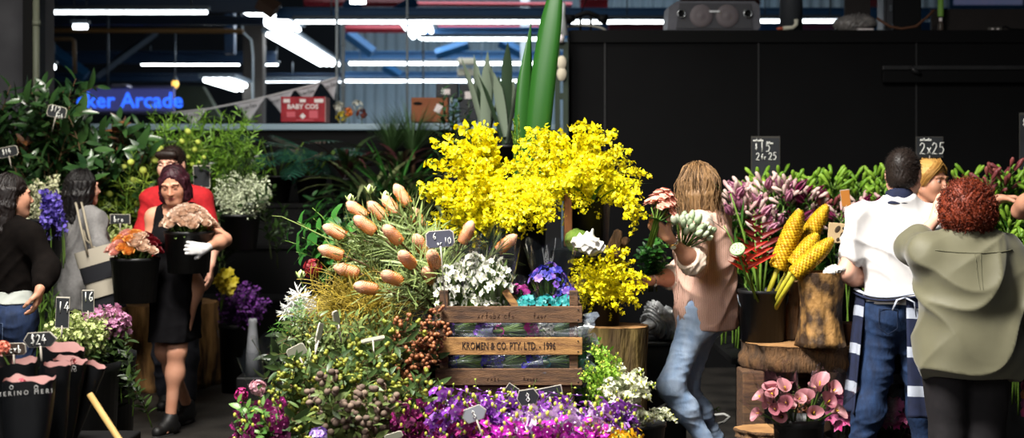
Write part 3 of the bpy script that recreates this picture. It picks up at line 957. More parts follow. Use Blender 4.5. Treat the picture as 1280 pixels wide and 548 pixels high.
# striped apron wrapped round the hips, open at the back
APW = mat('apron_stripe', '9aa0ae', 'aeb4c0', per='noise', scale=20, rough=.9)
def apron_sheet(a0, a1, ztop, zbot, rows):
    mb = MB()
    nu, nv = 40, rows
    def pt(i, j):
        a = math.radians(a0 + (a1 - a0) * i / nu); t = j / nv
        z = ztop + (zbot - ztop) * t
        k = 1 + .12 * t + .035 * math.sin(i * 1.3 + 2 * t) * t
        legx = .03 * t
        return b.hip * 0 + V(b.o.x, b.o.y, 0) + b.r * math.sin(a) * (.205 + legx) * k + b.f * math.cos(a) * (.165 + legx) * k + V(0, 0, z + .004 * math.sin(i * .35))
    vs = [pt(i, j) for i in range(nu + 1) for j in range(nv + 1)]
    mb.v = [tuple(v) for v in vs]
    for i in range(nu):
        for j in range(nv):
            m = j % 11
            mb.use(APW if m in (3, 4, 5) else NAVY)
            a = i * (nv + 1) + j; c = (i + 1) * (nv + 1) + j
            mb.f.append((a, a + 1, c + 1, c)); mb.m.append(mb.cur)
    return mb
ap = apron_sheet(-122, 10, 1.00, .43, 34).build('apron', b.root)
md = ap.modifiers.new('s', 'SOLIDIFY'); md.thickness = .006
ap2 = link('apron_panel', apron_sheet(10, 178, 1.00, .43, 34).mesh('apron_panel'), ap)
md = ap2.modifiers.new('s', 'SOLIDIFY'); md.thickness = .006
mb = MB().use(APW)
mb.tube([b.L(.205 * math.sin(a), .165 * math.cos(a), 1.0 + .012 * math.sin(3 * a)) for a in [k * PI / 16 for k in range(33)]], .014, 6, flat=.4)
mb.use(NAVY).tube([b.L(.212 * math.sin(a), .172 * math.cos(a), .985 + .012 * math.sin(3 * a)) for a in [k * PI / 16 for k in range(33)]], .012, 6, flat=.4)
mb.use(APW).tube([b.L(0, -.18, .99), b.L(.04, -.20, .97), b.L(.05, -.19, .90)], [.012, .010, .008], 6, flat=.3).tube([b.L(0, -.18, .99), b.L(-.04, -.20, .98), b.L(-.06, -.19, .93)], [.012, .010, .008], 6, flat=.3)
link('apron_tie', mb.mesh('apron_tie'), ap)
MN = b
# ---------------- blonde seller facing the camera
b = Body(1155, 8.05, (.3, -.95), 1.68, 1.0, True, look=(.60, -.80), skin=SKIN, pitch=-.06, headoff=(.02, 0, 0))
b.elb['l'] = P(1222, 292, 7.9); b.wri['l'] = P(1247, 249, 7.62)
b.build('blonde woman in a grey top facing the white t-shirt man', [('l', (1, -.15, .02), (0, -.3, -1), dict(curl=.55, thumb=-1, spread=.5))])
b.face(b.root, mat('blonde_brow', '8a6238', rough=.8))
nail = MB().use(mat('white_nail', 'e8e4e2', rough=.25))
S = SDF(); b.torso(S, .016, neck=False); b.arm(S, 'l', .014, .5); b.arm(S, 'r', .014, .5); S.cut(V(0, 0, .9), (0, 0, -1)); S.ell(b.neck + b.u * .06 + b.f * .04, (.075, .08, .075), b.R, .01, True)
b.cloth('top', S, mat('grey_jersey', '8c8880', '9a968e', per='noise', scale=40, rough=.9), .009, folds(.004, 20, 20, 20, 4))
S = SDF(); b.torso(S, .012, neck=False, sh=False); b.leg(S, 'l', .012, 1.95); b.leg(S, 'r', .012, 1.95); S.cut(V(0, 0, .95), (0, 0, 1)); b.cloth('trousers', S, DARKTROUSER, .01)
b.shoe('l'); b.shoe('r')
BLON = HAIRM('blonde_hair', '9a6a2c', 'd2a45a')
q = b.hs
S = SDF(); S.ell(b.Hd(0, -.018, .034), (.084 * q, .104 * q, .092 * q), b.HR, .02); S.ell(b.Hd(0, -.06, -.03), (.07, .05, .06), b.HR, .03)
S.ell(b.Hd(-.02, .095, -.03), (.085 * q, .07 * q, .085 * q), b.HR, .012, True)
for sx in (-1, 1): S.ell(b.Hd(.085 * sx, .015, -.04), (.025, .04, .05), b.HR, .01, True)
ho = b.cloth('hair', S, BLON, .005, folds(.002, 30, 120, 120, 4))
gd = [[(-.04 + .004 * i, .03 - .012 * i, .125), (.0 + .01 * i * .3, .075 - .014 * i, .108), (.055, .086 - .016 * i, .075), (.083, .05 - .016 * i, .02), (.082, .01 - .014 * i, -.03)] for i in range(9)]
gd += [[(-.05, .03 - .012 * i, .118), (-.075, .05 - .016 * i, .07), (-.084, .03 - .014 * i, .01)] for i in range(8)]
mb = hair_strands(b, gd, 420, .006, .002, 1, .0018, 4, 9); mb.mats = [BLON]; link('hair_strands', mb.mesh('hair_strands'), ho)
# ---------------- woman with curly red hair, olive shirt
b = Body(1209, 6.2, (-.05, 1), 1.565, 1.25, True, look=(-.1, 1), skin=SKIN2, skull=1.02)
b.elb = {'l': P(1140, 309, 6.36), 'r': P(1296, 385, 6.16)}
b.wri = {'l': P(1169, 275, 6.42), 'r': P(1300, 420, 6.35)}
b.build('woman with curly red hair in an olive shirt, hand raised to her face', [('l', (.42, .1, .9), (.6, .75, 0), dict(curl=.25, thumb=-1, spread=.3))])
OLIVE = mat('olive_silk', '5c5944', '68654e', per='noise', scale=6, rough=.6, spec=.35, sheen=.2)
S = SDF(); b.torso(S, .024, neck=False, k=.09); b.arm(S, 'l', .030, 1.30, fat=1.2); b.arm(S, 'r', .030, 1.4, fat=1.2)
S.cone(b.chest - b.u * .05, V(b.hip.x + .03, b.hip.y, .80), .19, .215, .1, b.f, .78)
S.cut(V(0, 0, .715), (0, -.0, -1)); S.ell(b.neck + b.u * .07 + b.f * .02, (.075, .08, .06), b.R, .01, True)
sh = b.cloth('shirt', S, OLIVE, .0085, folds(.014, 9, 9, 6, 44))
S = SDF(); S.cone(b.neck + b.u * .045, b.neck + b.u * .0, .070, .082, .02); S.ell(b.neck + b.u * .10 + b.f * .03, (.066, .07, .085), b.R, .01, True); S.cut(b.neck - b.u * .005, -b.u)
link('collar', S.mesh('collar', .006, OLIVE), sh)
pl = MB().use(mat('olive_seam', '575540', rough=.7))
zc = P(0, 318, 6.0).z
from mathutils.bvhtree import BVHTree
bt = BVHTree.FromPolygons([v.co for v in sh.data.vertices], [tuple(p.vertices) for p in sh.data.polygons])
def onback(x, z):
    h = bt.ray_cast(V(x, b.o.y - 2, z), V(0, 1, 0)); return (h[0] - V(0, .0012, 0)) if h[0] else V(x, b.o.y - .15, z)
pl.tube([onback(b.o.x - .17 + .34 * i / 16, zc + .012 * (i / 8 - 1) ** 2) for i in range(17)], .0022, 4)
for dx in (-.012, .012):
    pl.tube([onback(b.o.x + .005 + dx * (1 - .5 * t / 6), zc - .003 - .15 * t / 6) for t in range(7)], [.0024 - .0003 * t for t in range(7)], 4)
link('back_pleat', pl.mesh('back_pleat'), sh)
S = SDF(); b.torso(S, .014, neck=False, sh=False); b.leg(S, 'l', .02, 1.97, fat=1.10); b.leg(S, 'r', .02, 1.97, fat=1.10); S.cut(V(0, 0, .84), (0, 0, 1))
b.cloth('trousers', S, mat('black_trousers', '131013', '1d191c', per='noise', scale=20, rough=.8), .010, folds(.004, 12, 12, 6, 5))
b.shoe('l'); b.shoe('r')
AUB = HAIRM('auburn_curls', '3a1208', '80341c')
q = b.hs
S = SDF(); S.ell(b.Hd(0, -.025, .02), (.120 * q, .118 * q, .115 * q), b.HR, .03); S.ell(b.Hd(0, -.035, -.035), (.128 * q, .104 * q, .095 * q), b.HR, .04); S.ell(b.Hd(0, .12, -.05), (.06, .07, .09), b.HR, .02, True)
ho = b.cloth('hair', S, AUB, .006, folds(.007, 90, 90, 90, 6))
g = random.Random(11); mb = MB().use(AUB); me = ho.data; nv = len(me.vertices)
for i in range(1900):
    v = me.vertices[g.randrange(nv)]; nn = Vector(v.normal)
    if nn.dot(b.hf) > .6: continue
    d = (nn * .8 + V(g.gauss(0, .5), g.gauss(0, .5), g.gauss(0, .5))).normalized()
    x, y, _ = frame(d); R_ = g.uniform(.004, .009); ph = g.random() * 6.3; ln = g.uniform(.012, .034)
    mb.tube([v.co - nn * .008 + d * ln * t / 8 + (x * math.cos(ph + t * 1.25) + y * math.sin(ph + t * 1.25)) * R_ * min(1, t / 2) for t in range(9)], .0013, 3, cap=False)
link('curls', mb.mesh('curls'), ho)
# ---------------- customer at the right edge, only the bare elbow shows
b = Body(1352, 7.35, (-.7, -.7), 1.66, 1.0, True, skin=SKIN)
b.elb['r'] = P(1275, 264, 7.15); b.wri['r'] = P(1300, 232, 6.95); b.sh['r'] = P(1325, 268, 7.4)
b.build('customer cut off by the right edge, bare bent elbow beside the red-haired woman')
S = SDF(); b.torso(S, .016, neck=False); b.arm(S, 'l', .014, .5); S.cut(V(0, 0, .85), (0, 0, -1)); b.cloth('top', S, mat('plum_top', '3a1a2c', rough=.9), .011)
S = SDF(); b.torso(S, .012, neck=False, sh=False); b.leg(S, 'l', .012, 1.95); b.leg(S, 'r', .012, 1.95); S.cut(V(0, 0, .9), (0, 0, 1)); b.cloth('trousers', S, DARKTROUSER, .011)
b.shoe('l'); b.shoe('r')
long_hair(b, HAIRM('dark_hair', '0d0807', '1e1310'), -.2, 3, 100)
# ================================================================ SETTING
ASPH = mat('wet_asphalt', '161513', '34312d', per='noise', scale=3.5, rough=.5, bump=.35, bscale=40, spec=.4)
mb = MB().use(ASPH); mb.box((1, 17, -.1), (40, 42, .2)); struct(mb.build('floor', smooth=False))
BLK = mat('black_panel', '0d0d0e', '111112', per='noise', scale=1.5, rough=.85, spec=.12)
BLK2 = mat('black_paint', '080809', rough=.7, spec=.15)
SEAM = mat('panel_seam', '242425', rough=.6)
# the black partition on the right, with its panel seams
wx0 = P(711, 0, 11.7).x; wt = P(0, 38, 11.7).z
mb = MB().use(BLK); mb.box(((wx0 + 8) / 2, 11.85, wt / 2), (8 - wx0, .3, wt)); w = struct(mb.build('wall_right', smooth=False))
mb = MB().use(SEAM)
for px in (756, 948, 1145):
    x = P(px, 0, 11.7).x; mb.box((x, 11.695, wt / 2), (.012, .012, wt - .02))
mb.use(BLK2).box(((wx0 + 8) / 2, 11.69, wt - .05), (8 - wx0, .03, .10))
link('panel_seam', mb.mesh('panel_seam', False), w)
# low dark partition behind the plants, with the shelf top that carries the boxes
hx0, hx1 = P(30, 0, 13.2).x, wx0 - .02
mb = MB().use(BLK2); mb.box(((hx0 + hx1) / 2, 13.35, 1.0), (hx1 - hx0, .3, 2.0)); struct(mb.build('wall_back', smooth=False))
mb = MB().use(mat('shelf_top', '8ea6b4', rough=.3)); mb.box(((hx0 + hx1) / 2, 13.42, 2.03), (hx1 - hx0, .55, .06), bev=.01); struct(mb.build('trim_1', smooth=False))
# grey pier at the far left
px1 = P(30, 0, 10.6).x
mb = MB().use(mat('grey_render', '3a3a3e', '46464a', per='noise', scale=4, rough=.9)); mb.box((px1 - 1.5, 11.1, 2.6), (3.0, .4, 5.2)); struct(mb.build('wall_left', smooth=False))
mb = MB().use(BLK2); mb.box((px1 + .035, 10.72, 2.6), (.07, .3, 5.2)); struct(mb.build('trim_2', smooth=False))
# hall shell behind
def corrug(x0, x1, Y, z0, z1, pitch=.25, dep=.05):
    n = int((x1 - x0) / pitch * 4); mb = MB()
    vs = []
    for i in range(n + 1):
        x = x0 + (x1 - x0) * i / n; y = Y - (dep if (i // 2) % 2 else 0)
        vs += [V(x, y, z0), V(x, y, z1)]
    mb2 = [(2 * i, 2 * i + 2, 2 * i + 3, 2 * i + 1) for i in range(n)]
    mb.add(vs, mb2); return mb
STEELW = mat('pale_cladding', '9fb6c4', 'b4c6d0', per='noise', scale=1, rough=.6)
mb = corrug(P(425, 0, 34).x, 14, 34, 0, 6.4); mb.cur = 0; mb.mats = [STEELW]; struct(mb.build('wall_hall_back', smooth=False))
DARKW = mat('dark_cladding', '10151b', '171d25', per='noise', scale=.8, rough=.8)
mb = MB().use(DARKW); mb.box(((-16 + P(425, 0, 34).x) / 2, 33.9, 3.2), (16 + P(425, 0, 34).x, .3, 6.4)); struct(mb.build('wall_hall_left', smooth=False))
mb = MB().use(DARKW); mb.box((-1, 24, 6.55), (30, 21, .12)); struct(mb.build('ceiling', smooth=False))
mb = MB().use(mat('skylight_sheet', 'a9cbe4', rough=.6, emit=.35)); mb.box((1.5, 28, 6.46), (9, 10, .04)); struct(mb.build('window_1', smooth=False))
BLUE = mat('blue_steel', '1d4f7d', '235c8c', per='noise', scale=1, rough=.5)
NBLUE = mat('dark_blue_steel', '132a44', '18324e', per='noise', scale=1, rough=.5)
nb = [2]
def beam(px0, px1, py, Y, h=.22, m=BLUE):
    nb[0] += 1
    a, c = P(px0, py, Y), P(px1, py, Y)
    mb = MB().use(m); L = c.x - a.x; x = (a.x + c.x) / 2
    mb.box((x, Y, a.z), (L, .02, h)).box((x, Y, a.z + h / 2), (L, .14, .025)).box((x, Y, a.z - h / 2), (L, .14, .025))
    return struct(mb.build('trim_%d' % nb[0], smooth=False))
def brace(p0, p1, Y, w=.1, m=BLUE):
    nb[0] += 1
    a, c = P(p0[0], p0[1], Y), P(p1[0], p1[1], Y)
    mb = MB().use(m); mb.tube([a, c], w, 4); return struct(mb.build('trim_%d' % nb[0], smooth=False))
beam(345, 1300, 17, 20, .13)
beam(430, 720, 71, 27, .18); beam(430, 720, 95, 29, .15); beam(530, 712, 41, 24, .16)
beam(700, 1300, 35, 23, .16)
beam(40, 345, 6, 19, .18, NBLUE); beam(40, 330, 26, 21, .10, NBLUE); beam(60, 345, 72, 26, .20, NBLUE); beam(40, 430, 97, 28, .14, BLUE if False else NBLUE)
brace((52, 52), (108, 95), 20, .09, BLUE); brace((195, 40), (120, 95), 24, .07, mat('grey_steel', '44505e', rough=.5))
brace((432, 40), (466, 66), 26, .11); brace((480, 82), (500, 95), 28, .10); brace((585, 55), (545, 68), 25, .10); brace((625, 52), (655, 68), 25, .10)
brace((432, 2), (450, 16), 21, .09); brace((520, 0), (495, 16), 21, .09)
RSTEEL = mat('red_steel', '8c2430', 'a12c3a', per='noise', scale=2, rough=.5)
brace((432, 36), (715, 37), 25.5, .07, RSTEEL); brace((380, 3), (520, 4), 22, .06, RSTEEL); brace((520, 5), (715, 6), 23, .04, RSTEEL)
brace((325, 0), (345, 14), 18, .12, mat('rust_timber', '5a4436', rough=.8))
# stack of red / pink goods high up behind the black wall (blurred red shapes)
for px0, px1, py, hh, c in ((760, 830, 34, .06, '7a2f3c'), (1065, 1120, 3, .12, '9c4652'), (1000, 1060, 34, .05, '8f4a6e'), (725, 760, 6, .15, 'b03a4a'), (850, 950, 2, .08, '4a2018')):
    beam(px0, px1, py, 22.4, hh, mat('goods_' + c, c, rough=.7))
# slim posts and pipes
def pole(name, px, py0, py1, Y, r, m, label, cat='pole', group=None):
    a, c = P(px, py0, Y), P(px, py1, Y)
    mb = MB().use(m).tube([a, c], r, 10)
    for t in (.2, .6): 
        q = a.lerp(c, t); mb.tube([q - V(0, 0, .02), q + V(0, 0, .02)], r * 1.25, 10)
    return tag(mb.build(name), label, cat, group)
ZINC = mat('zinc', '6f7880', rough=.4, metal=.6); PALEZ = mat('pale_zinc', '9aa4aa', rough=.5)
pole('pipe_post', 45, -20, 225, 10.6, .026, mat('green_grey_pipe', '5d6152', rough=.6), 'grey green pipe post beside the grey pier')
pole('hanging_rod', 61, -20, 190, 14.5, .012, PALEZ, 'thin pale rod just right of the grey green pipe post', 'rod')
pole('hanging_rod', 135, 8, 110, 20, .015, ZINC, 'thin grey rod standing above the blue backlit sign', 'rod')
pole('hanging_rod', 421, -20, 150, 14.0, .014, PALEZ, 'pale rod holding the right end of the bunting', 'rod')
pole('hanging_rod', 429, 30, 160, 15.0, .018, PALEZ, 'thicker pale rod with its top below the red beam, beside the bunting rod', 'rod')
pole('hanging_rod', 509, -20, 165, 14.6, .012, PALEZ, 'pale rod above the fine grassy palms', 'rod')
pole('hanging_rod', 529, 48, 130, 20, .014, PALEZ, 'thin pale rod above the brown carton', 'rod')
pole('hanging_rod', 219, 40, 100, 24, .012, ZINC, 'rod from which the yellow lamp hangs', 'rod')
a = P(318, 0, 24.6)
mb = MB().use(mat('brown_post', '2b2724', '35302c', per='noise', scale=3, rough=.8)); mb.box((a.x, 24.6, 3.2), (U(25, 24.6), .3, 6.4), bev=.01); o = mb.build('column', smooth=False)
tag(o, 'brown steel column with a conduit, left of the red carton', 'column')
mb = MB().use(PALEZ).tube([P(302, 5, 24.4), P(303, 40, 24.4), P(314, 50, 24.4), P(316, 70, 24.4), P(316, 165, 24.4)], .02, 6); link('conduit', mb.mesh('conduit'), o)
a = P(288, 0, 21.5); mb = MB().use(NBLUE); mb.box((a.x, 21.5, P(0, 38, 21.5).z), (U(12, 21.5), .2, U(60, 21.5)), bev=.01); tag(mb.build('steel_hanger', smooth=False), 'dark blue steel hanger left of the brown column', 'hanger')
a = P(656, 0, 25); mb = MB().use(mat('white_post', 'c6d0d4', rough=.6)); mb.box((a.x, 25, 3.0), (U(11, 25), .2, 3.6), bev=.01); tag(mb.build('column', smooth=False), 'white column behind the tall strap leaves', 'column')
OCHRE = mat('ochre_pipe', '8d6a3c', rough=.5)
mb = MB().use(OCHRE).tube([P(50, 38, 20), P(304, 39, 20)], .035, 8); tag(mb.build('gas_pipe'), 'long ochre pipe running under the upper left tube lights', 'pipe')
mb = MB().use(mat('tan_pipe', '7d6446', rough=.5)).tube([P(50, 49, 19), P(90, 49, 19), P(92.5, 51, 19), P(94, 92, 19)], .028, 8); tag(mb.build('hanging_bent_pipe'), 'tan pipe with a right-angle bend near the left post', 'pipe')
# fluorescent lights
TUBE = mat('lit_tube', 'f4fbff', emit=9)
HOUSE = mat('light_housing', '5a6670', rough=.5)
def strip(px0, px1, py, Y, label, n=1, h=None):
    a, c = P(px0, py, Y), P(px1, py, Y)
    r = empty('strip_light', ((a.x + c.x) / 2, Y, a.z), label, 'light', 'fluorescent strip lights in the hall')
    L = c.x - a.x; h = (h or .036) * .72
    MB().use(HOUSE).box((0, 0, h + .03), (L + .04, .12, .05), bev=.01).build('housing', r, False)
    for i in range(n):
        l = L / n - .02
        x = -L / 2 + L / n * (i + .5)
        MB().use(TUBE).tube([V(x - l / 2, 0, 0), V(x + l / 2, 0, 0)], h, 8).build('tube', r)
    for sx in (-.4, .4): MB().use(ZINC).tube([V(L * sx, 0, h + .05), V(L * sx, 0, h + .35)], .008, 4).build('hanger', r)
strip(50, 260, 15.5, 17, 'long lit tube at the top left, from the pipe post to the brown column', 2, .03)
strip(368, 830, 27.5, 18, 'longest lit tube, across the top centre up to the loudspeaker', 3, .028)
strip(946, 1048, 26.5, 18, 'lit tube right of the loudspeaker', 1, .028)
strip(526, 690, 49, 22, 'lit tube behind the tips of the tall strap leaves', 1, .03)
strip(436, 575, 79.5, 26, 'lit tube above the brown carton, left of the small beige box', 1, .035)
strip(592, 690, 79.5, 26.2, 'lit tube between the small beige box and the white column', 1, .035)
strip(330, 690, 101.5, 28, 'lowest lit tube, just above the red carton and palms', 2, .03)
strip(176, 300, 81, 27, 'dim lit tube left of the brown column, above the blue sign', 2, .02)
strip(331, 348, 81, 27.3, 'short dim lit tube just right of the brown column', 1, .02)
def longit(x0, z, y0, y1, label, w=.5, n=4):
    r = empty('tube_panel_light', (x0, (y0 + y1) / 2, z), label, 'light', 'four-tube ceiling lights')
    L = y1 - y0
    MB().use(HOUSE).box((0, 0, .07), (w + .1, L + .05, .06), bev=.01).build('housing', r, False)
    for i in range(n):
        x = (i - (n - 1) / 2) * w / n
        MB().use(TUBE).tube([V(x, -L / 2, 0), V(x, L / 2, 0)], .04, 8).build('tube', r)
for (p0, p1, Y0, Y1, lab) in (((335, 13), (348, 38), 20.9, 23.6, 'bright four-tube light at the top above the brown column'), ((364, 43), (400, 81), 24.3, 31, 'long bright four-tube light right of the brown column'), ((519, 27), (529, 47), 22.5, 25, 'bright four-tube light at top centre above the palms'), ((285, 100), (296, 112), 23, 25.6, 'bright four-tube light left of the brown column, over the bunting')):
    a, c = P(p0[0], p0[1], Y0), P(p1[0], p1[1], Y1)
    longit((a.x + c.x) / 2, (a.z + c.z) / 2, Y0, Y1, lab)
strip(91, 110, 33.5, 18, 'small lit lamp under the top left tube', 1, .045); strip(52, 70, 84, 19, 'small lit lamp beside the pipe post, above the dark leaves', 1, .045)
strip(437, 458, 2, 17, 'short lit tube cut by the top edge', 1, .04)
# yellow hanging lamp
a = P(219, 105, 24); r = empty('pendant_lamp', a, 'small yellow glowing pendant lamp by the blue sign', 'lamp')
MB().use(mat('amber_glow', 'ffca62', emit=1.6)).ball((0, 0, 0), (.06, .06, .075), 10, 8).build('bulb', r); MB().use(ZINC).lathe([(.02, .13), (.03, .11), (.062, .05)], 12).build('cap', r)
# backlit arcade sign
a, c = P(100, 111, 24), P(218, 139, 24)
r = empty('arcade_sign', ((a.x + c.x) / 2, 24, (a.z + c.z) / 2), 'backlit blue sign reading Arcade above the dark leaves', 'sign')
MB().use(mat('sign_blue', '34386e', emit=.9)).box((0, 0, 0), (c.x - a.x, .12, a.z - c.z), bev=.01).build('panel', r, False)
MB().use(mat('sign_frame', '5a5a80', rough=.5)).box((0, 0, (a.z - c.z) / 2 + .02), (c.x - a.x + .04, .16, .05)).box((0, 0, -(a.z - c.z) / 2 - .02), (c.x - a.x + .04, .16, .05)).build('sign_frame', r, False)
MR = Matrix.Rotation(PI / 2, 4, 'X')
lettering('cker Arcade', .36, Matrix.Translation((.06, -.07, -.02)) @ MR, mat('sign_letters', '2f6bff', emit=1.6), 'lettering', r, bold=.006)
a = P(152, 108, 22.5); mb = MB().use(mat('vent_pale', 'a9a6bb', rough=.4)); mb.box(a, (U(20, 22.5), .3, U(4, 22.5)), bev=.02); tag(mb.build('wall_lamp_housing', smooth=False), 'small pale wall box just above the blue sign', 'box')
# green awning shape right of the sign
a = P(245, 128, 25); mb = MB().use(mat('dark_green_canvas', '1f271c', rough=.9)); mb.prism([(-U(25, 25), -U(22, 25)), (U(32, 25), -U(22, 25)), (U(8, 25), U(20, 25)), (-U(25, 25), U(20, 25))], .3, Matrix.Translation(a) @ MR); tag(mb.build('stall_canopy', smooth=False), 'dark green stall awning right of the blue sign', 'awning')
# bunting
r = empty('bunting', P(330, 130, 13.6), 'white triangular bunting with small dark writing strung to the pale rod', 'bunting')
pts = [(215, 141), (262, 136), (312, 126), (345, 118), (385, 108), (421, 97)]
o0 = r.location
MB().use(mat('white_tape', 'd4d2d4', rough=.8)).tube([P(x, y, 13.6) - o0 for x, y in pts], .010, 5).build('cord', r)
FLAG = mat('flag_cloth', 'cfcdd2', rough=.9, trans=.2); INK = mat('dark_ink', '1a1a1c', rough=.8)
for (x0, y0, x1, y1, tx, ty) in ((225, 140, 260, 136, 243, 158), (293, 130, 332, 121, 313, 151), (333, 121, 368, 112, 352, 142), (369, 112, 400, 104, 385, 133), (401, 103, 422, 96, 418, 125)):
    A, B_, T = P(x0, y0, 13.6) - o0, P(x1, y1, 13.6) - o0, P(tx, ty, 13.58) - o0
    mb = MB().use(FLAG); n = 6
    def fp(u, v):
        e = A.lerp(B_, u); q = e.lerp(T, v); return q + V(0, .02 * math.sin(3 * u + 4 * v), 0)
    mb.grid(fp, n, n); f = mb.build('flag', r); md = f.modifiers.new('s', 'SOLIDIFY'); md.thickness = .002
    m0 = (A + B_) / 2 * .72 + T * .28 + V(0, -.03, 0)
    chalk([('xoxrfxo', -.09, -.02, .04)], Matrix.Translation(m0) @ Matrix.Rotation(-math.atan2(B_.z - A.z, B_.x - A.x), 4, 'Y') @ MR, INK, f, 'dark_writing', .003)
# cartons on the shelf
def carton(px0, px1, py0, py1, Y, col, label, dep=.3, name='carton'):
    a, c = P(px0, py0, Y), P(px1, py1, Y)
    r = empty(name, ((a.x + c.x) / 2, Y + dep / 2, c.z), label, 'carton')
    h = a.z - c.z; L = c.x - a.x
    MB().use(col).box((0, 0, h / 2), (L, dep, h), bev=.006).build('box_body', r, False)
    return r, L, h, dep
r, L, h, dp = carton(351, 406, 121, 152.5, 13.25, mat('red_print', '8e1222', 'b3202e', per='noise', scale=14, rough=.6), 'red printed produce carton reading BABY COS on the shelf')
WP = mat('white_print', 'efe4e2', rough=.6)
lettering('BABY COS', .062, Matrix.Translation((0, -dp / 2 - .003, h * .60)) @ MR, WP, 'lettering', r, bold=.002)
for x, z, w_, t in ((-.15, .84, .06, .035), (0, .84, .055, .03), (.15, .84, .085, .035), (0, .23, .04, .04)): MB().use(WP).box((x, -dp / 2 - .002, h * z), (w_, .003, t), R=Matrix.Rotation(PI / 4 if z < .5 else 0, 3, 'Y')).build('printed_mark', r, False)
for x, z, w_, t in ((.1, .3, .08, .07), (-.11, .3, .08, .05), (.02, .07, .16, .008)): MB().use(mat('pale_red_print', 'd8606c', rough=.6)).box((x, -dp / 2 - .002, h * z), (w_, .003, t)).build('printed_mark', r, False)
MB().use(mat('pink_board', 'b98a88', rough=.8)).box((L / 2 + .004, 0, h / 2), (.008, dp, h)).build('end_panel', r, False)
r, L, h, dp = carton(514, 560, 122, 152.5, 13.25, mat('brown_board', '8a5236', '955c3e', per='noise', scale=6, rough=.85), 'plain brown carton with a hand hole and white tag on the shelf')
MB().use(BLK2).ball((-.11, -dp / 2, h * .75), (.045, .004, .016), 12, 6).build('hand_hole', r)
MB().use(WP).box((.08, -dp / 2 - .003, h * .55), (.06, .004, .075), R=Matrix.Rotation(.5, 3, 'Y')).build('tag', r, False)
r, L, h, dp = carton(545, 572, 104, 122, 13.3, mat('dark_plastic', '22262c', rough=.5), 'dark crate on top of the brown carton, left one', .25, 'dark_crate'); MB().use(WP).box((0, -dp / 2 - .003, h * .4), (.06, .004, .05)).build('label_card', r, False)
r, L, h, dp = carton(574, 596, 105, 152, 13.35, mat('dark_plastic', '22262c', rough=.5), 'dark crate with a white label right of the brown carton', .25, 'dark_crate'); MB().use(WP).box((0, -dp / 2 - .003, h * .7), (.06, .004, .07)).build('label_card', r, False)
mb = MB().use(mat('beige_box', 'b5ae98', rough=.6)); mb.box(P(582, 91, 26), (U(20, 26), .2, U(9, 26)), bev=.02); tag(mb.build('hanging_junction_box', smooth=False), 'beige box hanging below the gap between two lit tubes', 'box')
mb = MB().use(MATS['beige_box']); mb.box(P(583, 77, 25.8), (U(22, 25.8), .2, U(8, 25.8)), bev=.02); tag(mb.build('hanging_junction_box', smooth=False), 'beige box in the gap between two lit tubes', 'box')

# ---------------- things on top of the black wall
zt = wt
def on_wall(px): return V(P(px, 0, 11.8).x, 11.84, zt)
# loudspeaker lying on its side
a = on_wall(890); r = empty('loudspeaker', a, 'wide black party loudspeaker lying on top of the black wall', 'loudspeaker')
W_, H_ = U(116, 11.75), U(36, 11.75)
SPK = mat('speaker_grey', '58585f', '63636a', per='noise', scale=20, rough=.5); SPD = mat('speaker_mesh', '404044', '4a4a4f', per='noise', scale=220, rough=.7)
ol = [(-W_ / 2, .0), (W_ / 2 - .02, .0), (W_ / 2, .03), (W_ / 2 - .01, H_ * .85), (W_ / 2 - .05, H_), (-W_ / 2 + .08, H_), (-W_ / 2 + .01, H_ * .8)]
MB().use(SPK).prism(ol, .34, Matrix.Translation((0, -.16, .001)) @ MR @ Matrix.Scale(1, 4)).build('cabinet', r, False)
gl = [(-W_ / 2 + .07, .012), (W_ / 2 - .07, .012), (W_ / 2 - .08, H_ * .9), (-W_ / 2 + .10, H_ * .93)]
MB().use(SPD).prism(gl, .02, Matrix.Translation((0, -.175, .001)) @ MR).build('grille', r, False)
for sx, nm in ((-1, 'tweeter'), (1, 'tweeter')):
    M = Matrix.Translation((sx * W_ * .355, -.19, H_ * .56)) @ Matrix.Rotation(PI / 2, 4, 'X')
    t = MB().use(mat('chrome_ring', 'c8cacc', metal=1, rough=.25)).lathe([(.026, -.005), (.036, .002), (.034, .008), (.028, .006)], 24, M).build('tweeter', r)
    link('cone', MB().use(BLK2).lathe([(.027, .004), (.015, -.012), (.0, -.006)], 20, M).mesh('cone'), t)
for sx in (-1, 1):
    M = Matrix.Translation((sx * W_ * .14, -.178, H_ * .48)) @ Matrix.Rotation(PI / 2, 4, 'X')
    MB().use(mat('woofer', '6a6265', rough=.6)).lathe([(.095, .0), (.088, .01), (.05, .002), (.03, .008), (0, .012)], 28, M).build('woofer', r)
MB().use(mat('badge', 'e6e8ea', rough=.3)).box((0, -.192, H_ * .63), (.085, .006, .016), bev=.003).build('badge', r, False)
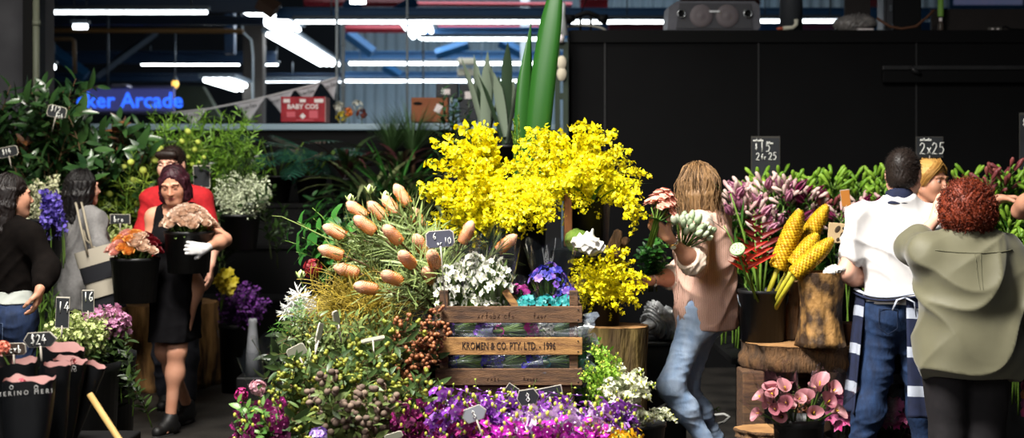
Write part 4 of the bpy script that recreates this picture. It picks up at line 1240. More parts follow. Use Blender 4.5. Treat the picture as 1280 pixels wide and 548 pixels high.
# lamp / clamp bracket and cable ring left end
r = empty('spotlight_bracket', on_wall(733), 'black double-headed clamp lamp on the left end of the black wall', 'lamp')
mb = MB().use(BLK2); k = U(1, 11.8)
mb.tube([V(-7 * k, 0, 0), V(-7 * k, 0, 20 * k)], .012, 6).tube([V(6 * k, 0, 0), V(6 * k, 0, 20 * k)], .012, 6).tube([V(-22 * k, 0, 16 * k), V(-1 * k, 0, 24 * k), V(3 * k, 0, 24 * k), V(24 * k, 0, 16 * k)], .022, 6).tube([V(-7 * k, 0, 22 * k), V(2 * k, 0, 45 * k)], .004, 4)
mb.build('stand', r)
for sx in (-1, 1): MB().use(BLK2).tube([V(sx * 16 * k, -.02, 17 * k), V(sx * 24 * k, -.05, 15 * k)], [.03, .045], 10).build('lamp_head', r)
mb = MB().use(mat('cable_grey', '8a8880', rough=.6))
a = on_wall(728)
mb.tube([a + V(math.cos(t) * .2, 0, math.sin(t) * .055) for t in [k2 * PI / 14 for k2 in range(15)]], .012, 6); tag(mb.build('hose'), 'grey hose arching under the clamp lamp on the wall top', 'hose')
mb = MB().use(mat('white_duct', 'c4c8c8', rough=.4)); a = P(703, 0, 11.6)
mb.tube([V(a.x, 11.62, P(0, 4, 11.6).z), V(a.x - .02, 11.6, P(0, 20, 11.6).z), V(a.x + .02, 11.6, P(0, 45, 11.6).z)], [.03, .045, .03], 10); tag(mb.build('white_duct'), 'white curved duct beside the tall strap leaf at the left end of the black wall', 'duct')
# green frame with pale discs left of the wall
x0 = P(694, 0, 11.55).x; x1 = wx0 - .01
GF = mat('green_frame', '2c3a2c', rough=.6)
r = empty('green_trellis', ((x0 + x1) / 2, 11.6, 0), 'dark green frame with pale discs at the left edge of the black wall', 'frame')
zt2 = P(0, 52, 11.55).z
mb = MB().use(GF); Lx = x1 - x0
mb.box((-Lx / 2 + .02, 0, zt2 / 2), (.04, .06, zt2)).box((Lx / 2 - .02, 0, zt2 / 2), (.04, .06, zt2))
for z in (zt2 - .03, P(0, 75, 11.55).z, P(0, 120, 11.55).z): mb.box((0, 0, z), (Lx, .05, .05))
mb.build('rails', r, False)
for py in (78, 92):
    MB().use(mat('pale_disc', 'd8cdb4', rough=.7)).lathe([(0, .012), (.045, .01), (.05, 0), (.045, -.01), (0, -.012)], 16, Matrix.Translation((.0, -.05, P(0, py, 11.5).z)) @ Matrix.Rotation(PI / 2, 4, 'X') @ Matrix.Diagonal((.8, 1.2, 1, 1))).build('disc', r)
MB().use(WP).tube([V(.01, -.05, P(0, 48, 11.5).z), V(-.03, -.06, P(0, 48, 11.5).z)], .035, 12).build('lamp_cap', r)
# round black pipe, elbow, wrapped bundle, amplifier, cables, board
a = on_wall(990)
mb = MB().use(mat('black_pipe', '3c3f44', rough=.45)).tube([a, a + V(0, 0, .7)], .095, 20); tag(mb.build('black_duct'), 'thick black round duct standing on the black wall right of the loudspeaker', 'duct')
a = on_wall(985) + V(0, -.13, .018)
mb = MB().use(mat('white_pvc', 'cfccb8', rough=.4)).tube([a + V(-.06, 0, 0), a + V(.02, 0, .005), a + V(.05, 0, .03), a + V(.05, 0, .075)], .018, 10); tag(mb.build('pipe_elbow'), 'white plastic pipe elbow at the foot of the black duct', 'pipe')
mb = MB().use(mat('orange_cap', 'b4543a', rough=.5)).ball(on_wall(973) + V(0, -.13, .015), (.035, .02, .015), 10, 6); tag(mb.build('orange_plug'), 'small orange plug left of the white pipe elbow', 'plug')
S = SDF(); a = on_wall(1068); S.ell(a + V(0, 0, .06), (.16, .12, .085), None, .03); S.ell(a + V(.08, -.02, .07), (.11, .1, .07), None, .03); S.cut(a + V(0, 0, .001), (0, 0, -1))
o = link('wrapped_bundle', S.mesh('wrapped_bundle', .008, mat('grey_plastic', '6a6866', '8a8480', per='noise', scale=30, rough=.25), None, folds(.012, 60, 60, 60, 3))); tag(o, 'crumpled grey plastic bundle on the wall top, right of the black duct', 'bundle')
mb = MB().use(WP); mb.box(on_wall(1078) + V(0, -.13, .008), (.13, .05, .014), bev=.004); tag(mb.build('white_block', smooth=False), 'flat white block in front of the crumpled plastic bundle', 'block')
mb = MB().use(mat('dark_brown_board', '1f1a18', '292220', per='noise', scale=5, rough=.7)); mb.box(on_wall(1077) + V(0, .11, .45), (U(32, 11.8), .04, .9)); tag(mb.build('brown_partition', smooth=False), 'dark brown panel standing behind the plastic bundle', 'panel')
a = on_wall(1128); r = empty('amplifier_rack', a, 'tall black equipment rack standing on the black wall', 'rack')
MB().use(mat('rack_black', '0a0a0b', rough=.4)).box((0, .06, .35), (U(48, 11.8), .2, .7), bev=.01).build('rack_case', r, False)
MB().use(mat('rack_edge', '3a3c40', rough=.4)).box((-U(17, 11.8), -.06, .35), (.05, .02, .69)).box((-U(23, 11.8), -.06, .35), (.02, .02, .69)).build('rail', r, False)
MB().use(mat('steel_plate', '8a9096', metal=.8, rough=.3)).box((-U(16, 11.8), -.075, .19), (.02, .01, .05)).box((-U(14, 11.8), -.075, .03), (.012, .01, .06)).build('latch', r, False)
mb = MB().use(mat('brown_cable', '5e3d2a', rough=.6)); a = on_wall(1120)
mb.tube([on_wall(1092) + V(0, -.14, .10), on_wall(1108) + V(0, -.15, .03), on_wall(1122) + V(0, -.15, .012), on_wall(1140) + V(0, -.15, .03), on_wall(1155) + V(0, -.13, .11), on_wall(1164) + V(0, -.12, .17)], .012, 6); tag(mb.build('brown_cable'), 'brown cable sagging in front of the black equipment rack', 'cable')
r = empty('spray_bottle', on_wall(1174) + V(0, -.08, 0), 'small bottle with a green label on the wall top beside the rack', 'bottle')
MB().use(mat('bottle_dark', '4a4038', rough=.3)).lathe([(0, 0), (.022, 0), (.024, .01), (.024, .06), (.012, .08)], 14).build('body', r); MB().use(WP).lathe([(.014, .08), (.014, .11), (0, .112)], 12).build('cap', r); MB().use(mat('green_label', '7fae48', rough=.5)).lathe([(.0245, .12), (.0245, .3), (.01, .31)], 14).build('tall_label', r)
mb = MB().use(MATS['dark_brown_board']); mb.box((P(1300, 0, 11.8).x - .25, 11.9, zt + U(15, 11.8)), (1.25, .04, U(29, 11.8))); tag(mb.build('brown_board', smooth=False), 'long dark brown board along the top right of the black wall', 'board')
r = empty('power_strip', on_wall(1240) + V(0, -.1, .014), 'power strip with cable lying on the wall top at the right', 'power strip')
MB().use(mat('strip_grey', '55524c', rough=.5)).box((0, 0, 0), (.11, .05, .028), bev=.006).build('body', r, False)
MB().use(BLK2).tube([V(.05, 0, 0), V(.09, 0, .025), V(.13, 0, .0), V(.22, 0, -.002), V(.34, 0, -.004)], .008, 6).build('cable', r)
MB().use(WP).box((-.025, -.026, .0), (.018, .002, .012)).box((.02, -.026, .0), (.018, .002, .012)).build('socket', r, False)
# screen glowing behind top right
r = empty('wall_screen', P(1235, -4, 19), 'blue and pink picture screen at the top right corner', 'screen')
MB().use(mat('screen_frame', '1c4c74', rough=.4)).box((0, .03, 0), (U(96, 19), .05, U(30, 19))).build('screen_frame', r, False)
MB().use(mat('screen_picture', '30384c', 'b0606c', per='noise', scale=3, emit=1.2, rough=.4)).box((0, 0, .02), (U(86, 19), .02, U(24, 19))).build('screen_picture', r, False)
# black rail on the wall
r = empty('wall_rail', P(1195, 93, 11.66), 'black double rail fixed to the black wall at the upper right', 'rail')
RL = mat('rail_black', '1d1d1e', '262627', per='noise', scale=9, rough=.5)
MB().use(RL).box((0, 0, U(8, 11.7)), (U(184, 11.7), .05, .035), bev=.006).build('upper_rail', r, False)
MB().use(BLK2).box((0, .0, -U(3, 11.7)), (U(184, 11.7), .04, .10), bev=.006).build('lower_rail', r, False)
MB().use(RL).tube([V(-U(58, 11.7), -.03, U(9, 11.7)), V(-U(54, 11.7), -.05, U(4, 11.7)), V(-U(46, 11.7), -.03, -.0)], .018, 6).build('bracket', r)

# ---------------- black tiered display behind the plants (left) and timber stands
def tiers(name, x0, x1, steps, label, m):
    r = empty(name, ((x0 + x1) / 2, steps[0][0], 0), label, 'display stand')
    for (y0, y1, z) in steps:
        MB().use(m).box((0, (y0 + y1) / 2 - steps[0][0], z - .02), (x1 - x0, y1 - y0, .04), bev=.006).build('shelf', r, False)
        MB().use(m).box((0, y0 + .03 - steps[0][0], (z - .04) / 2), (x1 - x0 - .06, .03, z - .045)).build('front_board', r, False)
    return r
STAND = mat('stand_black', '09090a', '0d0d0e', per='noise', scale=3, rough=.7, spec=.15)
tiers('tiered_stand', P(-30, 0, 11.3).x, P(545, 0, 11.3).x, [(11.3, 11.75, .605), (11.75, 12.25, 1.01), (12.25, 13.1, 1.34)], 'black stepped display stand behind the walking woman', STAND)
# ================================================================ PLANTS: prototypes
GSTEM = mat('green_stem', '4c6a22', '5f7d2c', rough=.5, per='object')
DSTEM = mat('dark_stem', '2a3416', '3a4520', rough=.6, per='object')
BSTEM = mat('brown_stem', '4a3520', '5e452a', rough=.7, per='object')
def petal_flower(n, m, L=.5, w=.34, cup=.5, m2=None, c2=.12, twist=0, lip=None, two=False):
    """open flower facing +Z: n petals, small centre"""
    mb = MB().use(m)
    for i in range(n):
        a = 2 * PI * i / n
        x, y = V(math.cos(a), math.sin(a), 0), V(-math.sin(a), math.cos(a), 0)
        z = V(0, 0, 1)
        ww = w * (1.5 if two and i in (1, n - 2) else 1)
        c = [V(0, 0, 0), x * L * .55 + y * ww * .5 + z * cup * L * .35, x * L + z * cup * L * .3, x * L * .55 - y * ww * .5 + z * cup * L * .35, x * L * .5 + z * cup * L * .22]
        mb.add(c, [(0, 3, 4), (0, 4, 1), (1, 4, 2), (4, 3, 2)])
    if m2: mb.use(m2).ball((0, 0, .06), (c2, c2, c2 * .8), 6, 4)
    return mb
def oncid(m, m2):
    mb = MB().use(m)
    pts = [(-.10, .05), (-.32, -.05), (-.52, -.30), (-.42, -.58), (-.12, -.66), (0, -.58), (.12, -.66), (.42, -.58), (.52, -.30), (.32, -.05), (.10, .05)]
    vs = [V(0, -.2, .10)] + [V(x, y, -.10 * (abs(x) * 2) ** 2 + .03 * math.sin(9 * x)) for x, y in pts]
    mb.add(vs, [(0, i, i + 1) for i in range(1, len(pts))])
    for a, l in ((90, .34), (150, .30), (30, .30), (200, .24), (-20, .24)):
        a = math.radians(a); x, y = V(math.cos(a), math.sin(a), .0), V(-math.sin(a), math.cos(a), 0)
        mb.add([V(0, 0, .02), x * l * .5 + y * .10 + V(0, 0, .06), x * l, x * l * .5 - y * .10 + V(0, 0, .06)], [(0, 1, 2, 3)])
    mb.use(m2).ball((0, .0, .06), .06, 5, 4)
    return mb
def curve_pts(L, bow, n=9, wob=.0, g=None, axis=None):
    """stem curve rising along +Z and bowing towards +X by the angle bow"""
    p, out, th = V(0, 0, 0), [], 0.0
    out.append(p.copy())
    for i in range(n):
        t = (i + .5) / n
        th = bow * t ** 1.4
        p = p + V(math.sin(th), (g.uniform(-wob, wob) if g else 0), math.cos(th)) * (L / n)
        out.append(p.copy())
    return out
def at(pts, t):
    k = max(0, min(len(pts) - 1.001, t * (len(pts) - 1))); i = int(k); u = k - i
    return pts[i].lerp(pts[i + 1], u), (pts[i + 1] - pts[i]).normalized()
def tipof(pts): return pts[-1]
def face_dir(d, radial, up, g, jit=.4):
    return (radial * .8 + V(0, 0, up) + V(g.gauss(0, jit), g.gauss(0, jit), g.gauss(0, jit))).normalized()

def spray(name, cat, seed, L=.5, bow=1.0, nb=10, blen=.10, nfl=6, fl=None, fs=.024, start=.3, stem=GSTEM, sr=.0022, bud=None, up=.3, jit=.5, leaf=None, nleaf=0, leafL=.1, leafW=.02, tipbuds=4, mat_part='blossoms'):
    """branched flower spray"""
    g = random.Random(seed)
    pts = curve_pts(L, bow, 9, .01 * L, g)
    st, bl, bd, lf = MB().use(stem), MB(), MB(), MB()
    st.tube(pts, [sr * (1.25 - .75 * i / 9) for i in range(10)], 5)
    for b in range(nb):
        t = start + (1 - start) * (b + g.random() * .7) / nb
        p, d = at(pts, min(t, .995)); a = b * 2.4 + g.random()
        x, y, _ = frame(d)
        rad = x * math.cos(a) + y * math.sin(a)
        bl_ = blen * (1.15 - .8 * (t - start) / (1 - start)) * g.uniform(.75, 1.2)
        dd = (rad + d * .7).normalized()
        q = [p, p + dd * bl_ * .5 + V(0, 0, .06 * bl_), p + dd * bl_ - V(0, 0, .08 * bl_)]
        if blen > .012: st.tube(q, [sr * .6, sr * .5, sr * .3], 3, cap=False)
        for k in range(nfl):
            u = (k + .6) / nfl
            c, cd = at(q, u)
            ra = (rad * math.cos(k * 2.2) + d.cross(rad) * math.sin(k * 2.2))
            off = (ra + V(g.gauss(0, .3), g.gauss(0, .3), g.gauss(0, .3))) * fs * .55
            s_ = fs * g.uniform(.75, 1.2)
            bl.inst(fl, Matrix.Translation(c + off) @ rotto(face_dir(cd, (ra + rad).normalized(), up, g, jit), g.uniform(-.8, .8)) @ Matrix.Scale(s_, 4))
    if bud:
        bd.use(bud)
        for k in range(tipbuds):
            p, d = at(pts, .93 + .07 * k / max(1, tipbuds)); x, y, _ = frame(d); a = k * 2.4
            c = p + (x * math.cos(a) + y * math.sin(a)) * fs * .4 + d * fs * .35 * k / 2
            st.tube([p, c], sr * .4, 3, cap=False); bd.ball(c, (fs * .16, fs * .16, fs * .26), 5, 4)
    if leaf:
        lf.use(leaf)
        for k in range(nleaf):
            t = .03 + (start + .15) * k / max(1, nleaf); p, d = at(pts, t); x, y, _ = frame(d); a = k * 2.6 + g.random()
            rad = x * math.cos(a) + y * math.sin(a)
            lf.leaf(p, rad + d * .9, d, leafL * g.uniform(.7, 1.2), leafW, g.uniform(.3, 1.0), .2, 4)
    parts = [('stem', st.mesh('stem')), (mat_part, bl.mesh('blossoms'))]
    if bud: parts.append(('buds', bd.mesh('buds')))
    if leaf: parts.append(('leaves', lf.mesh('leaves')))
    pr = Proto(name, cat, parts); pr.tip = tipof(pts); return pr

def leafy(name, cat, seed, L=.5, bow=.6, n=16, leafL=.08, leafW=.02, leaf=None, stem=DSTEM, sr=.003, droop=.5, start=.15, ang=.9, fold=.2, nb=0, blen=.15, berry=None, nberry=0, br=.008, bclump=4, wave=0, twist=0, bshape=(1, 1, 1.1), spread=1.0, bt=(.35, 1), part='leaves', prof=None, seg=4):
    """leafy branch, optionally with side twigs and clustered berries or nuts"""
    g = random.Random(seed)
    pts = curve_pts(L, bow, 8, .03 * L, g)
    st, lf, be = MB().use(stem), MB(), MB()
    if leaf: lf.use(leaf)
    if berry: be.use(berry)
    st.tube(pts, [sr * (1.2 - .8 * i / 8) for i in range(9)], 5)
    ax = [(pts, n)]
    for b in range(nb):
        t = start + (.95 - start) * (b + .3) / nb; p, d = at(pts, t); x, y, _ = frame(d); a = b * 2.4 + g.random()
        dd = ((x * math.cos(a) + y * math.sin(a)) * spread + d).normalized(); l = blen * g.uniform(.7, 1.2) * (1.1 - .5 * t)
        q = [p, p + dd * l * .5 + V(0, 0, .05 * l), p + dd * l]
        st.tube(q, [sr * .6, sr * .45, sr * .25], 3, cap=False); ax.append((q, max(2, int(n * l / L))))
    for q, k in ax:
        for i in range(k):
            t = start + (1 - start) * (i + g.random() * .6) / k
            p, d = at(q, min(t, .999)); x, y, _ = frame(d); a = i * 2.4 + g.random() * .6
            rad = x * math.cos(a) + y * math.sin(a)
            ll = leafL * g.uniform(.65, 1.2) * (1.05 - .3 * t)
            if leaf: lf.leaf(p, rad * ang + d * (1.2 - .6 * ang), d, ll, leafW * ll / leafL * g.uniform(.8, 1.15), g.uniform(.2, 1) * droop, fold, seg, prof, twist * g.uniform(-1, 1), wave)
    for i in range(nberry):
        q, _ = ax[g.randrange(len(ax))]
        t = g.uniform(*bt); p, d = at(q, t); x, y, _ = frame(d); a = g.random() * 6.3
        dd = (x * math.cos(a) + y * math.sin(a) + V(0, 0, g.uniform(-.6, .5))).normalized(); c = p + dd * br * 3.2
        st.tube([p, c], sr * .4, 3, cap=False)
        for k in range(bclump):
            o = V(g.gauss(0, 1), g.gauss(0, 1), g.gauss(0, 1)).normalized() * br * (1.35 if bclump > 1 else 0)
            be.ball(c + o, [br * s_ * g.uniform(.85, 1.15) for s_ in bshape], 8, 6, rotto(o if o.length > 0 else dd).to_3x3())
    parts = [('stem', st.mesh('stem'))]
    if leaf: parts.append((part, lf.mesh('leaves')))
    if berry: parts.append(('berries', be.mesh('berries')))
    pr = Proto(name, cat, parts); pr.tip = tipof(pts); return pr

def put_arch(pr, base, head, label, group, jit=.0, g=rnd, keep=None, roll=0):
    """stand a bowed stem at base so that its tip reaches head, bowing outwards"""
    base, head = Vector(base), Vector(head)
    if keep: base = head - (head - base).normalized() * pr.tip.length * keep
    v = head - base
    az = math.atan2(v.y, v.x) + g.uniform(-jit, jit)
    tip = pr.tip; el0 = math.atan2(tip.z, math.hypot(tip.x, tip.y)); el1 = math.atan2(v.z, math.hypot(v.x, v.y))
    sc = v.length / tip.length if keep is None else keep
    M = Matrix.Translation(base) @ Matrix.Rotation(math.atan2(v.y, v.x), 4, 'Z') @ Matrix.Rotation(-(el1 - el0), 4, 'Y') @ Matrix.Rotation(math.atan2(tip.y, tip.x) * -1, 4, 'Z') @ Matrix.Scale(sc, 4)
    if jit or roll:
        ax = v.normalized(); M = Matrix.Translation(base) @ Matrix.Rotation(g.uniform(-jit, jit) + roll, 4, ax) @ Matrix.Translation(-base) @ M
    return pr.put(M, label, group)
def dome(protos, n, c, r, Yc, dep, base, label, group, seed, bj=.03, jit=.4, inner=.0, lim=None, keep=None):
    """n stems from one bucket mouth whose heads fill a dome: c, r in photo pixels at depth Yc, dep = how far it bulges to either side in metres"""
    g = random.Random(seed)
    for i in range(n):
        rr = math.sqrt((i + .5) / n * (1 - inner) + inner); a = i * 2.39996 + g.uniform(-.25, .25)
        u, v = rr * math.cos(a), rr * math.sin(a)
        Y = Yc - dep * math.sqrt(max(0, 1 - rr * rr)) * g.uniform(.15, 1.0) + g.uniform(-.02, .02)
        if i % 4 == 3: Y = Yc + dep * math.sqrt(max(0, 1 - rr * rr)) * g.uniform(.2, .8)
        h = P(c[0] + r[0] * u, c[1] + r[1] * v, Y)
        b = Vector(base) + V(g.uniform(-bj, bj), g.uniform(-bj, bj), 0)
        put_arch(protos[i % len(protos)], b, h, label, group, jit, g, keep)
def fill(protos, n, box, Y, zb, label, group, seed, jit=.5, out=.10, basefn=None, keep=1.0):
    """n stems side by side over a photo region box=(x0,y0,x1,y1), standing on height zb"""
    g = random.Random(seed)
    for i in range(n):
        px = box[0] + (box[2] - box[0]) * ((i * .618034 + g.uniform(-.03, .03)) % 1); py = box[1] + (box[3] - box[1]) * ((i + .5) / n)
        yy = g.uniform(*Y); h = P(px, py, yy)
        b = V(h.x * 1.0 + g.uniform(-out, out), yy + g.uniform(.02, .12), zb) if basefn is None else basefn(h, g)
        put_arch(protos[i % len(protos)], b, h, label, group, jit, g, keep)
def bucket(px, py_top, py_bot, Y, wpx, label, name='bucket', cat='bucket', m=None, z0=None, handle=True, wb=.78, group=None, fillm=None):
    t = P(px, py_top, Y); zb = P(px, py_bot, Y).z if z0 is None else z0; rt = U(wpx, Y) / 2
    if zb < .3: zb = 0.0
    r = empty(name, (t.x, Y, zb), label, cat, group); h = t.z - zb
    m = m or BUCK
    MB().use(m).lathe([(rt * wb - .006, .012), (rt * wb, 0), (rt * .96, h * .93), (rt * .985, h * .93), (rt, h * .95), (rt, h), (rt * .95, h), (rt * .93, h * .9), (rt * wb * .96, .015)], 28, cap=(True, True)).build('body', r)
    if handle:
        pts = [V(rt * 1.02 * math.cos(a), -rt * .25 * math.sin(a) - .01, h * .9 - rt * 1.0 * math.sin(a)) for a in [k * PI / 12 for k in range(13)]]
        MB().use(ZINC).tube(pts, .0025, 5).build('handle', r)
    MB().use(WATER).lathe([(0, h * .80), (rt * .90, h * .80)], 24).build('water', r)
    return r, V(t.x, Y, zb + h * .5), h
BUCK = mat('black_bucket', '111112', '161617', per='object', rough=.45, spec=.4); WATER = mat('dark_water', '0c0d0c', rough=.1)

# ================================================================ YELLOW ORCHIDS
YEL = mat('yellow_orchid', 'f0e000', 'f8f020', rough=.5, trans=.25); YC = mat('orchid_throat', 'c89a10', rough=.6); YBUD = mat('yellow_bud', 'a8ac14', 'cfc81c', rough=.5)
on = oncid(YEL, YC)
ONC = [spray('orchid_spray', 'flower', 20 + k,   .42 + .03 * k, 1.25 + .12 * k, 15, .095, 7, on, .024, .2, GSTEM, .0022, YBUD, .25, .6) for k in range(7)]
tallb = V(*P(606, 300, 6.95)); LABY = 'yellow dancing orchid spray, %s'
bucket(608, 322, 420, 6.95, 72, 'black bucket hidden under the upper left yellow orchids', handle=False)
dome(ONC, 60, (588, 234), (66, 80), 6.9, .26, P(606, 318, 6.95), LABY % 'upper left cluster above the banksias', 'upper left yellow orchids', 1)
bucket(738, 246, 310, 7.05, 52, 'tall black vase under the upper right yellow orchids', 'vase', 'vase', handle=False, wb=.85)
dome(ONC, 78, (716, 218), (96, 66), 7.0, .30, P(738, 262, 7.05), LABY % 'upper right cluster over the black vase', 'upper right yellow orchids', 2)
dome(ONC, 30, (656, 268), (36, 36), 6.72, .15, P(656, 240, 6.9), LABY % 'trailing part hanging left of the black vase', 'trailing yellow orchids', 3)
dome(ONC, 9, (790, 262), (17, 36), 6.9, .12, P(752, 240, 7.05), LABY % 'drooping part right of the black vase', 'drooping yellow orchids', 33)
bucket(756, 372, 412, 7.0, 44, 'low black bucket on the stump under the lower yellow orchids', handle=False)
dome(ONC, 54, (757, 354), (58, 48), 6.95, .22, P(756, 385, 7.0), LABY % 'lower cluster on the stump', 'lower yellow orchids', 4)
OL = mat('orchid_leaf', '2f5a1c', '47762a', rough=.4)
ol = Proto('orchid_plant', 'foliage', [('leaves', (lambda mb: ([mb.leaf((0, 0, 0), V(math.cos(a), math.sin(a), .9), (0, 0, 1), .34, .022, .8, .3, 6) for a in [k * .7 for k in range(9)]], mb)[1])(MB().use(OL)).mesh('leaves'))])
for p, w_ in ((P(612, 310, 6.85), 'upper left'), (P(738, 262, 6.98), 'upper right')):
    ol.put(Matrix.Translation(p), 'narrow green orchid leaves inside the %s yellow cluster' % w_)

# ================================================================ BANKSIAS
BKF = mat('banksia_peach', 'b87c60', 'd9a585', rough=.8); BKO = mat('banksia_orange', 'c06a1c', 'd98a30', rough=.8); BKL = mat('banksia_leaf', '5c6e3a', '8b9a5c', rough=.5, trans=.15)
def banksia(seed, L=.40):
    g = random.Random(seed); pts = curve_pts(L, .5, 8, .006, g); p, d = pts[-1], (pts[-1] - pts[-2]).normalized()
    st = MB().use(BSTEM).tube(pts, .005, 6)
    hd = MB(); R = rotto(d); hl = .105
    prof = [(.004, -.005), (.023, .004), (.0265, .025), (.0265, .07), (.024, .095), (.017, .112), (.007, .119), (.0, .120)]
    hd.use(BKF).lathe(prof, 16, Matrix.Translation(p) @ R)
    for i in range(300):
        z = .120 * (i + .5) / 300; a = i * 2.39996
        rr = .0268 * (1 if z < .08 else max(.1, math.cos((z - .08) / .040 * 1.45))) * (1 if z > .02 else .85)
        q = V(rr * math.cos(a), rr * math.sin(a), z); nn = V(math.cos(a), math.sin(a), .35 + (z / .1) ** 3)
        hd.use(BKO if z < .078 - .02 * ((i * 7) % 5 == 0) else BKF)
        hd.ball(Matrix.Translation(p) @ R @ q, (.0024, .0024, .0058 if z < .05 else .0042), 4, 3, (R.to_3x3() @ rotto(nn).to_3x3()))
    lf = MB().use(BKL)
    for i in range(46):
        t = g.uniform(.35, .99); q, dd = at(pts, t); x, y, _ = frame(dd); a = i * 2.4
        rad = x * math.cos(a) + y * math.sin(a)
        lf.leaf(q, rad * .9 + dd * g.uniform(.5, 1.2), dd, g.uniform(.12, .20), .011, g.uniform(-.2, .9), .15, 6, lambda t: (1 - .6 * t) * (1.0 if int(t * 12) % 2 else .75))
    pr = Proto('banksia', 'flower', [('stem', st.mesh('stem')), ('flower_head', hd.mesh('flower_head')), ('leaves', lf.mesh('leaves'))]); pr.tip = pts[-1]; return pr
BK = [banksia(40 + k) for k in range(4)]
bbase = P(556, 395, 6.55)
for i, (px, py, Y) in enumerate(((458, 272, 6.35), (468, 290, 6.15), (500, 303, 6.05), (516, 332, 5.95), (470, 362, 5.9), (500, 352, 5.92), (428, 320, 6.1), (432, 296, 6.3), (482, 274, 6.4), (510, 256, 6.45), (497, 268, 6.5), (545, 333, 6.0), (533, 318, 6.2), (578, 304, 6.3), (622, 314, 6.4), (541, 352, 6.05), (528, 285, 6.55), (448, 342, 6.1))):
    h = P(px, py, Y); dv = h - P(560, 400, 6.35); dv.y = dv.y * .5 - .02; dv = dv.normalized()
    put_arch(BK[i % 4], h - dv * .5, h, 'peach and orange banksia flower on a stem with narrow leaves, left of the crate' if px < 560 else 'banksia flower peeking out behind the white bouquets of the crate', 'banksias left of the crate' if px < 560 else 'banksias behind the crate', .3, keep=.92)
# narrow leaf sprays filling between the banksias
BL2 = [leafy('banksia_leaf_branch', 'foliage', 60 + k, .45, .7, 44, .16, .011, BKL, BSTEM, .004, .7, .25, .8) for k in range(3)]
dome(BL2, 40, (484, 320), (66, 60), 6.38, .2, bbase, 'grey-green narrow-leaved branch between the banksias', 'banksia foliage', 6)

# ================================================================ FOLIAGE, left of the crate
def green(n, a, b, rough=.42, trans=.2): return mat(n, a, b, rough=rough, trans=trans)
BROAD = green('broad_leaf', '1d4a1c', '3f7a2c')
bl = [leafy('broad_leaf_branch', 'foliage', 70 + k, .40, .9, 12, .11, .062, BROAD, GSTEM, .004, 1.0, .2, 1.1, .15, wave=.02, seg=6) for k in range(3)]
dome(bl, 18, (398, 302), (42, 46), 6.75, .2, P(440, 372, 6.8), 'broad green leafy branch left of the banksias', 'broad-leaved branches', 7)
pts = [P(442, 310, 6.6), P(405, 296, 6.6), P(372, 280, 6.6), P(352, 271, 6.6), P(340, 270, 6.6)]
mb = MB().use(mat('olive_twig', '6a7a3a', rough=.6)).tube(pts, [.005, .004, .003, .0022, .0015], 5)
tag(mb.build('bare_twig'), 'long thin pale green twig sticking out to the left above the dark red flower', 'twig')
DRED = mat('dark_red_petal', '5a0508', '86101a', rough=.6, trans=.1)
r = empty('red_carnation', P(391, 336, 6.5), 'dark red ruffled flower at the left among the broad leaves', 'flower')
mb = MB(); tf = petal_flower(6, DRED, .5, .5, .9)
for i in range(40):
    d = V(rnd.gauss(0, 1), rnd.gauss(0, 1) - .8, rnd.gauss(0, 1)).normalized(); mb.inst(tf, Matrix.Translation(V(d.x * .04, d.y * .03, d.z * .042)) @ rotto(d, i) @ Matrix.Scale(.028, 4))
mb.build('petals', r); MB().use(GSTEM).tube([(0, 0, 0), V(.08, .08, -.12), V(.2, .2, -.3)], .004, 5).build('stem', r)
BUDG = mat('pale_green_bud', '9db46a', 'c2cf8e', rough=.5)
for i, (px, py) in enumerate(((462, 238), (438, 250), (482, 246), (376, 345))):
    r = empty('rose_bud', P(px, py, 6.6), ('pale green bud standing topmost above the banksias', 'pale green bud to the left of the topmost bud', 'round green bud beside the topmost bud', 'green bud below the dark red flower')[i], 'bud')
    mb = MB().use(BUDG); mb.lathe([(0, -.022), (.013, -.012), (.017, .002), (.012, .018), (.003, .028), (0, .029)], 10)
    for k in range(5):
        a = k * 1.257; mb.leaf((.008 * math.cos(a), .008 * math.sin(a), -.016), (math.cos(a) * .5, math.sin(a) * .5, 1), (math.cos(a), math.sin(a), 0), .045, .014, -.3, .3, 4)
    mb.build('bud_head', r); MB().use(GSTEM).tube([(0, 0, -.02), V(.03, .05, -.12), V(.08, .1, -.24)], .003, 5).build('stem', r)
# wiry yellow twigs
WIRE = mat('yellow_wire', '5e5010', 'bca43c', rough=.5)
def wiry(seed):
    g = random.Random(seed); mb = MB().use(WIRE)
    for i in range(34):
        p, d = V(0, 0, 0), V(g.gauss(0, .35), g.gauss(0, .35), 1).normalized(); pts = [p.copy()]; cv = V(g.gauss(0, 1), g.gauss(0, 1), g.gauss(0, 1)).normalized(); tw = g.uniform(.15, .5)
        for k in range(12):
            if k > 3: d = (Matrix.Rotation(tw, 3, cv) @ d).normalized()
            p = p + d * .032; pts.append(p.copy())
        mb.tube(pts, [.0027 - .0001 * k for k in range(13)], 3, cap=False)
    pr = Proto('wiry_twig_bunch', 'twigs', [('twigs', mb.mesh('twigs'))]); pr.tip = V(0, 0, .30); return pr
WI = [wiry(80 + k) for k in range(4)]
dome(WI, 28, (430, 376), (56, 46), 6.15, .25, P(480, 440, 6.3), 'tangled yellow-brown wiry twigs left of the crate', 'wiry twigs', 8, jit=1.5, keep=.8)
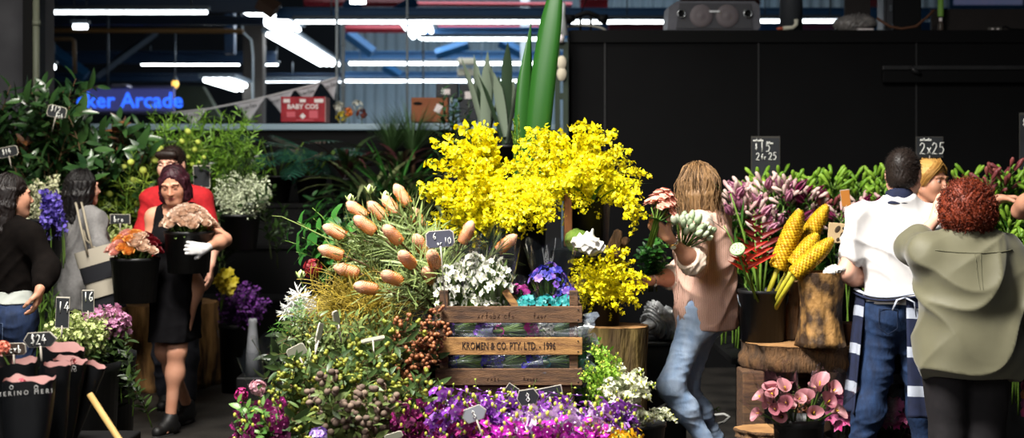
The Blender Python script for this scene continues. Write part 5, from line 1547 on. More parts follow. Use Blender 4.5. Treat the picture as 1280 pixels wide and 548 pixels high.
# leaf and berry branches (front left mass)
OLV = green('olive_leaf', '42562a', '7a884c'); DRK = green('dark_gum_leaf', '1c2c12', '35481e'); GRN = green('gum_leaf', '344c28', '60763e')
GB = mat('green_gumnut', '606c1c', '9c9a3c', rough=.45); BN = mat('brown_nut', '54443a', '7d6a5a', rough=.8); RB = mat('brown_berry', '5a2c18', '96603a', rough=.5)
e1 = [leafy('olive_branch', 'foliage', 100 + k, .42, .8, 22, .062, .014, OLV, BSTEM, .003, .5, .2, .9, nb=5, berry=GB, nberry=3, br=.007, bclump=3) for k in range(4)]
e2 = [leafy('gumnut_branch', 'foliage', 110 + k, .40, .9, 9, .085, .026, GRN, BSTEM, .0035, .6, .25, .9, nb=6, blen=.14, berry=GB, nberry=10, br=.0080, bclump=4, bshape=(1, 1, 1.25)) for k in range(4)]
e3 = [leafy('brown_nut_branch', 'foliage', 120 + k, .38, .7, 14, .07, .026, OLV, BSTEM, .0035, .6, .2, .9, nb=4, berry=BN, nberry=6, br=.0130, bclump=3, bt=(.6, 1)) for k in range(3)]
e4 = [leafy('brown_berry_branch', 'foliage', 130 + k, .42, .7, 10, .06, .02, DRK, BSTEM, .003, .6, .2, .9, nb=9, blen=.13, berry=RB, nberry=30, br=.0085, bclump=3) for k in range(3)]
e5 = [leafy('dark_gum_branch', 'foliage', 140 + k, .5, .7, 26, .10, .03, DRK, BSTEM, .004, .7, .15, .9, nb=6) for k in range(3)]
def fromb(c, k=.35):
    return lambda h, g: Vector(c) + V((h.x - c[0]) * k + g.uniform(-.05, .05), (h.y - c[1]) * k, g.uniform(-.04, .04))
c0 = P(470, 520, 6.3)
fill(e5, 50, (330, 400, 560, 560), (5.9, 6.3), 0, 'dark green gum branch deep in the left greenery', 'dark gum branches', 11, basefn=fromb(P(470, 540, 6.5)))
fill(e1, 44, (360, 392, 480, 470), (5.6, 6.0), 0, 'yellow-green narrow-leaved sprig below the wiry twigs', 'olive sprigs', 12, basefn=fromb(c0))
fill(e2, 30, (322, 440, 470, 552), (5.25, 5.6), 0, 'branch of green gumnuts at the lower left of the display', 'gumnut branches', 13, basefn=fromb(P(450, 545, 5.95)))
fill(e2, 7, (425, 410, 510, 450), (5.6, 5.8), 0, 'branch of green gumnuts level with the middle crate slat', 'upper gumnut branches', 14, basefn=fromb(c0))
fill(e3, 13, (395, 486, 490, 556), (5.2, 5.45), 0, 'branch of round grey-brown nuts at the bottom left of the display', 'brown nut branches', 15, basefn=fromb(P(440, 570, 5.8)))
fill(e4, 18, (488, 396, 545, 478), (5.65, 5.95), 0, 'branch of small red-brown berries just left of the crate', 'brown berry branches', 16, basefn=fromb(P(520, 520, 6.2)))
fill(e2, 8, (470, 470, 545, 500), (5.45, 5.6), 0, 'branch of green gumnuts below the lower left crate corner', 'gumnuts under the crate', 17, basefn=fromb(P(520, 560, 5.9)))
# fern-like green and silver brush at the left rim
FERN = green('fern_leaf', '3c6a24', '5f8f38')
fe = leafy('fern_sprig', 'foliage', 150, .26, .4, 70, .05, .006, FERN, GSTEM, .002, .1, .1, 1.0, 0, seg=3)
for k in range(5): put_arch(fe, P(385, 420, 6.1), P(338 + 9 * k, 412 - 9 * k, 6.0), 'bright green ferny sprig at the left rim of the display', 'fern sprigs')
SILV = mat('silver_brush', 'a9aaa4', 'cfcfc8', rough=.6)
br_ = leafy('silver_sprig', 'foliage', 151, .22, .6, 60, .07, .008, SILV, BSTEM, .003, .9, .3, 1.0)
for k in range(6): put_arch(br_, P(395, 405, 6.25), P(352 + 6 * k, 392 - 9 * (k % 4), 6.1), 'silvery white wispy foliage at the left rim of the display', 'silver foliage')

# ================================================================ PURPLE FRONT
def dend(nm, a, b, c): return petal_flower(5, mat(nm, a, b, rough=.5, trans=.25), .5, .36, .35, mat(nm + '_c', c, rough=.5), .10, two=True)
P_mar, P_lil, P_mag, P_pal, P_ora = dend('maroon_orchid', '4a0a38', '8e1f66', 'b05a8c'), dend('lilac_orchid', '6c2496', 'b066cc', 'd8c2e6'), dend('magenta_orchid', '9c0f92', 'd63cc4', 'e8c8e4'), dend('pale_lilac_orchid', 'b48ac8', 'e2cbe8', 'f0e6f0'), dend('amber_flower', 'c88a08', 'eab81c', 'a06008')
GTIP = mat('yellowgreen_bud', '8f9a2c', 'b8ba48', rough=.5)
def sp(nm, fl, k, fs=.034, nb=14, L=.42): return [spray('orchid', 'flower', k * 10 + j, L, .7 + .15 * j, nb, .024, 2, fl, fs, .35, GSTEM, .003, GTIP, .25, .5, tipbuds=2) for j in range(3)]
mar, lil, mag, pal, ora = sp('m', P_mar, 16, .038), sp('l', P_lil, 17, .046), sp('g', P_mag, 18, .046), sp('p', P_pal, 19, .048), sp('o', P_ora, 20)
def fromdeep(dy=.22, dz=.42): return lambda h, g: V(h.x + g.uniform(-.06, .06), h.y + dy * g.uniform(.5, 1), h.z - dz * g.uniform(.8, 1.1))
fill(mar, 40, (490, 500, 600, 570), (5.15, 5.5), 0, 'maroon orchid stem in the bucket at the bottom, left of the oval price tag', 'maroon orchids', 21, basefn=fromdeep())
fill(lil, 46, (552, 488, 690, 545), (5.2, 5.6), 0, 'violet orchid stem below the crate, left half', 'violet orchids', 22, basefn=fromdeep())
fill(lil, 26, (690, 498, 790, 545), (5.3, 5.6), 0, 'violet orchid stem below the crate, right half by the white flowers', 'violet orchids at the right', 23, basefn=fromdeep())
fill(mag, 36, (600, 526, 760, 572), (5.05, 5.25), 0, 'bright magenta orchid stem along the bottom edge', 'magenta orchids', 24, basefn=fromdeep())
fill(pal, 12, (640, 508, 745, 540), (5.15, 5.3), 0, 'pale lilac orchid stem among the violet ones', 'pale lilac orchids', 25, basefn=fromdeep())
fill(ora, 14, (752, 532, 802, 566), (5.1, 5.3), 0, 'amber yellow flower stem at the bottom, right of the magenta orchids', 'amber flowers', 26, basefn=fromdeep())
GS = mat('green_tip', '7f8f28', 'b3b83e', rough=.5)
tip = [leafy('orchid_bud_twig', 'bud stem', 200 + k, .3, .5, 1, .02, .006, GS, GSTEM, .0022, .3, .6, .8, berry=GS, nberry=9, br=.0045, bclump=1, bt=(.3, 1)) for k in range(3)]
fill(tip, 14, (545, 472, 750, 500), (5.35, 5.6), 0, 'thin yellow-green bud stem rising over the violet orchids in front of the crate', 'orchid bud stems', 27, basefn=fromdeep(.1, .25))
for px, py0, Y, w_, s_ in ((540, 556, 5.45, 120, 'maroon orchids'), (640, 548, 5.55, 120, 'left violet orchids'), (742, 552, 5.55, 100, 'right violet orchids'), (690, 590, 5.25, 110, 'magenta orchids')):
    bucket(px, py0, 700, Y, w_, 'black bucket holding the ' + s_, handle=False)
# bottom-left corner of the display: maroon flowers, pink carnation, leaves in clear film
fill(mar, 16, (292, 500, 345, 560), (5.1, 5.4), 0, 'maroon flower stem at the lower left rim of the display', 'maroon flowers at the rim', 28, basefn=fromdeep())
PINK = mat('pink_petal', 'd79aa8', 'efc4cc', rough=.6, trans=.25)
def ruffle(name, label, c, R, m, cat='flower', n=44, fs=.6, group=None, stem=True, sd=(.1, .12, -.25)):
    g = random.Random(int(c.x * 1000)); r = empty(name, c, label, cat, group); mb = MB(); tf = petal_flower(6, m, .5, .55, 1.0)
    for i in range(n):
        d = V(g.gauss(0, 1), g.gauss(0, 1), g.gauss(0, 1) + .4).normalized(); mb.inst(tf, Matrix.Translation(d * R * g.uniform(.5, .85)) @ rotto(d, i) @ Matrix.Scale(R * fs, 4))
    mb.build('petals', r)
    if stem: MB().use(GSTEM).tube([(0, 0, -R * .5), V(sd[0] * .4, sd[1] * .4, sd[2] * .5), V(*sd)], .004, 5).build('stem', r)
    return r
ruffle('carnation', 'pale pink carnation in clear film at the left rim of the display', P(322, 486, 5.35), .036, PINK)
ruffle('carnation', 'magenta carnation just left of the pale pink one', P(302, 494, 5.4), .03, mat('magenta_petal', '8a0f4e', 'b42a74', rough=.6))
bl3 = [leafy('green_leaf_branch', 'foliage', 210 + k, .3, .7, 12, .075, .035, green('fresh_leaf', '39632a', '6f9442'), GSTEM, .003, .6, .2, 1.0) for k in range(2)]
fill(bl3, 14, (296, 500, 345, 548), (5.15, 5.35), 0, 'fresh green leafy sprig below the pink carnation', 'leafy sprigs at the rim', 29, basefn=fromdeep(.15, .25))
ruffle('purple_orchid', 'large violet and white bloom at the bottom edge under the brown nuts', P(398, 546, 5.05), .034, mat('violet_white', '7a3ac0', 'e8dcf2', rough=.5, trans=.2), n=18, fs=1.0)

# ================================================================ WHITE AND GREEN SPIKES right of the crate
WGR = petal_flower(5, mat('white_green_petal', 'c9cda8', 'e6e6d2', rough=.5, trans=.3), .5, .4, .7)
GGR = petal_flower(5, mat('lime_petal', '7fae30', 'a6cc4a', rough=.5, trans=.3), .5, .3, .9)
wsp = [spray('white_flower_spike', 'flower', 220 + k, .45, 1.3 + .2 * k, 18, .014, 3, WGR, .028, .3, GSTEM, .003, GTIP, .2, .5) for k in range(3)]
gsp = [spray('lime_flower_spike', 'flower', 230 + k, .42, .6 + .2 * k, 18, .014, 3, GGR, .022, .25, GSTEM, .003, GTIP, .3, .5) for k in range(3)]
dome(gsp, 22, (752, 470), (26, 44), 5.85, .16, P(765, 548, 6.0), 'lime green flower spike right of the crate', 'lime flower spikes', 31)
dome(wsp, 18, (787, 492), (36, 40), 5.75, .18, P(775, 552, 5.95), 'white-green flower spike by the stump foot', 'white flower spikes', 32)
for px, py in ((840, 520), (836, 514), (828, 524), (845, 526), (818, 520)): put_arch(wsp[0], P(785, 550, 5.85), P(px, py, 5.75), 'white flower spike reaching out towards the pale jeans', 'white spikes reaching right')
bucket(800, 528, 600, 5.85, 66, 'black bucket under the white flower spikes', handle=False)
lv = [leafy('trailing_vine', 'foliage', 240 + k, .35, 1.0, 30, .03, .016, green('vine_leaf', '4c8a20', '8ab83c'), GSTEM, .002, .5, .1, 1.0, nb=3) for k in range(2)]
fill(lv, 10, (730, 415, 760, 470), (5.95, 6.1), 0, 'light green small-leaved vine between crate and stump', 'vines beside the crate', 34, basefn=fromdeep(.1, .3))
for k in range(5): put_arch(lv[k % 2], P(860, 535, 7.9), P(878 + 6 * k, 516 - 6 * (k % 3), 7.9), 'small green leafy sprig on the floor behind the pale jeans', 'green sprigs on the floor')

# ================================================================ BACK LEFT GREENERY
MAG = mat('magnolia_leaf', '16321a', '3c5c2c', rough=.28, spec=.6, trans=.08); BRN = mat('magnolia_brown', '4a2c16', '6e4422', rough=.6)
mg = [leafy('magnolia_branch', 'foliage', 250 + k, .75, .6, 20, .17, .062, MAG, BSTEM, .006, .5, .2, .9, .25, nb=3, blen=.3, seg=5) for k in range(4)]
fill(mg, 28, (-15, 96, 96, 215), (9.6, 10.2), 1.2, 'dark glossy magnolia-like branch at the upper left', 'dark glossy branches', 41, out=.25)
fill(mg, 20, (85, 142, 190, 215), (9.6, 10.2), 1.2, 'dark glossy magnolia-like branch below the blue sign', 'dark glossy branches below the sign', 141, out=.15)
mgb = leafy('brown_leaf_branch', 'foliage', 255, .6, .6, 16, .15, .05, BRN, BSTEM, .005, .5, .3, .9, .25, nb=2, seg=5)
for k, (px, py) in enumerate(((70, 150), (100, 165), (150, 150), (175, 190), (30, 175))): put_arch(mgb, P(px + 10, 260, 10.2), P(px, py, 9.9), 'branch of brownish leaves among the dark glossy ones', 'brownish branches')
dkl = [leafy('shade_leaf_branch', 'foliage', 260 + k, .7, .6, 30, .10, .028, green('shade_leaf', '1e3214', '34501e'), DSTEM, .005, .5, .15, .9, nb=5, blen=.25) for k in range(3)]
fill(dkl, 34, (-10, 170, 330, 260), (10.1, 10.6), 1.0, 'dim green leafy branch behind the shoppers at the left', 'dim leafy branches', 42, out=.2)
LIM = green('lime_leaf', '44701c', '86b03a')
lm = [leafy('willow_leaf_branch', 'foliage', 270 + k, .6, .5, 40, .075, .013, LIM, GSTEM, .004, .4, .15, .8, nb=7, blen=.22) for k in range(4)]
fill(lm, 36, (176, 138, 312, 200), (10.2, 10.7), 1.3, 'light green fine-leaved branch above the man in red', 'light fine-leaved branches', 43, out=.15)
NEED = green('needle_leaf', '5c7a24', '93a83c'); BALL = mat('green_pod', '8a9a30', 'b4be54', rough=.6)
nd = [leafy('swan_plant', 'foliage', 280 + k, .6, .5, 70, .11, .006, NEED, GSTEM, .004, .7, .2, .9, nb=3, blen=.2, berry=BALL, nberry=3, br=.026, bclump=1, seg=3) for k in range(3)]
fill(nd, 24, (118, 185, 202, 290), (9.7, 10.3), .9, 'fine-needled stem with round green pods left of the man in red', 'swan plant stems', 44, out=.12)
for px, py in ((232, 165), (225, 177), (247, 203), (245, 178)): put_arch(nd[0], P(px, 250, 10.3), P(px, py, 10.2), 'fine-needled stem with green pods above the man in red', 'pods above the man in red')
tiers('plant_bench', P(-60, 0, 9.8).x, P(122, 0, 9.8).x, [(9.75, 10.75, .85)], 'black bench carrying the dark glossy branches at the far left', STAND)
# gypsophila
GYP = petal_flower(4, mat('gyp_white', 'b9c49a', 'dfe3cc', rough=.6), .5, .5, .6)
gy = [spray('babys_breath', 'flower', 290 + k, .36, .5 + .2 * k, 26, .085, 7, GYP, .0125, .3, GSTEM, .0015, None, .4, .7) for k in range(4)]
dome(gy, 40, (302, 238), (40, 24), 10.2, .22, P(300, 292, 10.25), 'cloud of tiny white flowers in the bucket right of the man in red', "baby's breath", 45)
bucket(300, 268, 312, 10.25, 52, "black bucket holding the cloud of tiny white flowers", handle=False)
# monstera
MON = mat('monstera_leaf', '1b4032', '2c5a48', rough=.22, spec=.7, trans=.08)
def monstera_leaf(seed):
    g = random.Random(seed); mb = MB().use(MON)
    L = .34
    N = 9
    for sx in (-1, 1):
        for i in range(N):
            t0, t1 = i / N, (i + .70) / N
            w = lambda t: .15 * math.sin(PI * min(1, .12 + t * .9)) ** .7
            a0, a1 = .35 + .3 * t0, .35 + .3 * t0
            row = []
            for u in range(4):
                f = u / 3
                for t, tap in ((t0, 0), (t1, .02)):
                    x = sx * w((t0 + t1) / 2) * f; y = L * t * .92 + f * .05 - (0 if t == t0 else f * .012)
                    row.append(V(x, y, -.25 * abs(x) - .5 * (y - .1) ** 2 + .012 * f))
            mb.add(row, [(2 * u, 2 * u + 1, 2 * u + 3, 2 * u + 2) for u in range(3)])
    mb.tube([V(0, L * t, .004 - .5 * (L * t - .1) ** 2) for t in (0, .25, .5, .75, .97)], [.006, .005, .004, .003, .001], 5)
    return mb.mesh('leaf')
ML = [monstera_leaf(k) for k in range(2)]
def monstera(c, n, label, seed, sc=1):
    r = empty('monstera', c, label, 'plant'); g = random.Random(seed)
    MB().use(BUCK).lathe([(.10, 0), (.14, .22), (.145, .22), (.145, .24), (.12, .24), (.1, .2)], 20, cap=(True, True)).build('pot', r)
    for i in range(n):
        a = i * 2.4 + seed; el = g.uniform(.2, .9); h = V(math.cos(a) * .22, math.sin(a) * .22 - .05, .34 + .16 * el) * sc
        d = V(math.cos(a), math.sin(a) * .6 - .45, -1.1 + el * 1.5).normalized()
        M = Matrix.Translation(h) @ Matrix((d.cross(V(0, 0, 1)).normalized(), d, d.cross(V(0, 0, 1)).normalized().cross(d))).transposed().to_4x4() @ Matrix.Scale(sc * g.uniform(.8, 1.05), 4)
        o = link('leaf', ML[i % 2], r, M)
        link('stalk', MB().use(GSTEM).tube([V(0, 0, .2), h * .6 + V(0, 0, .08), h], .006, 5).mesh('stalk'), r)
monstera(V(P(345, 0, 12.5).x, 12.55, 1.34), 12, 'monstera plant with split blue-green leaves in front of the red carton', 1, 1.15)
monstera(V(P(388, 0, 12.4).x, 12.45, 1.34), 9, 'second monstera, right under the red carton end', 2, 1.0)
# cordylines and palms
def strappy(name, label, c, n, L, W, m, seed, droop=1.3, up=1.0, cat='plant', pot=True, n_seg=7, fold=.35, prof=None, tw=0):
    g = random.Random(seed); r = empty(name, c, label, cat)
    if pot: MB().use(BUCK).lathe([(.09, 0), (.12, .2), (.125, .2), (.125, .22), (.1, .22), (.09, .19)], 20, cap=(True, True)).build('pot', r)
    z0 = .2 if pot else 0
    for i in range(n):
        a = i * 2.4 + g.random() * .5; e = up * g.uniform(.5, 1.3)
        mb = MB().use(m if not isinstance(m, (list, tuple)) else m[i % len(m)])
        mb.leaf((.02 * math.cos(a), .02 * math.sin(a), z0 + g.uniform(0, .12)), (math.cos(a), math.sin(a), e), (0, 0, 1), L * g.uniform(.75, 1.15), W, droop * g.uniform(.6, 1.3), fold, n_seg, prof, tw * g.uniform(-1, 1)); mb.build('leaf', r)
    return r
COR = mat('cordyline_leaf', '1c2c16', '3f5230', rough=.35, trans=.1); BUR = mat('burgundy_leaf', '2a1218', '4e2a2c', rough=.35, trans=.1); VAR = mat('variegated_leaf', '5a6a3c', '98a070', rough=.4, trans=.1); PALM = mat('palm_leaf', '1e4a1c', '3c7a2c', rough=.4, trans=.15)
for i, (px, Y, ms, n, L, lab) in enumerate(((432, 12.3, (BUR, COR), 22, .42, 'burgundy cordyline under the orange flowers'), (468, 12.0, (COR, VAR), 26, .46, 'striped cordyline left of the fan palm'), (530, 12.2, (COR, BUR, VAR), 24, .44, 'dark cordyline left of the yellow orchids'), (500, 12.5, (BUR, COR), 18, .42, 'dark strappy plant in front of the fine grassy palms'))):
    strappy('cordyline', lab, V(P(px, 0, Y).x, Y, 1.34 if Y >= 12.25 else 1.01), n, L + (.3 if Y < 12.25 else .16), .055, ms, 300 + i, 1.5, 1.5)
strappy('fan_palm', 'bright green fan palm between the two cordylines', V(P(495, 0, 12.0).x, 12.0, 1.01), 34, .75, .026, PALM, 310, .7, 1.6, n_seg=5)
GRASS = mat('grass_palm', '30502c', '5a7a48', rough=.5, trans=.15)
for px, n, L, lab in ((490, 80, .48, 'fine grassy palm, wider left tuft'), (516, 70, .60, 'fine grassy palm, taller right tuft under the pale rod')):
    g = random.Random(px); r = empty('grassy_palm', V(P(px, 0, 12.8).x, 12.8, 1.34), lab, 'plant')
    MB().use(BUCK).lathe([(.09, 0), (.12, .2), (.1, .2), (.09, .19)], 20, cap=(True, True)).build('pot', r)
    MB().use(BSTEM).tube([(0, 0, .18), (0, 0, .45)], .02, 8).build('trunk', r)
    mb = MB().use(GRASS)
    for i in range(n * 2):
        a = g.random() * 6.3; mb.leaf((0, 0, .42), (math.cos(a), math.sin(a), g.uniform(.9, 3.2)), (0, 0, 1), L * g.uniform(.6, 1.1), .008, g.uniform(.2, .9), .1, 5)
    mb.build('fronds', r)
SAN = mat('sansevieria_leaf', '5a6a56', '93a08c', rough=.45); SAN2 = mat('sansevieria_dark', '26382a', '3c5038', rough=.45)
sprof = lambda t: .75 + .35 * math.sin(PI * t) if t < .75 else max(.02, 1.0 * (1 - t) / .25 * .98)
for px, Y, n, lab in ((606, 10.2, 7, 'grey-green snake plant standing behind the upper left orchids'), (632, 10.0, 8, 'darker snake plant nearer the tall strap leaves')):
    r = strappy('snake_plant', lab, V(P(px, 0, Y).x, Y, 1.58), n, .58, .075, (SAN, SAN2) if px < 620 else (SAN2, SAN), px, .08, 5.5, fold=.3, prof=sprof, n_seg=8)
ZZ = mat('zz_leaf', '14301a', '2c4c2c', rough=.3)
zz = [leafy('zamia', 'foliage', 320 + k, .5, .5, 22, .09, .04, ZZ, DSTEM, .006, .3, .2, 1.0, .2) for k in range(2)]
fill(zz, 8, (552, 108, 592, 150), (10.6, 10.9), 1.6, 'dark glossy upright stem behind the upper left orchids', 'dark upright stems', 46)
# shelf that carries these
tiers('plant_bench', P(560, 0, 10).x, P(706, 0, 10).x, [(9.8, 10.95, 1.58)], 'black bench carrying the snake plants behind the yellow orchids', STAND)
BIG = mat('tall_strap_leaf', '163c10', '24541a', rough=.4, trans=.1)
def tall(px0, py0, px1, py1, Y, W, lean, label, tw):
    a, c = P(px0, py0, Y), P(px1, py1, Y); d = (c - a); L = d.length; mb = MB().use(BIG)
    N = 18; vs = []
    for i in range(N + 1):
        t = i / N; w = W * .5 * (.55 + .5 * math.sin(PI * min(1, t * .9 + .1))) * (1 if t < .7 else max(.02, (1 - t) / .3) ** .7)
        p = a + d * t + V(lean * math.sin(PI * t), -.05 * math.sin(PI * t), 0); x = V(math.cos(tw * t), math.sin(tw * t), 0)
        for k in (-1, -.5, 0, .5, 1): vs.append(p + x * w * k + V(0, .016 * (abs(k) - .5) * (w / W * 2) + .004 * (k == 0), 0))
    mb.add(vs, [(i * 5 + k, i * 5 + k + 1, i * 5 + 5 + k + 1, i * 5 + 5 + k) for i in range(N) for k in range(4)])
    o = mb.build('strap_leaf'); md = o.modifiers.new('s', 'SOLIDIFY'); md.thickness = .004
    tag(o, label, 'leaf')
tall(652, 268, 664, 27, 7.5, .085, -.02, 'shorter of the two tall green strap leaves above the orchids', .3)
tall(667, 268, 706, -75, 7.4, .125, -.03, 'taller strap leaf reaching past the top edge beside the black wall', -.3)
# thin lime gladiolus-like leaf
gl_ = leafy('bud_spike', 'flower', 330, .5, .2, 24, .05, .014, green('spike_green', '6f8f30', 'a0b850'), GSTEM, .004, .1, .4, .35, .2)
for px, py in ((642, 150), (648, 145), (640, 165)): put_arch(gl_, P(650, 230, 7.3), P(px, py, 7.2), 'thin pale green bud spike left of the shorter strap leaf', 'pale green bud spikes')
# dim plants low on the stand
CAL = mat('calathea_leaf', '16341a', '2c5426', rough=.4)
ca = [leafy('prayer_plant', 'foliage', 340 + k, .35, .8, 9, .13, .06, CAL, DSTEM, .004, .8, .3, 1.1, .2, seg=6) for k in range(2)]
fill(ca, 20, (385, 228, 480, 280), (11.6, 12.0), 1.0, 'dim broad-leaved plant stem on the stand behind the green buds', 'dim broad-leaved stems', 47)

# ================================================================ LEFT MIDDLE: flowers around the shoppers
CREAMF = petal_flower(5, mat('cream_petal', 'b4b48c', 'd6d4b4', rough=.6, trans=.2), .5, .45, .5)
cr = [spray('cream_flower', 'flower', 350 + k, .45, .5, 16, .03, 4, CREAMF, .022, .55, GSTEM, .003, None, .4, .6) for k in range(2)]
fill(cr, 16, (36, 216, 72, 262), (8.9, 9.2), .8, 'cream flower cluster between the two dark-haired women', 'cream flowers', 51)
BLU = petal_flower(5, mat('blue_violet_petal', '4c3c9c', '7a68cc', rough=.5, trans=.2), .5, .45, .4)
bu = [spray('delphinium', 'flower', 355 + k, .45, .4, 18, .02, 3, BLU, .034, .5, GSTEM, .003, None, .3, .5) for k in range(2)]
fill(bu, 11, (54, 236, 72, 268), (8.7, 8.9), .8, 'blue-violet flower spike just left of the grey coat woman', 'blue-violet spikes', 52)
bucket(57, 274, 330, 8.9, 46, 'black bucket between the two dark-haired women', handle=False)
STK = [leafy('stock', 'foliage', 360 + k, .4, .4, 30, .06, .02, green('pale_yellow_green', '8a9a48', 'c0c888'), GSTEM, .004, .5, .3, 1.0, .1) for k in range(2)]
dome(STK, 16, (152, 296), (24, 22), 9.7, .18, P(152, 350, 9.8), 'pale yellow-green leafy stem between the grey coat and the roses', 'pale green stems', 53)
bucket(152, 322, 372, 9.8, 50, 'black bucket under the pale yellow-green stems', handle=False)
tall_g = leafy('tall_greenery', 'foliage', 365, .7, .2, 14, .12, .02, green('stem_green', '34501c', '56742c'), GSTEM, .005, .4, .2, .6)
fill([tall_g], 9, (44, 300, 70, 390), (8.6, 8.9), .3, 'upright green stem below the cream flowers', 'upright green stems', 54)
# low bench with white-green mums and pink chrysanthemums
MUMW = petal_flower(7, mat('mum_lime', '9aac50', 'd2d6a0', rough=.6, trans=.2), .5, .3, .5); MUMP = petal_flower(7, mat('mum_pink', 'b06a96', 'dba4c0', rough=.6, trans=.2), .5, .3, .6)
mw = [spray('lime_mum', 'flower', 370 + k, .34, .5, 14, .05, 3, MUMW, .022, .55, GSTEM, .003, None, .8, .4, leaf=GRN, nleaf=10, leafL=.07, leafW=.03) for k in range(3)]
mp = [spray('pink_mum', 'flower', 375 + k, .34, .5, 14, .05, 3, MUMP, .028, .6, GSTEM, .003, None, .8, .4, leaf=GRN, nleaf=10, leafL=.07, leafW=.03) for k in range(3)]
dome(mw, 40, (98, 412), (40, 22), 6.9, .2, P(104, 490, 7.0), 'small lime-white flower stem in the bunch behind the black paper sleeves', 'lime-white flowers', 55)
dome(mp, 26, (132, 396), (30, 12), 7.2, .16, P(132, 470, 7.3), 'pink chrysanthemum stem in front of the log stump', 'pink chrysanthemums', 56)
dkf = [leafy('dark_bunch_leaf', 'foliage', 380 + k, .34, .5, 26, .08, .03, DRK, GSTEM, .003, .5, .2, 1.0) for k in range(2)]
fill(dkf, 22, (75, 420, 162, 470), (6.9, 7.2), .45, 'dark leafy stem under the pink and lime flowers', 'dark leafy stems', 57)
bucket(105, 452, 560, 7.05, 90, 'black tub under the lime-white flowers', 'tub', 'tub', handle=False); bucket(140, 440, 540, 7.4, 60, 'black tub under the pink chrysanthemums', 'tub', 'tub', handle=False)

# purple statice in the back, yellow flowers in film
STA = petal_flower(5, mat('purple_statice', '3a1450', '6e2f86', rough=.6), .5, .4, .5)
sa = [spray('purple_statice', 'flower', 390 + k, .36, .7, 18, .07, 6, STA, .020, .35, GSTEM, .002, None, .4, .6) for k in range(3)]
dome(sa, 26, (306, 378), (34, 26), 10.3, .2, P(296, 428, 10.4), 'dark purple flower stem in the bucket right of the log stump', 'dark purple flowers', 58)
bucket(294, 404, 470, 10.4, 42, 'black bucket of dark purple flowers right of the log stump')
YF = petal_flower(6, mat('daffodil', 'c9b41c', 'e4d24a', rough=.6, trans=.2), .5, .4, .8)
yf = spray('yellow_flower', 'flower', 395, .25, .6, 6, .02, 2, YF, .05, .6, GSTEM, .003, None, .4, .5)
for k, (px, py) in enumerate(((277, 345), (284, 354), (290, 349), (281, 338), (288, 360))): put_arch(yf, P(276, 390, 10.1), P(px, py, 10.0), 'yellow flower in film beside the hanging hand of the man in red', 'yellow flowers by the stump')

# ================================================================ ROSES in the carried buckets
def rose(m, seed, sc=1):
    g = random.Random(seed); mb = MB().use(m)
    for ring, (n, r, h, t) in enumerate(((3, .006, .030, .0), (4, .011, .031, .15), (5, .016, .029, .35), (6, .021, .025, .7))):
        for i in range(n):
            a = 2 * PI * i / n + ring * .7
            def f(u, v):
                aa = a + (u - .5) * 2 * PI / n * 1.35; rr = r * (.5 + .62 * v ** .7) + t * .010 * v * v
                return V(rr * math.cos(aa), rr * math.sin(aa), h * (v * (1 - .25 * t * v)) - .008 * (2 * u - 1) ** 2 * v)
            mb.grid(f, 5, 4)
    st = MB().use(GSTEM).tube([(0, 0, 0), (0, 0, -.20)], .003, 5)
    lf = MB().use(GRN)
    for k in range(5): lf.leaf((0, 0, -.004), (math.cos(k * 1.26), math.sin(k * 1.26), .3), (0, 0, 1), .028, .009, .6, .2, 3)
    for k in range(2): lf.leaf((0, 0, -.05 - .03 * k), (math.cos(k * 3), math.sin(k * 3), .5), (0, 0, 1), .05, .025, .6, .2, 4)
    return Proto('rose', 'rose', [('bloom', mb.mesh('bloom')), ('stem', st.mesh('stem')), ('leaves', lf.mesh('leaves'))])
RM = {n: mat('rose_' + n, a, b, rough=.5, trans=.3) for n, a, b in (('cream', 'cfae94', 'e6cdb8'), ('pink', 'd9968a', 'e8b4a4'), ('orange', 'd98a34', 'e8ae5c'), ('red', '4e0810', '7a1220'), ('blush', 'dcc0ac', 'ead8c8'))}
RO = {n: [rose(m, 5), rose(m, 6)] for n, m in RM.items()}
def rose_bucket(px, py, Y, wpx, hpx, label, pick, glabel, seed, n, dome_h):
    r, c, h = bucket(px, py, py + hpx, Y, wpx, label, handle=False, wb=.82)
    g = random.Random(seed); R = U(wpx, Y) / 2 * .98; zt_ = P(px, py, Y).z
    for i in range(n):
        rr = math.sqrt((i + .5) / n); a = i * 2.39996
        q = V(c.x + R * rr * math.cos(a), Y + R * rr * math.sin(a), zt_ + .02 + dome_h * (1 - rr * rr) + g.uniform(-.008, .008))
        d = V(math.cos(a) * rr * .8, math.sin(a) * rr * .8, 1)
        nm = pick(rr * math.cos(a), rr * math.sin(a), g); ws = {'cream': 'cream', 'blush': 'pale blush', 'pink': 'salmon pink', 'orange': 'orange', 'red': 'dark red'}[nm]
        RO[nm][i % 2].put(Matrix.Translation(q) @ rotto(d, g.random() * 6) @ Matrix.Scale(g.uniform(1.2, 1.45), 4), '%s rose in %s' % (ws, glabel), '%s roses in %s' % (ws, glabel))
    return r
rose_bucket(236, 289, 8.55, 62, 52, 'black bucket of cream roses held against the chest of the walking woman', lambda x, y, g: 'cream' if g.random() < .6 else 'blush', 'the bucket held at the chest', 3, 46, .11)
rose_bucket(169, 322, 8.52, 62, 56, 'black bucket of mixed roses carried at the side of the walking woman', lambda x, y, g: 'red' if (x > .35 and y > -.35) else ('cream' if x > .15 else ('orange' if g.random() < .35 else 'pink')), 'the bucket carried at the side', 4, 42, .115)

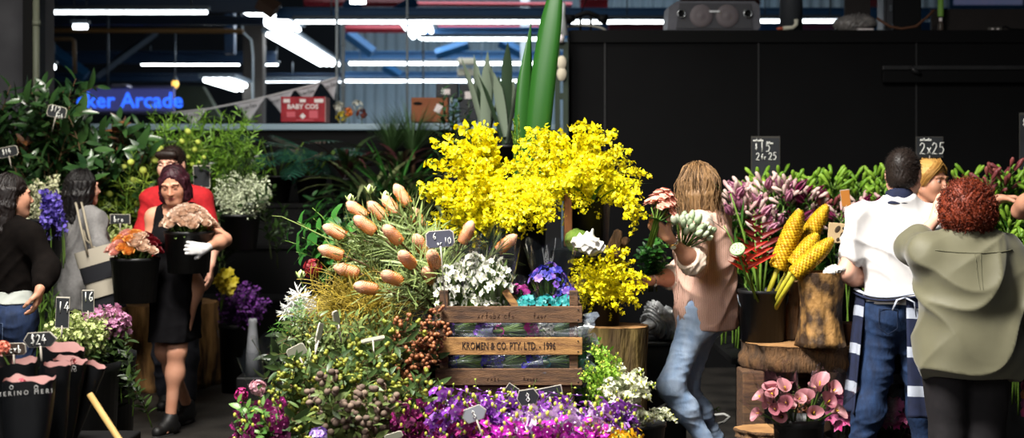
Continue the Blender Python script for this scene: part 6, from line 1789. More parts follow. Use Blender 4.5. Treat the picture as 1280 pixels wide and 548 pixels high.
# ================================================================ LILIES along the black wall
LPK = mat('lily_pink', 'b06a8a', 'dca4b8', rough=.5, trans=.25); LMG = mat('lily_magenta', '5a0f32', '8c2c58', rough=.5, trans=.2); LGB = mat('lily_green_bud', '5f8f1e', '9cc444', rough=.45, trans=.2); LPB = mat('lily_pink_bud', 'b88c8c', 'e2c8bc', rough=.5); LLF = green('lily_leaf', '1a3c12', '3a6a20')
def lily(seed, budm, openm, nbud=5, nopen=1, L=.8):
    g = random.Random(seed); pts = curve_pts(L, .25, 8, .01, g); st = MB().use(GSTEM).tube(pts, .005, 6); lf = MB().use(LLF); bd = MB().use(budm); op = MB().use(openm)
    for i in range(26):
        t = .5 + .48 * i / 26; p, d = at(pts, t); x, y, _ = frame(d); a = i * 2.4
        lf.leaf(p, (x * math.cos(a) + y * math.sin(a)) * .9 + d * .8, d, g.uniform(.08, .13), .020, g.uniform(.1, .7), .2, 4)
    p, d = pts[-1], V(.1, 0, 1)
    for i in range(nbud + nopen):
        a = i * 2.4 + g.random(); el = g.uniform(.4, 1.6); dd = V(math.cos(a), math.sin(a), el).normalized(); q = p + dd * g.uniform(.03, .06) - V(0, 0, .03 * (i > 2))
        st.tube([p - V(0, 0, .02), q], .0025, 4)
        if i < nbud:
            bl_ = g.uniform(.065, .10); prof = [(0, 0), (.007, .006), (.010, bl_ * .35), (.0135, bl_ * .72), (.008, bl_ * .93), (0, bl_)]
            bd.lathe(prof, 7, Matrix.Translation(q) @ rotto(dd))
        else:
            for k in range(6):
                b_ = k * PI / 3; x, y, _ = frame(dd); rad = x * math.cos(b_) + y * math.sin(b_)
                op.leaf(q, rad * .45 + dd, rad, .115, .038, 1.3, .2, 5)
    parts = [('stem', st.mesh('stem')), ('leaves', lf.mesh('leaves')), ('buds', bd.mesh('buds'))]
    if nopen: parts.append(('open_flower', op.mesh('open_flower')))
    pr = Proto('lily', 'lily', parts); pr.tip = pts[-1]; return pr
LP = [lily(400 + k, LPB, LPK, 5, 1) for k in range(3)]; LM = [lily(410 + k, LPB, LMG, 3, 2) for k in range(2)]; LG = [lily(420 + k, LGB, LGB, 7, 0) for k in range(3)]; LX = [lily(430, mat('lily_dusky', '6a2c34', '96504a', rough=.5), LMG, 6, 0)]
fill(LP, 34, (912, 236, 985, 300), (8.3, 8.8), .55, 'pink lily stem with pale buds below the taller price board', 'pink lilies', 61, out=.1)
fill(LM, 14, (985, 240, 1020, 290), (8.3, 8.7), .55, 'dark magenta open lily stem right of the pink ones', 'magenta lilies', 62, out=.1)
fill(LG, 40, (935, 224, 1115, 262), (8.6, 9.0), .55, 'green-budded lily stem left of the white t-shirt', 'green lily buds at the left', 63, out=.1)
fill(LM + LX, 20, (1020, 255, 1110, 300), (8.3, 8.7), .55, 'dusky red lily bud stem around the orange tag', 'dusky lilies', 64, out=.1)
fill(LG, 48, (1186, 222, 1300, 320), (8.2, 8.7), .55, 'green-budded lily stem behind the red curly hair', 'green lily buds at the right', 65, out=.1)
fill(LX, 6, (1225, 214, 1262, 250), (8.2, 8.5), .55, 'dusky red bud spike above the curly hair', 'dusky spikes at the right', 66, out=.1)
fill(LG, 18, (1240, 300, 1300, 350), (7.7, 8.0), .55, 'lower green-budded lily stem right of the curly hair', 'lower green lily buds', 67, out=.1)
tiers('flower_bench', P(905, 0, 8.4).x, P(1330, 0, 8.4).x, [(8.1, 9.2, .55)], 'dark bench carrying the lily buckets along the black wall', STAND)
for i, px in enumerate((940, 1000, 1060, 1195, 1260)): bucket(px, 315, 360, 8.6, 58, ('black lily bucket below the taller price board', 'black lily bucket behind the yellow ginger cones', 'black lily bucket below the orange tag', 'black lily bucket behind the blonde woman', 'black lily bucket at the far right')[i], z0=.55, handle=False)

bucket(662, 262, 330, 7.5, 44, 'black bucket behind the orchids holding the tall strap leaves', z0=1.0, handle=False)
# ================================================================ PROPS
WOOD = mat('crate_wood', '6c4a2a', 'ac8048', per='noise', scale=9, stretch=(1.2, 8, 8), rough=.75, bump=.3, bscale=50); WOODD = mat('dark_crate_wood', '35251a', '6a4c32', per='noise', scale=9, stretch=(1.2, 8, 8), rough=.8, bump=.3, bscale=50); NAIL = mat('nail_rust', '2a1c14', rough=.7)
FILM = mat('clear_film', '1c2024', rough=.09, spec=1.0, alpha=.13, coat=1.0); TEXTINK = mat('stamp_ink', '2a1a10', rough=.9)
CHALK = mat('chalk', 'd8d8d2', rough=.9); BOARD = mat('chalkboard', '17191c', '202327', per='noise', scale=8, rough=.7); BOARDL = mat('grey_board', '3c3d48', '484956', per='noise', scale=8, rough=.5); EDGE = mat('pale_edge', 'b9b2a4', rough=.7); STICK = mat('pale_stick', 'a49c90', rough=.6)
# ---------------- wooden crate
A, B_ = P(544, 380, 5.88), P(728, 482, 5.88); cw = B_.x - A.x; cx = (A.x + B_.x) / 2; zb = B_.z; cd = .40
cr_ = empty('wooden_crate', (cx, 5.88, zb), 'old wooden slatted crate full of wrapped flowers, stencilled with black lettering', 'crate')
k = U(1, 5.88)
for i, (y0, y1, m) in enumerate(((383, 404, WOODD), (422, 444, WOOD), (461, 482, WOODD))):
    zc = (482 - (y0 + y1) / 2) * k; h = (y1 - y0) * k
    s_ = MB().use(m).box((0, 0, zc), (cw, .014, h), bev=.003).build('front_slat', cr_, False)
    nl = MB().use(NAIL)
    for sx in (-1, 1):
        for dz in (-.3, .3):
            M = Matrix.Translation((sx * (cw / 2 - .018), -.0075, zc + dz * h)) @ MR; nl.lathe([(.0035, 0), (.003, .0012), (0, .0015)], 8, M)
    link('nails', nl.mesh('nails'), s_)
    link('back_slat', MB().use(WOODD).box((0, cd, zc), (cw, .014, h), bev=.003).mesh('back_slat', False), cr_)
    for sx in (-1, 1): link('side_slat', MB().use(WOODD).box((sx * (cw / 2 - .007), cd / 2, zc), (.014, cd - .02, h), bev=.003).mesh('side_slat', False), cr_)
for sx in (-1, 1):
    for yy in (.026, cd - .026): link('corner_post', MB().use(WOODD).box((sx * (cw / 2 - .035), yy, .0 + 59 * k), (.036, .036, 118 * k), bev=.003).mesh('corner_post', False), cr_)
for i in range(4): link('base_board', MB().use(WOODD).box((0, .05 + .1 * i, .006), (cw - .04, .085, .012), bev=.002).mesh('base_board', False), cr_)
lettering('KROMEN & CO. PTY. LTD. - 1996', 13.0 * k, Matrix.Translation((.0, -.0078, (482 - 433) * k)) @ MR, TEXTINK, 'stencil_lettering', cr_, bold=.0006, sx=.62)
FADE = mat('faded_ink', '3a261a', rough=.95)
chalk([('xrfobx cfo', -.13, (482 - 398) * k, .028), ('fxor', .10, (482 - 398) * k, .026)], Matrix.Translation((0, -.0065, 0)) @ MR, FADE, cr_, 'faded_lettering', .0011)
chalk([('rxbo', -.09, (482 - 476) * k, .024), ('hxocr', .06, (482 - 476) * k, .022)], Matrix.Translation((0, -.0065, 0)) @ MR, FADE, cr_, 'faded_lettering', .001)
# loose wood offcut in crate
mb = MB().use(WOOD); mb.box(P(641, 378, 5.92) , (.03, .02, .12), R=Matrix.Rotation(-.6, 3, 'Y'), bev=.003); tag(mb.build('wood_offcut', smooth=False), 'short wooden offcut leaning between the bouquets inside the crate', 'wood')
# wrapped bunches
FILM2 = mat('shiny_film', '8c96a4', rough=.14, spec=.9, alpha=.16, coat=.5)
def film_cone(r0, r1, L, seed, n=18, crush=.18, m=None):
    """clear sleeve around +Z, rumpled"""
    g = random.Random(seed); ph = [g.random() * 6.3 for _ in range(6)]; mb = MB().use(m or FILM)
    def f(u, v):
        a = 2 * PI * u; r = (r0 + (r1 - r0) * v ** .8) * (1 + crush * (math.sin(3 * a + ph[0] + 3 * v) * .5 + math.sin(7 * a + ph[1] + 5 * v) * .35 * v + .4 * math.sin(11 * a + ph[2]) * v * v))
        return V(r * math.cos(a), r * math.sin(a), L * v + .06 * L * v * v * math.sin(2 * a + ph[3]) + .05 * L * v ** 3 * math.sin(5 * a + ph[4]))
    mb.grid(f, n * 2, 10, True); return mb.mesh('film')
def bouquet(name, label, base, d, fl, n, fs, R, H, cat='bouquet', leaf=None, film=True, seed=1, group=None, sr=.003, tie=True, frm=(.015, 1.25, 1.25), jit=.5, roll=0, up=.5):
    g = random.Random(seed); r = empty(name, label=label, cat=cat, group=group, M=place(base, d, roll)); st, bl_, lf = MB().use(GSTEM), MB(), MB().use(leaf or GRN)
    for i in range(n):
        rr = math.sqrt((i + .5) / n); a = i * 2.39996; h = V(R * rr * math.cos(a), R * rr * math.sin(a), H * (1.0 - .28 * rr * rr) * g.uniform(.92, 1.04))
        st.tube([(0, 0, 0), V(h.x * .35, h.y * .35, h.z * .5), h], sr, 4, cap=False)
        f = fl[i % len(fl)] if isinstance(fl, list) else fl
        bl_.inst(f, Matrix.Translation(h) @ rotto(V(math.cos(a) * rr + g.gauss(0, jit * .5), math.sin(a) * rr + g.gauss(0, jit * .5), up), g.random() * 6) @ Matrix.Scale(fs * g.uniform(.8, 1.2), 4))
        if i % 2 == 0: lf.leaf(V(h.x * .6, h.y * .6, h.z * .68), V(h.x, h.y, R * 2), (0, 0, 1), H * .35, H * .06, .4, .2, 4)
    st.build('stems', r); bl_.build('blossoms', r); lf.build('leaves', r)
    if film: link('film', film_cone(frm[0], R * frm[1], H * frm[2], seed, crush=.18 if tie else .5, m=None if tie else FILM2), r)
    if tie: MB().use(WP).lathe([(.018, H * .18), (.020, H * .2), (.018, H * .22)], 10).build('tie', r)
    return r
WFL = petal_flower(6, mat('white_petal', 'dcdccc', 'f2f0e6', rough=.5, trans=.3), .5, .4, .8, mat('lime_eye', '9aa848', rough=.6), .08)
zc0 = zb + .16
for i, (px, py, Y, lab, n, fs, R, H) in enumerate(((568, 372, 5.98, 'white bouquet in clear film at the left front of the crate', 42, .036, .075, .22), (592, 362, 6.05, 'tallest white bouquet, in the middle of the white ones in the crate', 52, .038, .085, .30), (618, 366, 5.96, 'white bouquet at the right of the white ones in the crate', 46, .036, .075, .25))):
    h = P(px, py - 40, Y); b0 = V(h.x, Y + .05, zb + .14); bouquet('white_bouquet', lab, b0, h - b0, WFL, n + 30, fs, R * 1.15, (h - b0).length, seed=i + 1, jit=1.2)
for i, (px, lab) in enumerate(((560, 'low white flower bunch at the crate rim, leftmost'), (592, 'low white flower bunch at the crate rim, second from the left'), (616, 'low white bunch tied at the neck, at the crate rim under the tall bouquets'))):
    b0 = P(px, 405, 5.96); bouquet('white_bunch', lab, b0, V(.0, -.12, 1), WFL, 26, .028, .045, .12, film=False, seed=10 + i, jit=1.2)
MGF = petal_flower(6, mat('magenta_film_petal', '9c1c7c', 'c84ca0', rough=.5, trans=.2), .5, .5, .7); BLF = petal_flower(6, mat('blue_petal', '1c2080', '4c46b4', rough=.5, trans=.2), .5, .5, .7); VIF = petal_flower(6, mat('violet_petal', '5a2c90', '8c68c0', rough=.5, trans=.2), .5, .5, .7); TEF = petal_flower(6, mat('teal_petal', '1a7c80', '3caca8', rough=.5, trans=.25), .5, .5, .7)
bouquet('magenta_bouquet', 'small magenta bouquet in film in the middle of the crate', P(648, 398, 6.02), V(-.02, -.05, 1), MGF, 22, .034, .05, .14, seed=21)
bouquet('blue_bouquet', 'tall blue and violet bouquet in clear film near the right of the crate', P(684, 402, 6.02), V(.03, 0, 1), [BLF, BLF, VIF], 46, .04, .085, .24, seed=22, frm=(.02, 1.25, 1.35))
bouquet('blue_bouquet', 'lower blue and violet bouquet right at the crate corner', P(703, 402, 5.98), V(.15, -.05, 1), [BLF, VIF], 26, .036, .05, .15, seed=23)
for i, (px, dx, lab) in enumerate(((661, -.2, 'teal bunch in film at the crate rim, left of the offcut side'), (682, .0, 'teal bunch in film at the crate rim, middle one'), (704, .15, 'teal bunch in film at the right crate corner'))): bouquet('teal_bunch', lab, P(px, 398, 5.95), V(dx, -.15, 1), TEF, 22, .036, .045, .09, seed=30 + i)
# bundles lying inside, seen through the gaps
for i, (px, py, c, lab) in enumerate(((580, 412, VIF, 'violet bundle in film behind the upper gap of the crate, left'), (640, 413, MGF, 'purple bundle in film behind the upper gap of the crate, middle'), (700, 412, WFL, 'pale stem bundle in film behind the upper gap of the crate, right'), (585, 452, BLF, 'dark blue bundle in film behind the lower gap of the crate, left'), (640, 453, BLF, 'blue bundle in film behind the lower gap of the crate, middle'), (698, 452, TEF, 'teal-tinted bundle in film behind the lower gap of the crate, right'))):
    bouquet('wrapped_bundle', lab, P(px - 26, py + 2, 5.94), V(1, .12 * (i % 2), .05), c, 60, .034, .052, .20, seed=40 + i, frm=(.03, 1.15, 1.15), tie=False)
    bouquet('wrapped_bundle', 'second ' + lab, P(px + 26, py + 1, 5.97), V(-1, .15 * (i % 2), .05), c, 50, .034, .05, .18, seed=140 + i, frm=(.03, 1.15, 1.15), tie=False)
# inner dark liner
MB().use(mat('black_liner', '0c0c0d', rough=.8)).box((0, cd - .03, 50 * k), (cw - .06, .006, 96 * k)).build('liner', cr_, False)
# ---------------- tags on sticks
def tag_sign(px, py, Y, w, h, label, lines, tilt=0, yaw=0, pitch=0, shape='oct', stick=.2, board=None, name='price_tag', lw=.0016, stm=None):
    c = P(px, py, Y); r = empty(name, label=label, cat='price tag', M=Matrix.Translation(c) @ Matrix.Rotation(yaw, 4, 'Z') @ Matrix.Rotation(tilt, 4, 'Y') @ Matrix.Rotation(pitch, 4, 'X'))
    w_, h_ = U(w, Y) / 2, U(h, Y) / 2
    if shape == 'oct': ol_ = [(-w_ * .8, -h_), (w_ * .8, -h_ * .95), (w_, -h_ * .55), (w_ * .96, h_ * .7), (w_ * .75, h_), (-w_ * .75, h_), (-w_ * .98, h_ * .7), (-w_, -h_ * .6)]
    elif shape == 'hex': ol_ = [(-w_ * .7, -h_), (w_ * .6, -h_), (w_, 0), (w_ * .6, h_), (-w_ * .7, h_), (-w_, 0)]
    elif shape == 'oval': ol_ = [(w_ * math.cos(t), h_ * math.sin(t) * (1 if abs(math.sin(t)) < .9 else .95)) for t in [k2 * PI / 10 for k2 in range(20)]]
    else: ol_ = [(-w_, -h_), (w_, -h_), (w_, h_), (-w_, h_)]
    MB().use(mat('dark_edge', '34322e', rough=.8) if name == 'price_board' else EDGE).prism([(x * 1.06, y * 1.09) for x, y in ol_], .006, Matrix.Translation((0, .001, 0)) @ MR).build('edge', r, False)
    MB().use(board or BOARD).prism(ol_, .006, Matrix.Translation((0, -.001, 0)) @ MR).build('board', r, False)
    if lines: chalk(lines, Matrix.Translation((0, -.0015, 0)) @ MR, CHALK, r, r=lw)
    if stick: MB().use(stm or STICK).tube([(0, .004, -h_ * .9), (0, .004, -h_ - .05), (0, .006, -h_ - stick)], [.010, .007, .005], 6, flat=.4).build('stick', r)
    return r
K = lambda n, Y: U(n, Y)
tag_sign(550, 299, 5.8, 34, 20, 'grey price tag on a stick reading 6 or 10, over the left of the crate', [('6', -.028, .000, .026), ('or', -.014, -.026, .022), ('10', .016, -.022, .026)], tilt=-.08, board=BOARDL, stick=.26, lw=.0015)
tag_sign(593, 518, 5.15, 30, 17, 'grey oval price tag reading 8 among the maroon orchids', [('8', -.010, -.014, .028)], tilt=-.35, shape='hex', board=mat('pale_grey_board', '8e9298', rough=.4), stick=.12)
tag_sign(660, 497, 5.3, 27, 18, 'black price tag reading 8 in front of the crate', [('8', -.010, -.016, .032)], tilt=-.15, shape='hex', stick=.12)
tag_sign(686, 491, 5.5, 32, 12, 'black card with pale edge behind the black price tag', [('xx', -.02, -.006, .012)], tilt=-.2, shape='rect', stick=.1)
tag_sign(640, 487, 5.6, 14, 9, 'small half-hidden card at the crate foot, left of the black price tag', [], tilt=.6, shape='rect', stick=.08)
tag_sign(371, 440, 5.55, 23, 14, 'blank pale price tag seen from behind at the left of the greenery', [], tilt=-.45, yaw=.2, board=mat('pale_back', '747464', rough=.6), stick=.12)
tag_sign(400, 416, 5.7, 8, 22, 'narrow edge-on tag in the greenery below the wiry twigs', [], tilt=.3, yaw=.9, board=MATS['pale_back'], stick=.08)
tag_sign(421, 398, 5.7, 9, 17, 'small edge-on tag standing in the wiry twigs', [], tilt=-.3, yaw=.9, board=MATS['pale_back'], stick=.08)
tag_sign(466, 424, 5.6, 28, 6, 'flat tilted tag lying on the olive sprigs', [], tilt=-.2, pitch=-.9, board=MATS['pale_back'], stick=.06)
tag_sign(492, 546, 5.1, 22, 8, 'pale tag edge at the bottom among maroon orchids', [], tilt=-.3, board=MATS['pale_back'], stick=.06)
tag_sign(71, 140, 9.5, 23, 14, 'small black price tag reading $12 bch on the dark leaves', [('$12', -.045, -.005, .04), ('bch', -.0, -.034, .03)], tilt=.25, stick=.1, lw=.003)
tag_sign(10, 190, 9.4, 24, 12, 'black price tag at the left edge under the dark leaves', [('$14', -.04, -.015, .036)], tilt=-.2, stick=.08, lw=.003)
tag_sign(150, 274, 9.3, 24, 11, 'dark name card above the pale green stems', [('bro', -.04, -.02, .04)], shape='rect', stick=.4, lw=.003)
tag_sign(78, 391, 6.5, 16, 36, 'upright black board reading 14 in the lime-white flowers', [('14', -.022, .0, .05)], shape='rect', tilt=.04, stick=.05, lw=.003)
tag_sign(110, 377, 6.9, 14, 26, 'upright black board reading 16 behind the board with 14', [('16', -.022, .0, .045)], shape='rect', stick=.05, lw=.003)
tag_sign(50, 425, 5.0, 40, 17, 'black price tag reading $24 above the black paper sleeves', [('$24', -.034, -.016, .034)], tilt=-.06, shape='hex', stick=.06, lw=.0022)
tag_sign(17, 437, 4.95, 29, 14, 'dark brown tag with chalk script left of the tag with $24', [('8cxb', -.03, -.012, .026)], tilt=-.03, shape='oct', stick=.05, board=mat('brown_tag', '3c3026', rough=.6), lw=.0018)
tag_sign(252, 221, 10.1, 20, 26, 'black card behind the shoulder of the man in red', [], shape='rect', stick=.45)
# tall price boards on the right
tag_sign(957, 202, 8.9, 34, 58, 'tall blackboard reading $15 and 2 for 25 over the pink lilies', [('$', -.068, .075, .035), ('15', -.038, .060, .062), ('2', -.06, .008, .046), ('f', -.030, .012, .036), ('r', -.010, .012, .036), ('25', .018, .010, .046), ('xxfoxbx', -.078, .125, .016), ('xfxx', .012, .108, .016)], shape='rect', stick=.6, lw=.003, stm=STICK, name='price_board')
tag_sign(1162, 184, 8.9, 32, 24, 'small blackboard reading 2x25 above the blonde woman', [('2', -.062, -.045, .072), ('x', -.018, -.042, .066), ('25', .014, -.045, .072), ('xxfoxbx', -.06, .038, .018)], shape='rect', stick=.7, lw=.0036, name='price_board')
tag_sign(1284, 178, 8.6, 18, 68, 'blackboard cut off by the right edge', [('$', -.03, .10, .04)], shape='rect', stick=.35, lw=.003, name='price_board')
tag_sign(1057, 248, 8.3, 11, 20, 'orange card tag among the dusky lilies', [], shape='rect', tilt=-.12, board=mat('orange_card', 'b8742c', rough=.7), stick=.08)
# carved wooden sign
r = empty('carved_wooden_sign', label='pale wooden plaque with a carved figure 8 beside the white t-shirt', cat='sign', M=Matrix.Translation(P(1053, 292, 7.6)) @ Matrix.Rotation(.08, 4, 'Y'))
w_, h_ = U(36, 7.6) / 2, U(25, 7.6) / 2; PLY = mat('plywood', 'b59a72', 'c8ae86', per='noise', scale=10, rough=.7)
MB().use(PLY).box((0, 0, 0), (w_ * 2, .012, h_ * 2), bev=.003).build('plaque', r, False)
mb = MB().use(mat('carved_dark', '3a2c1c', rough=.8))
for x, z, rx, rz in ((-.028, .02, .014, .022), (.012, .027, .018, .01), (.006, -.012, .020, .022), (-.022, -.035, .010, .012), (.05, .0, .008, .03)): mb.ball((x, -.0058, z), (rx, .0022, rz), 12, 6, Matrix.Rotation(.5 if x < 0 else 0, 3, 'Y'))
mb.build('carved_hollow', r)
MB().use(STICK).tube([(0, .01, -h_), (0, .02, -.3)], .008, 6).build('stick', r)

# ---------------- stumps, slab, log vase
BARK = mat('bark', '2c2016', '6a4a2a', per='noise', scale=7, stretch=(3, 3, .6), rough=.9, bump=.8, bscale=30); BARKG = mat('golden_bark', '33210f', '9c7440', per='noise', scale=11, stretch=(1.2, 1.2, .8), rough=.7, bump=.5, bscale=30, ramp=(.42, .62)); ENDG = mat('end_grain', '7a5632', 'a27a4c', per='noise', scale=12, rough=.8, bump=.2)
def log(name, label, cat, px, py_top, Y, wpx, z0=0.0, hgt=None, bark=None, hollow=0, flare=.0, seed=1, nn=56, waist=0.0):
    t = P(px, py_top, Y); R = U(wpx, Y) / 2; h = t.z - z0 if hgt is None else hgt
    r = empty(name, (t.x, Y, z0), label, cat); g = random.Random(seed); ph = [g.random() * 6.3 for _ in range(6)]
    wob = lambda a, v: 1 + .045 * math.sin(2 * a + ph[0]) + .035 * math.sin(5 * a + ph[1] + 2 * v) + .03 * math.sin(11 * a + ph[2] + 4 * v) + (.018 if not waist else .004) * math.sin(23 * a + ph[3] + 9 * v) + flare * (1 - v) ** 2 * (1 + .5 * math.sin(3 * a + ph[4])) + .03 * math.sin(7 * v + ph[5])
    MB().use(bark or BARK).lathe([(R * .97 * (1 - waist * math.sin(PI * min(1, (i / 14) ** .9))), h * i / 14) for i in range(15)], nn, wob=wob, cap=(True, False)).build('bark', r)
    top = MB().use(ENDG)
    if hollow:
        top.lathe([(R * .97, h * .999), (R * .96, h), (R * hollow, h), (R * hollow * .97, h * .75), (0.0, h * .7)], nn, wob=lambda a, v: wob(a, 1))
    else:
        top.lathe([(R * .975, h * .999), (R * .95, h), (R * .6, h + .002), (R * .3, h + .001), (0.0, h)], nn, wob=lambda a, v: wob(a, 1))
    top.build('cut_face', r)
    return r
log('log_stump', 'big tree stump on the floor behind the walking woman', 'stump', 206, 378, 10.75, 134, flare=.06, seed=2, bark=mat('stump_bark', '3a2614', 'a87c48', per='noise', scale=5, stretch=(2.5, 2.5, .5), rough=.9, bump=.8, bscale=25, ramp=(.35, .6)))
log('log_stump', 'tree stump right of the crate carrying the lower yellow orchids', 'stump', 770, 407, 7.0, 78, seed=3, bark=mat('stump_bark_green', '3c2c16', '6c5a2c', per='noise', scale=6, stretch=(2.5, 2.5, .5), rough=.9, bump=.8, bscale=25))
# thick slab table with bark rim
r = log('wood_slab', 'thick round wooden slab with bark rim carrying the black bucket and log vase', 'slab', 1000, 428, 7.2, 148, z0=P(0, 470, 6.9).z, seed=5)
r.scale = (1, .75, 1); slabz = P(0, 428, 7.2).z
for i, (px, Y, lab) in enumerate(((938, 7.15, 'wooden block under the left end of the slab'), (1064, 7.25, 'wooden block under the right end of the slab'), (1000, 7.5, 'wooden block under the back of the slab'))):
    z1 = P(0, 470, 6.9).z - .002; mb = MB().use(WOODD); mb.box((P(px, 0, Y).x, Y, z1 / 2), (.11, .2, z1), bev=.008); tag(mb.build('support_block', smooth=False), lab, 'block')
vz = slabz + .003
r = log('log_vase', 'hollow log vase with golden-brown mottled bark on the slab', 'vase', 1026, 340, 7.02, 58, z0=vz, bark=BARKG, hollow=.82, waist=.13, flare=.04, seed=8, nn=64)
mb = MB().use(WP); S = SDF(); S.ell(P(1044, 337, 6.95), (.045, .03, .02), None, .02); S.ell(P(1036, 341, 6.93), (.03, .025, .012), None, .02)
o = link('white_paper', S.mesh('white_paper', .004, mat('paper_white', 'd6d2ca', rough=.8), None, folds(.006, 80, 80, 80, 2))); tag(o, 'crumpled white paper on the rim of the log vase', 'paper')
r = log('log_pot', 'dark narrow log standing between the black bucket and the log vase', 'log', 990, 352, 7.3, 30, z0=vz, seed=9)
mb = MB().use(mat('red_wood', '5a3420', '7a4c30', per='noise', scale=9, rough=.7)); mb.box(V(P(1064, 0, 7.1).x, 7.15, slabz + .055), (.075, .12, .10), bev=.006); tag(mb.build('wood_block', smooth=False), 'reddish wooden block on the slab right of the log vase', 'block')
log('wood_slab', 'low small wooden slab at the bottom under the wrapped callas', 'slab', 962, 536, 6.6, 84, z0=P(0, 556, 6.4).z, seed=12).scale = (1, .8, 1)
mb = MB().use(WOODD); z1 = P(0, 556, 6.4).z - .002; mb.box((P(962, 0, 6.6).x, 6.6, z1 / 2), (.2, .2, z1), bev=.01); tag(mb.build('support_block', smooth=False), 'wooden block under the low small slab', 'block')
# ---------------- heliconia bucket
bucket(953, 362, 440, 7.25, 62, 'large black bucket of heliconias and ginger cones on the slab', z0=vz, wb=.86)
GIN = mat('ginger_yellow', 'a87c10', 'd8b424', rough=.5, trans=.1)
def ginger(p0, p1, p2, rad, label):
    r = empty('ginger_cone', p0, label, 'flower', 'yellow ginger cones'); d = (p2 - p1); L = d.length; R_ = rotto(d)
    mb = MB().use(GIN); o = p1 - p0
    rf = lambda t: rad * (.75 + .35 * math.sin(PI * min(1, .25 + t * .7))) * (1 if t < .6 else math.sqrt(max(.015, 1 - ((t - .6) / .405) ** 2)))
    mb.lathe([(rf(t) * .85, L * t) for t in [i / 12 for i in range(13)]], 14, Matrix.Translation(o) @ R_, cap=(True, True))
    n = int(330 * L / .28)
    T = Matrix.Translation(o) @ R_
    for i in range(n):
        t = (i + .5) / n; a = i * 2.39996; rr = rf(t); s_ = rad * .26 * (.55 + .45 * rr / rad)
        ou, tx, up = V(math.cos(a), math.sin(a), 0), V(-math.sin(a), math.cos(a), 0), V(0, 0, 1)
        q = ou * rr * .84 + up * (L * t)
        c = [q - tx * s_ * .8 - up * s_ * .6, q + tx * s_ * .8 - up * s_ * .6, q + tx * s_ + ou * s_ * 1.0 + up * s_ * .3, q + ou * s_ * 1.35 + up * s_ * .75, q - tx * s_ + ou * s_ * 1.0 + up * s_ * .3]
        mb.add([T @ p for p in c] + [T @ (q + up * s_ * .5)], [(0, 1, 2, 3, 4), (4, 3, 5), (3, 2, 5)])
    mb.build('cone', r); MB().use(mat('yellow_stalk', 'a8a02c', rough=.5)).tube([V(0, 0, 0), o * .5, o + d * .1], [.013, .012, .014], 8).build('stalk', r)
gb = P(957, 395, 7.2)
for i, (a, c, Y, rad, lab) in enumerate((((972, 336), (1000, 268), 7.1, .052, 'leftmost and tallest yellow ginger cone'), ((992, 326), (1033, 262), 7.2, .050, 'yellow ginger cone leaning right behind the leftmost one'), ((992, 332), (1021, 298), 7.05, .045, 'short yellow ginger cone between the two tall ones'), ((992, 344), (1040, 304), 6.95, .045, 'lowest yellow ginger cone, leaning over the log vase'))):
    ginger(gb + V((i - 1.5) * .02, 0, 0), P(a[0], a[1], Y), P(c[0] + 1, c[1] - 5, Y), rad * .80, lab)
HEL = mat('heliconia_red', '9c1c14', 'd2402a', rough=.4, trans=.15); HELD = mat('heliconia_dark', '4a1016', '7a2420', rough=.4)
def heliconia(p0, p1, m, label, seed):
    r = empty('heliconia', p0, label, 'flower'); v = p1 - p0; g = random.Random(seed); mb = MB().use(m)
    for i in range(6):
        t = .68 + .055 * i; sx = 1 if i % 2 else -1; x = V(sx, -.3, .45).normalized()
        mb.leaf(v * t, x, V(0, -1, .3), .13 - .012 * i, .042, -.3, .75, 5, lambda u: max(.03, 1 - u) ** .8)
    mb.build('bracts', r); MB().use(GSTEM).tube([(0, 0, 0), v * .5 + V(0, 0, .01), v], [.009, .008, .004], 6).build('stem', r)
for i, (px, py, Y, m, lab) in enumerate(((922, 316, 7.0, HEL, 'orange-red heliconia lowest left over the black bucket'), (938, 308, 7.05, HEL, 'orange-red heliconia right beside the green seed pod'), (946, 282, 7.2, HELD, 'dark red heliconia behind the orange-red ones'), (958, 290, 7.25, HELD, 'dark red heliconia touching the leftmost ginger cone'), (936, 272, 7.3, HELD, 'dark red heliconia at the left under the pink lilies'))): heliconia(gb + V(-.03, 0, 0), P(px + 6, py - 4, Y), m, lab, i)
r = empty('lotus_pod', P(922, 312, 6.95), 'round flat green seed pod over the black bucket', 'seed pod')
M = rotto(V(-.3, -.75, .6)); PODG = mat('pod_green', '8fb07a', 'a8c48e', per='noise', scale=30, rough=.6)
MB().use(PODG).lathe([(.004, -.05), (.02, -.035), (.036, -.004), (.038, .004), (.034, .008), (0, .009)], 20, M).build('pod', r)
mb = MB().use(mat('pod_seed', '4c6a3c', rough=.6))
for i in range(12): mb.ball(M @ V(.028 * math.sqrt((i + .5) / 12) * math.cos(i * 2.4), .028 * math.sqrt((i + .5) / 12) * math.sin(i * 2.4), .009), .003, 6, 4)
mb.build('seeds', r); MB().use(GSTEM).tube([M @ V(0, 0, -.05), V(.06, .1, -.15), gb - r.location], .006, 6).build('stem', r)
hs = leafy('green_shoot', 'foliage', 500, .5, .1, 3, .16, .03, LLF, GSTEM, .008, .3, .4, .4)
for k, (px, py) in enumerate(((913, 222), (905, 262), (950, 330), (930, 335), (945, 345))): put_arch(hs, gb, P(px, py + 20, 7.25), 'thick green shoot rising from the heliconia bucket', 'green shoots of the heliconia bucket')
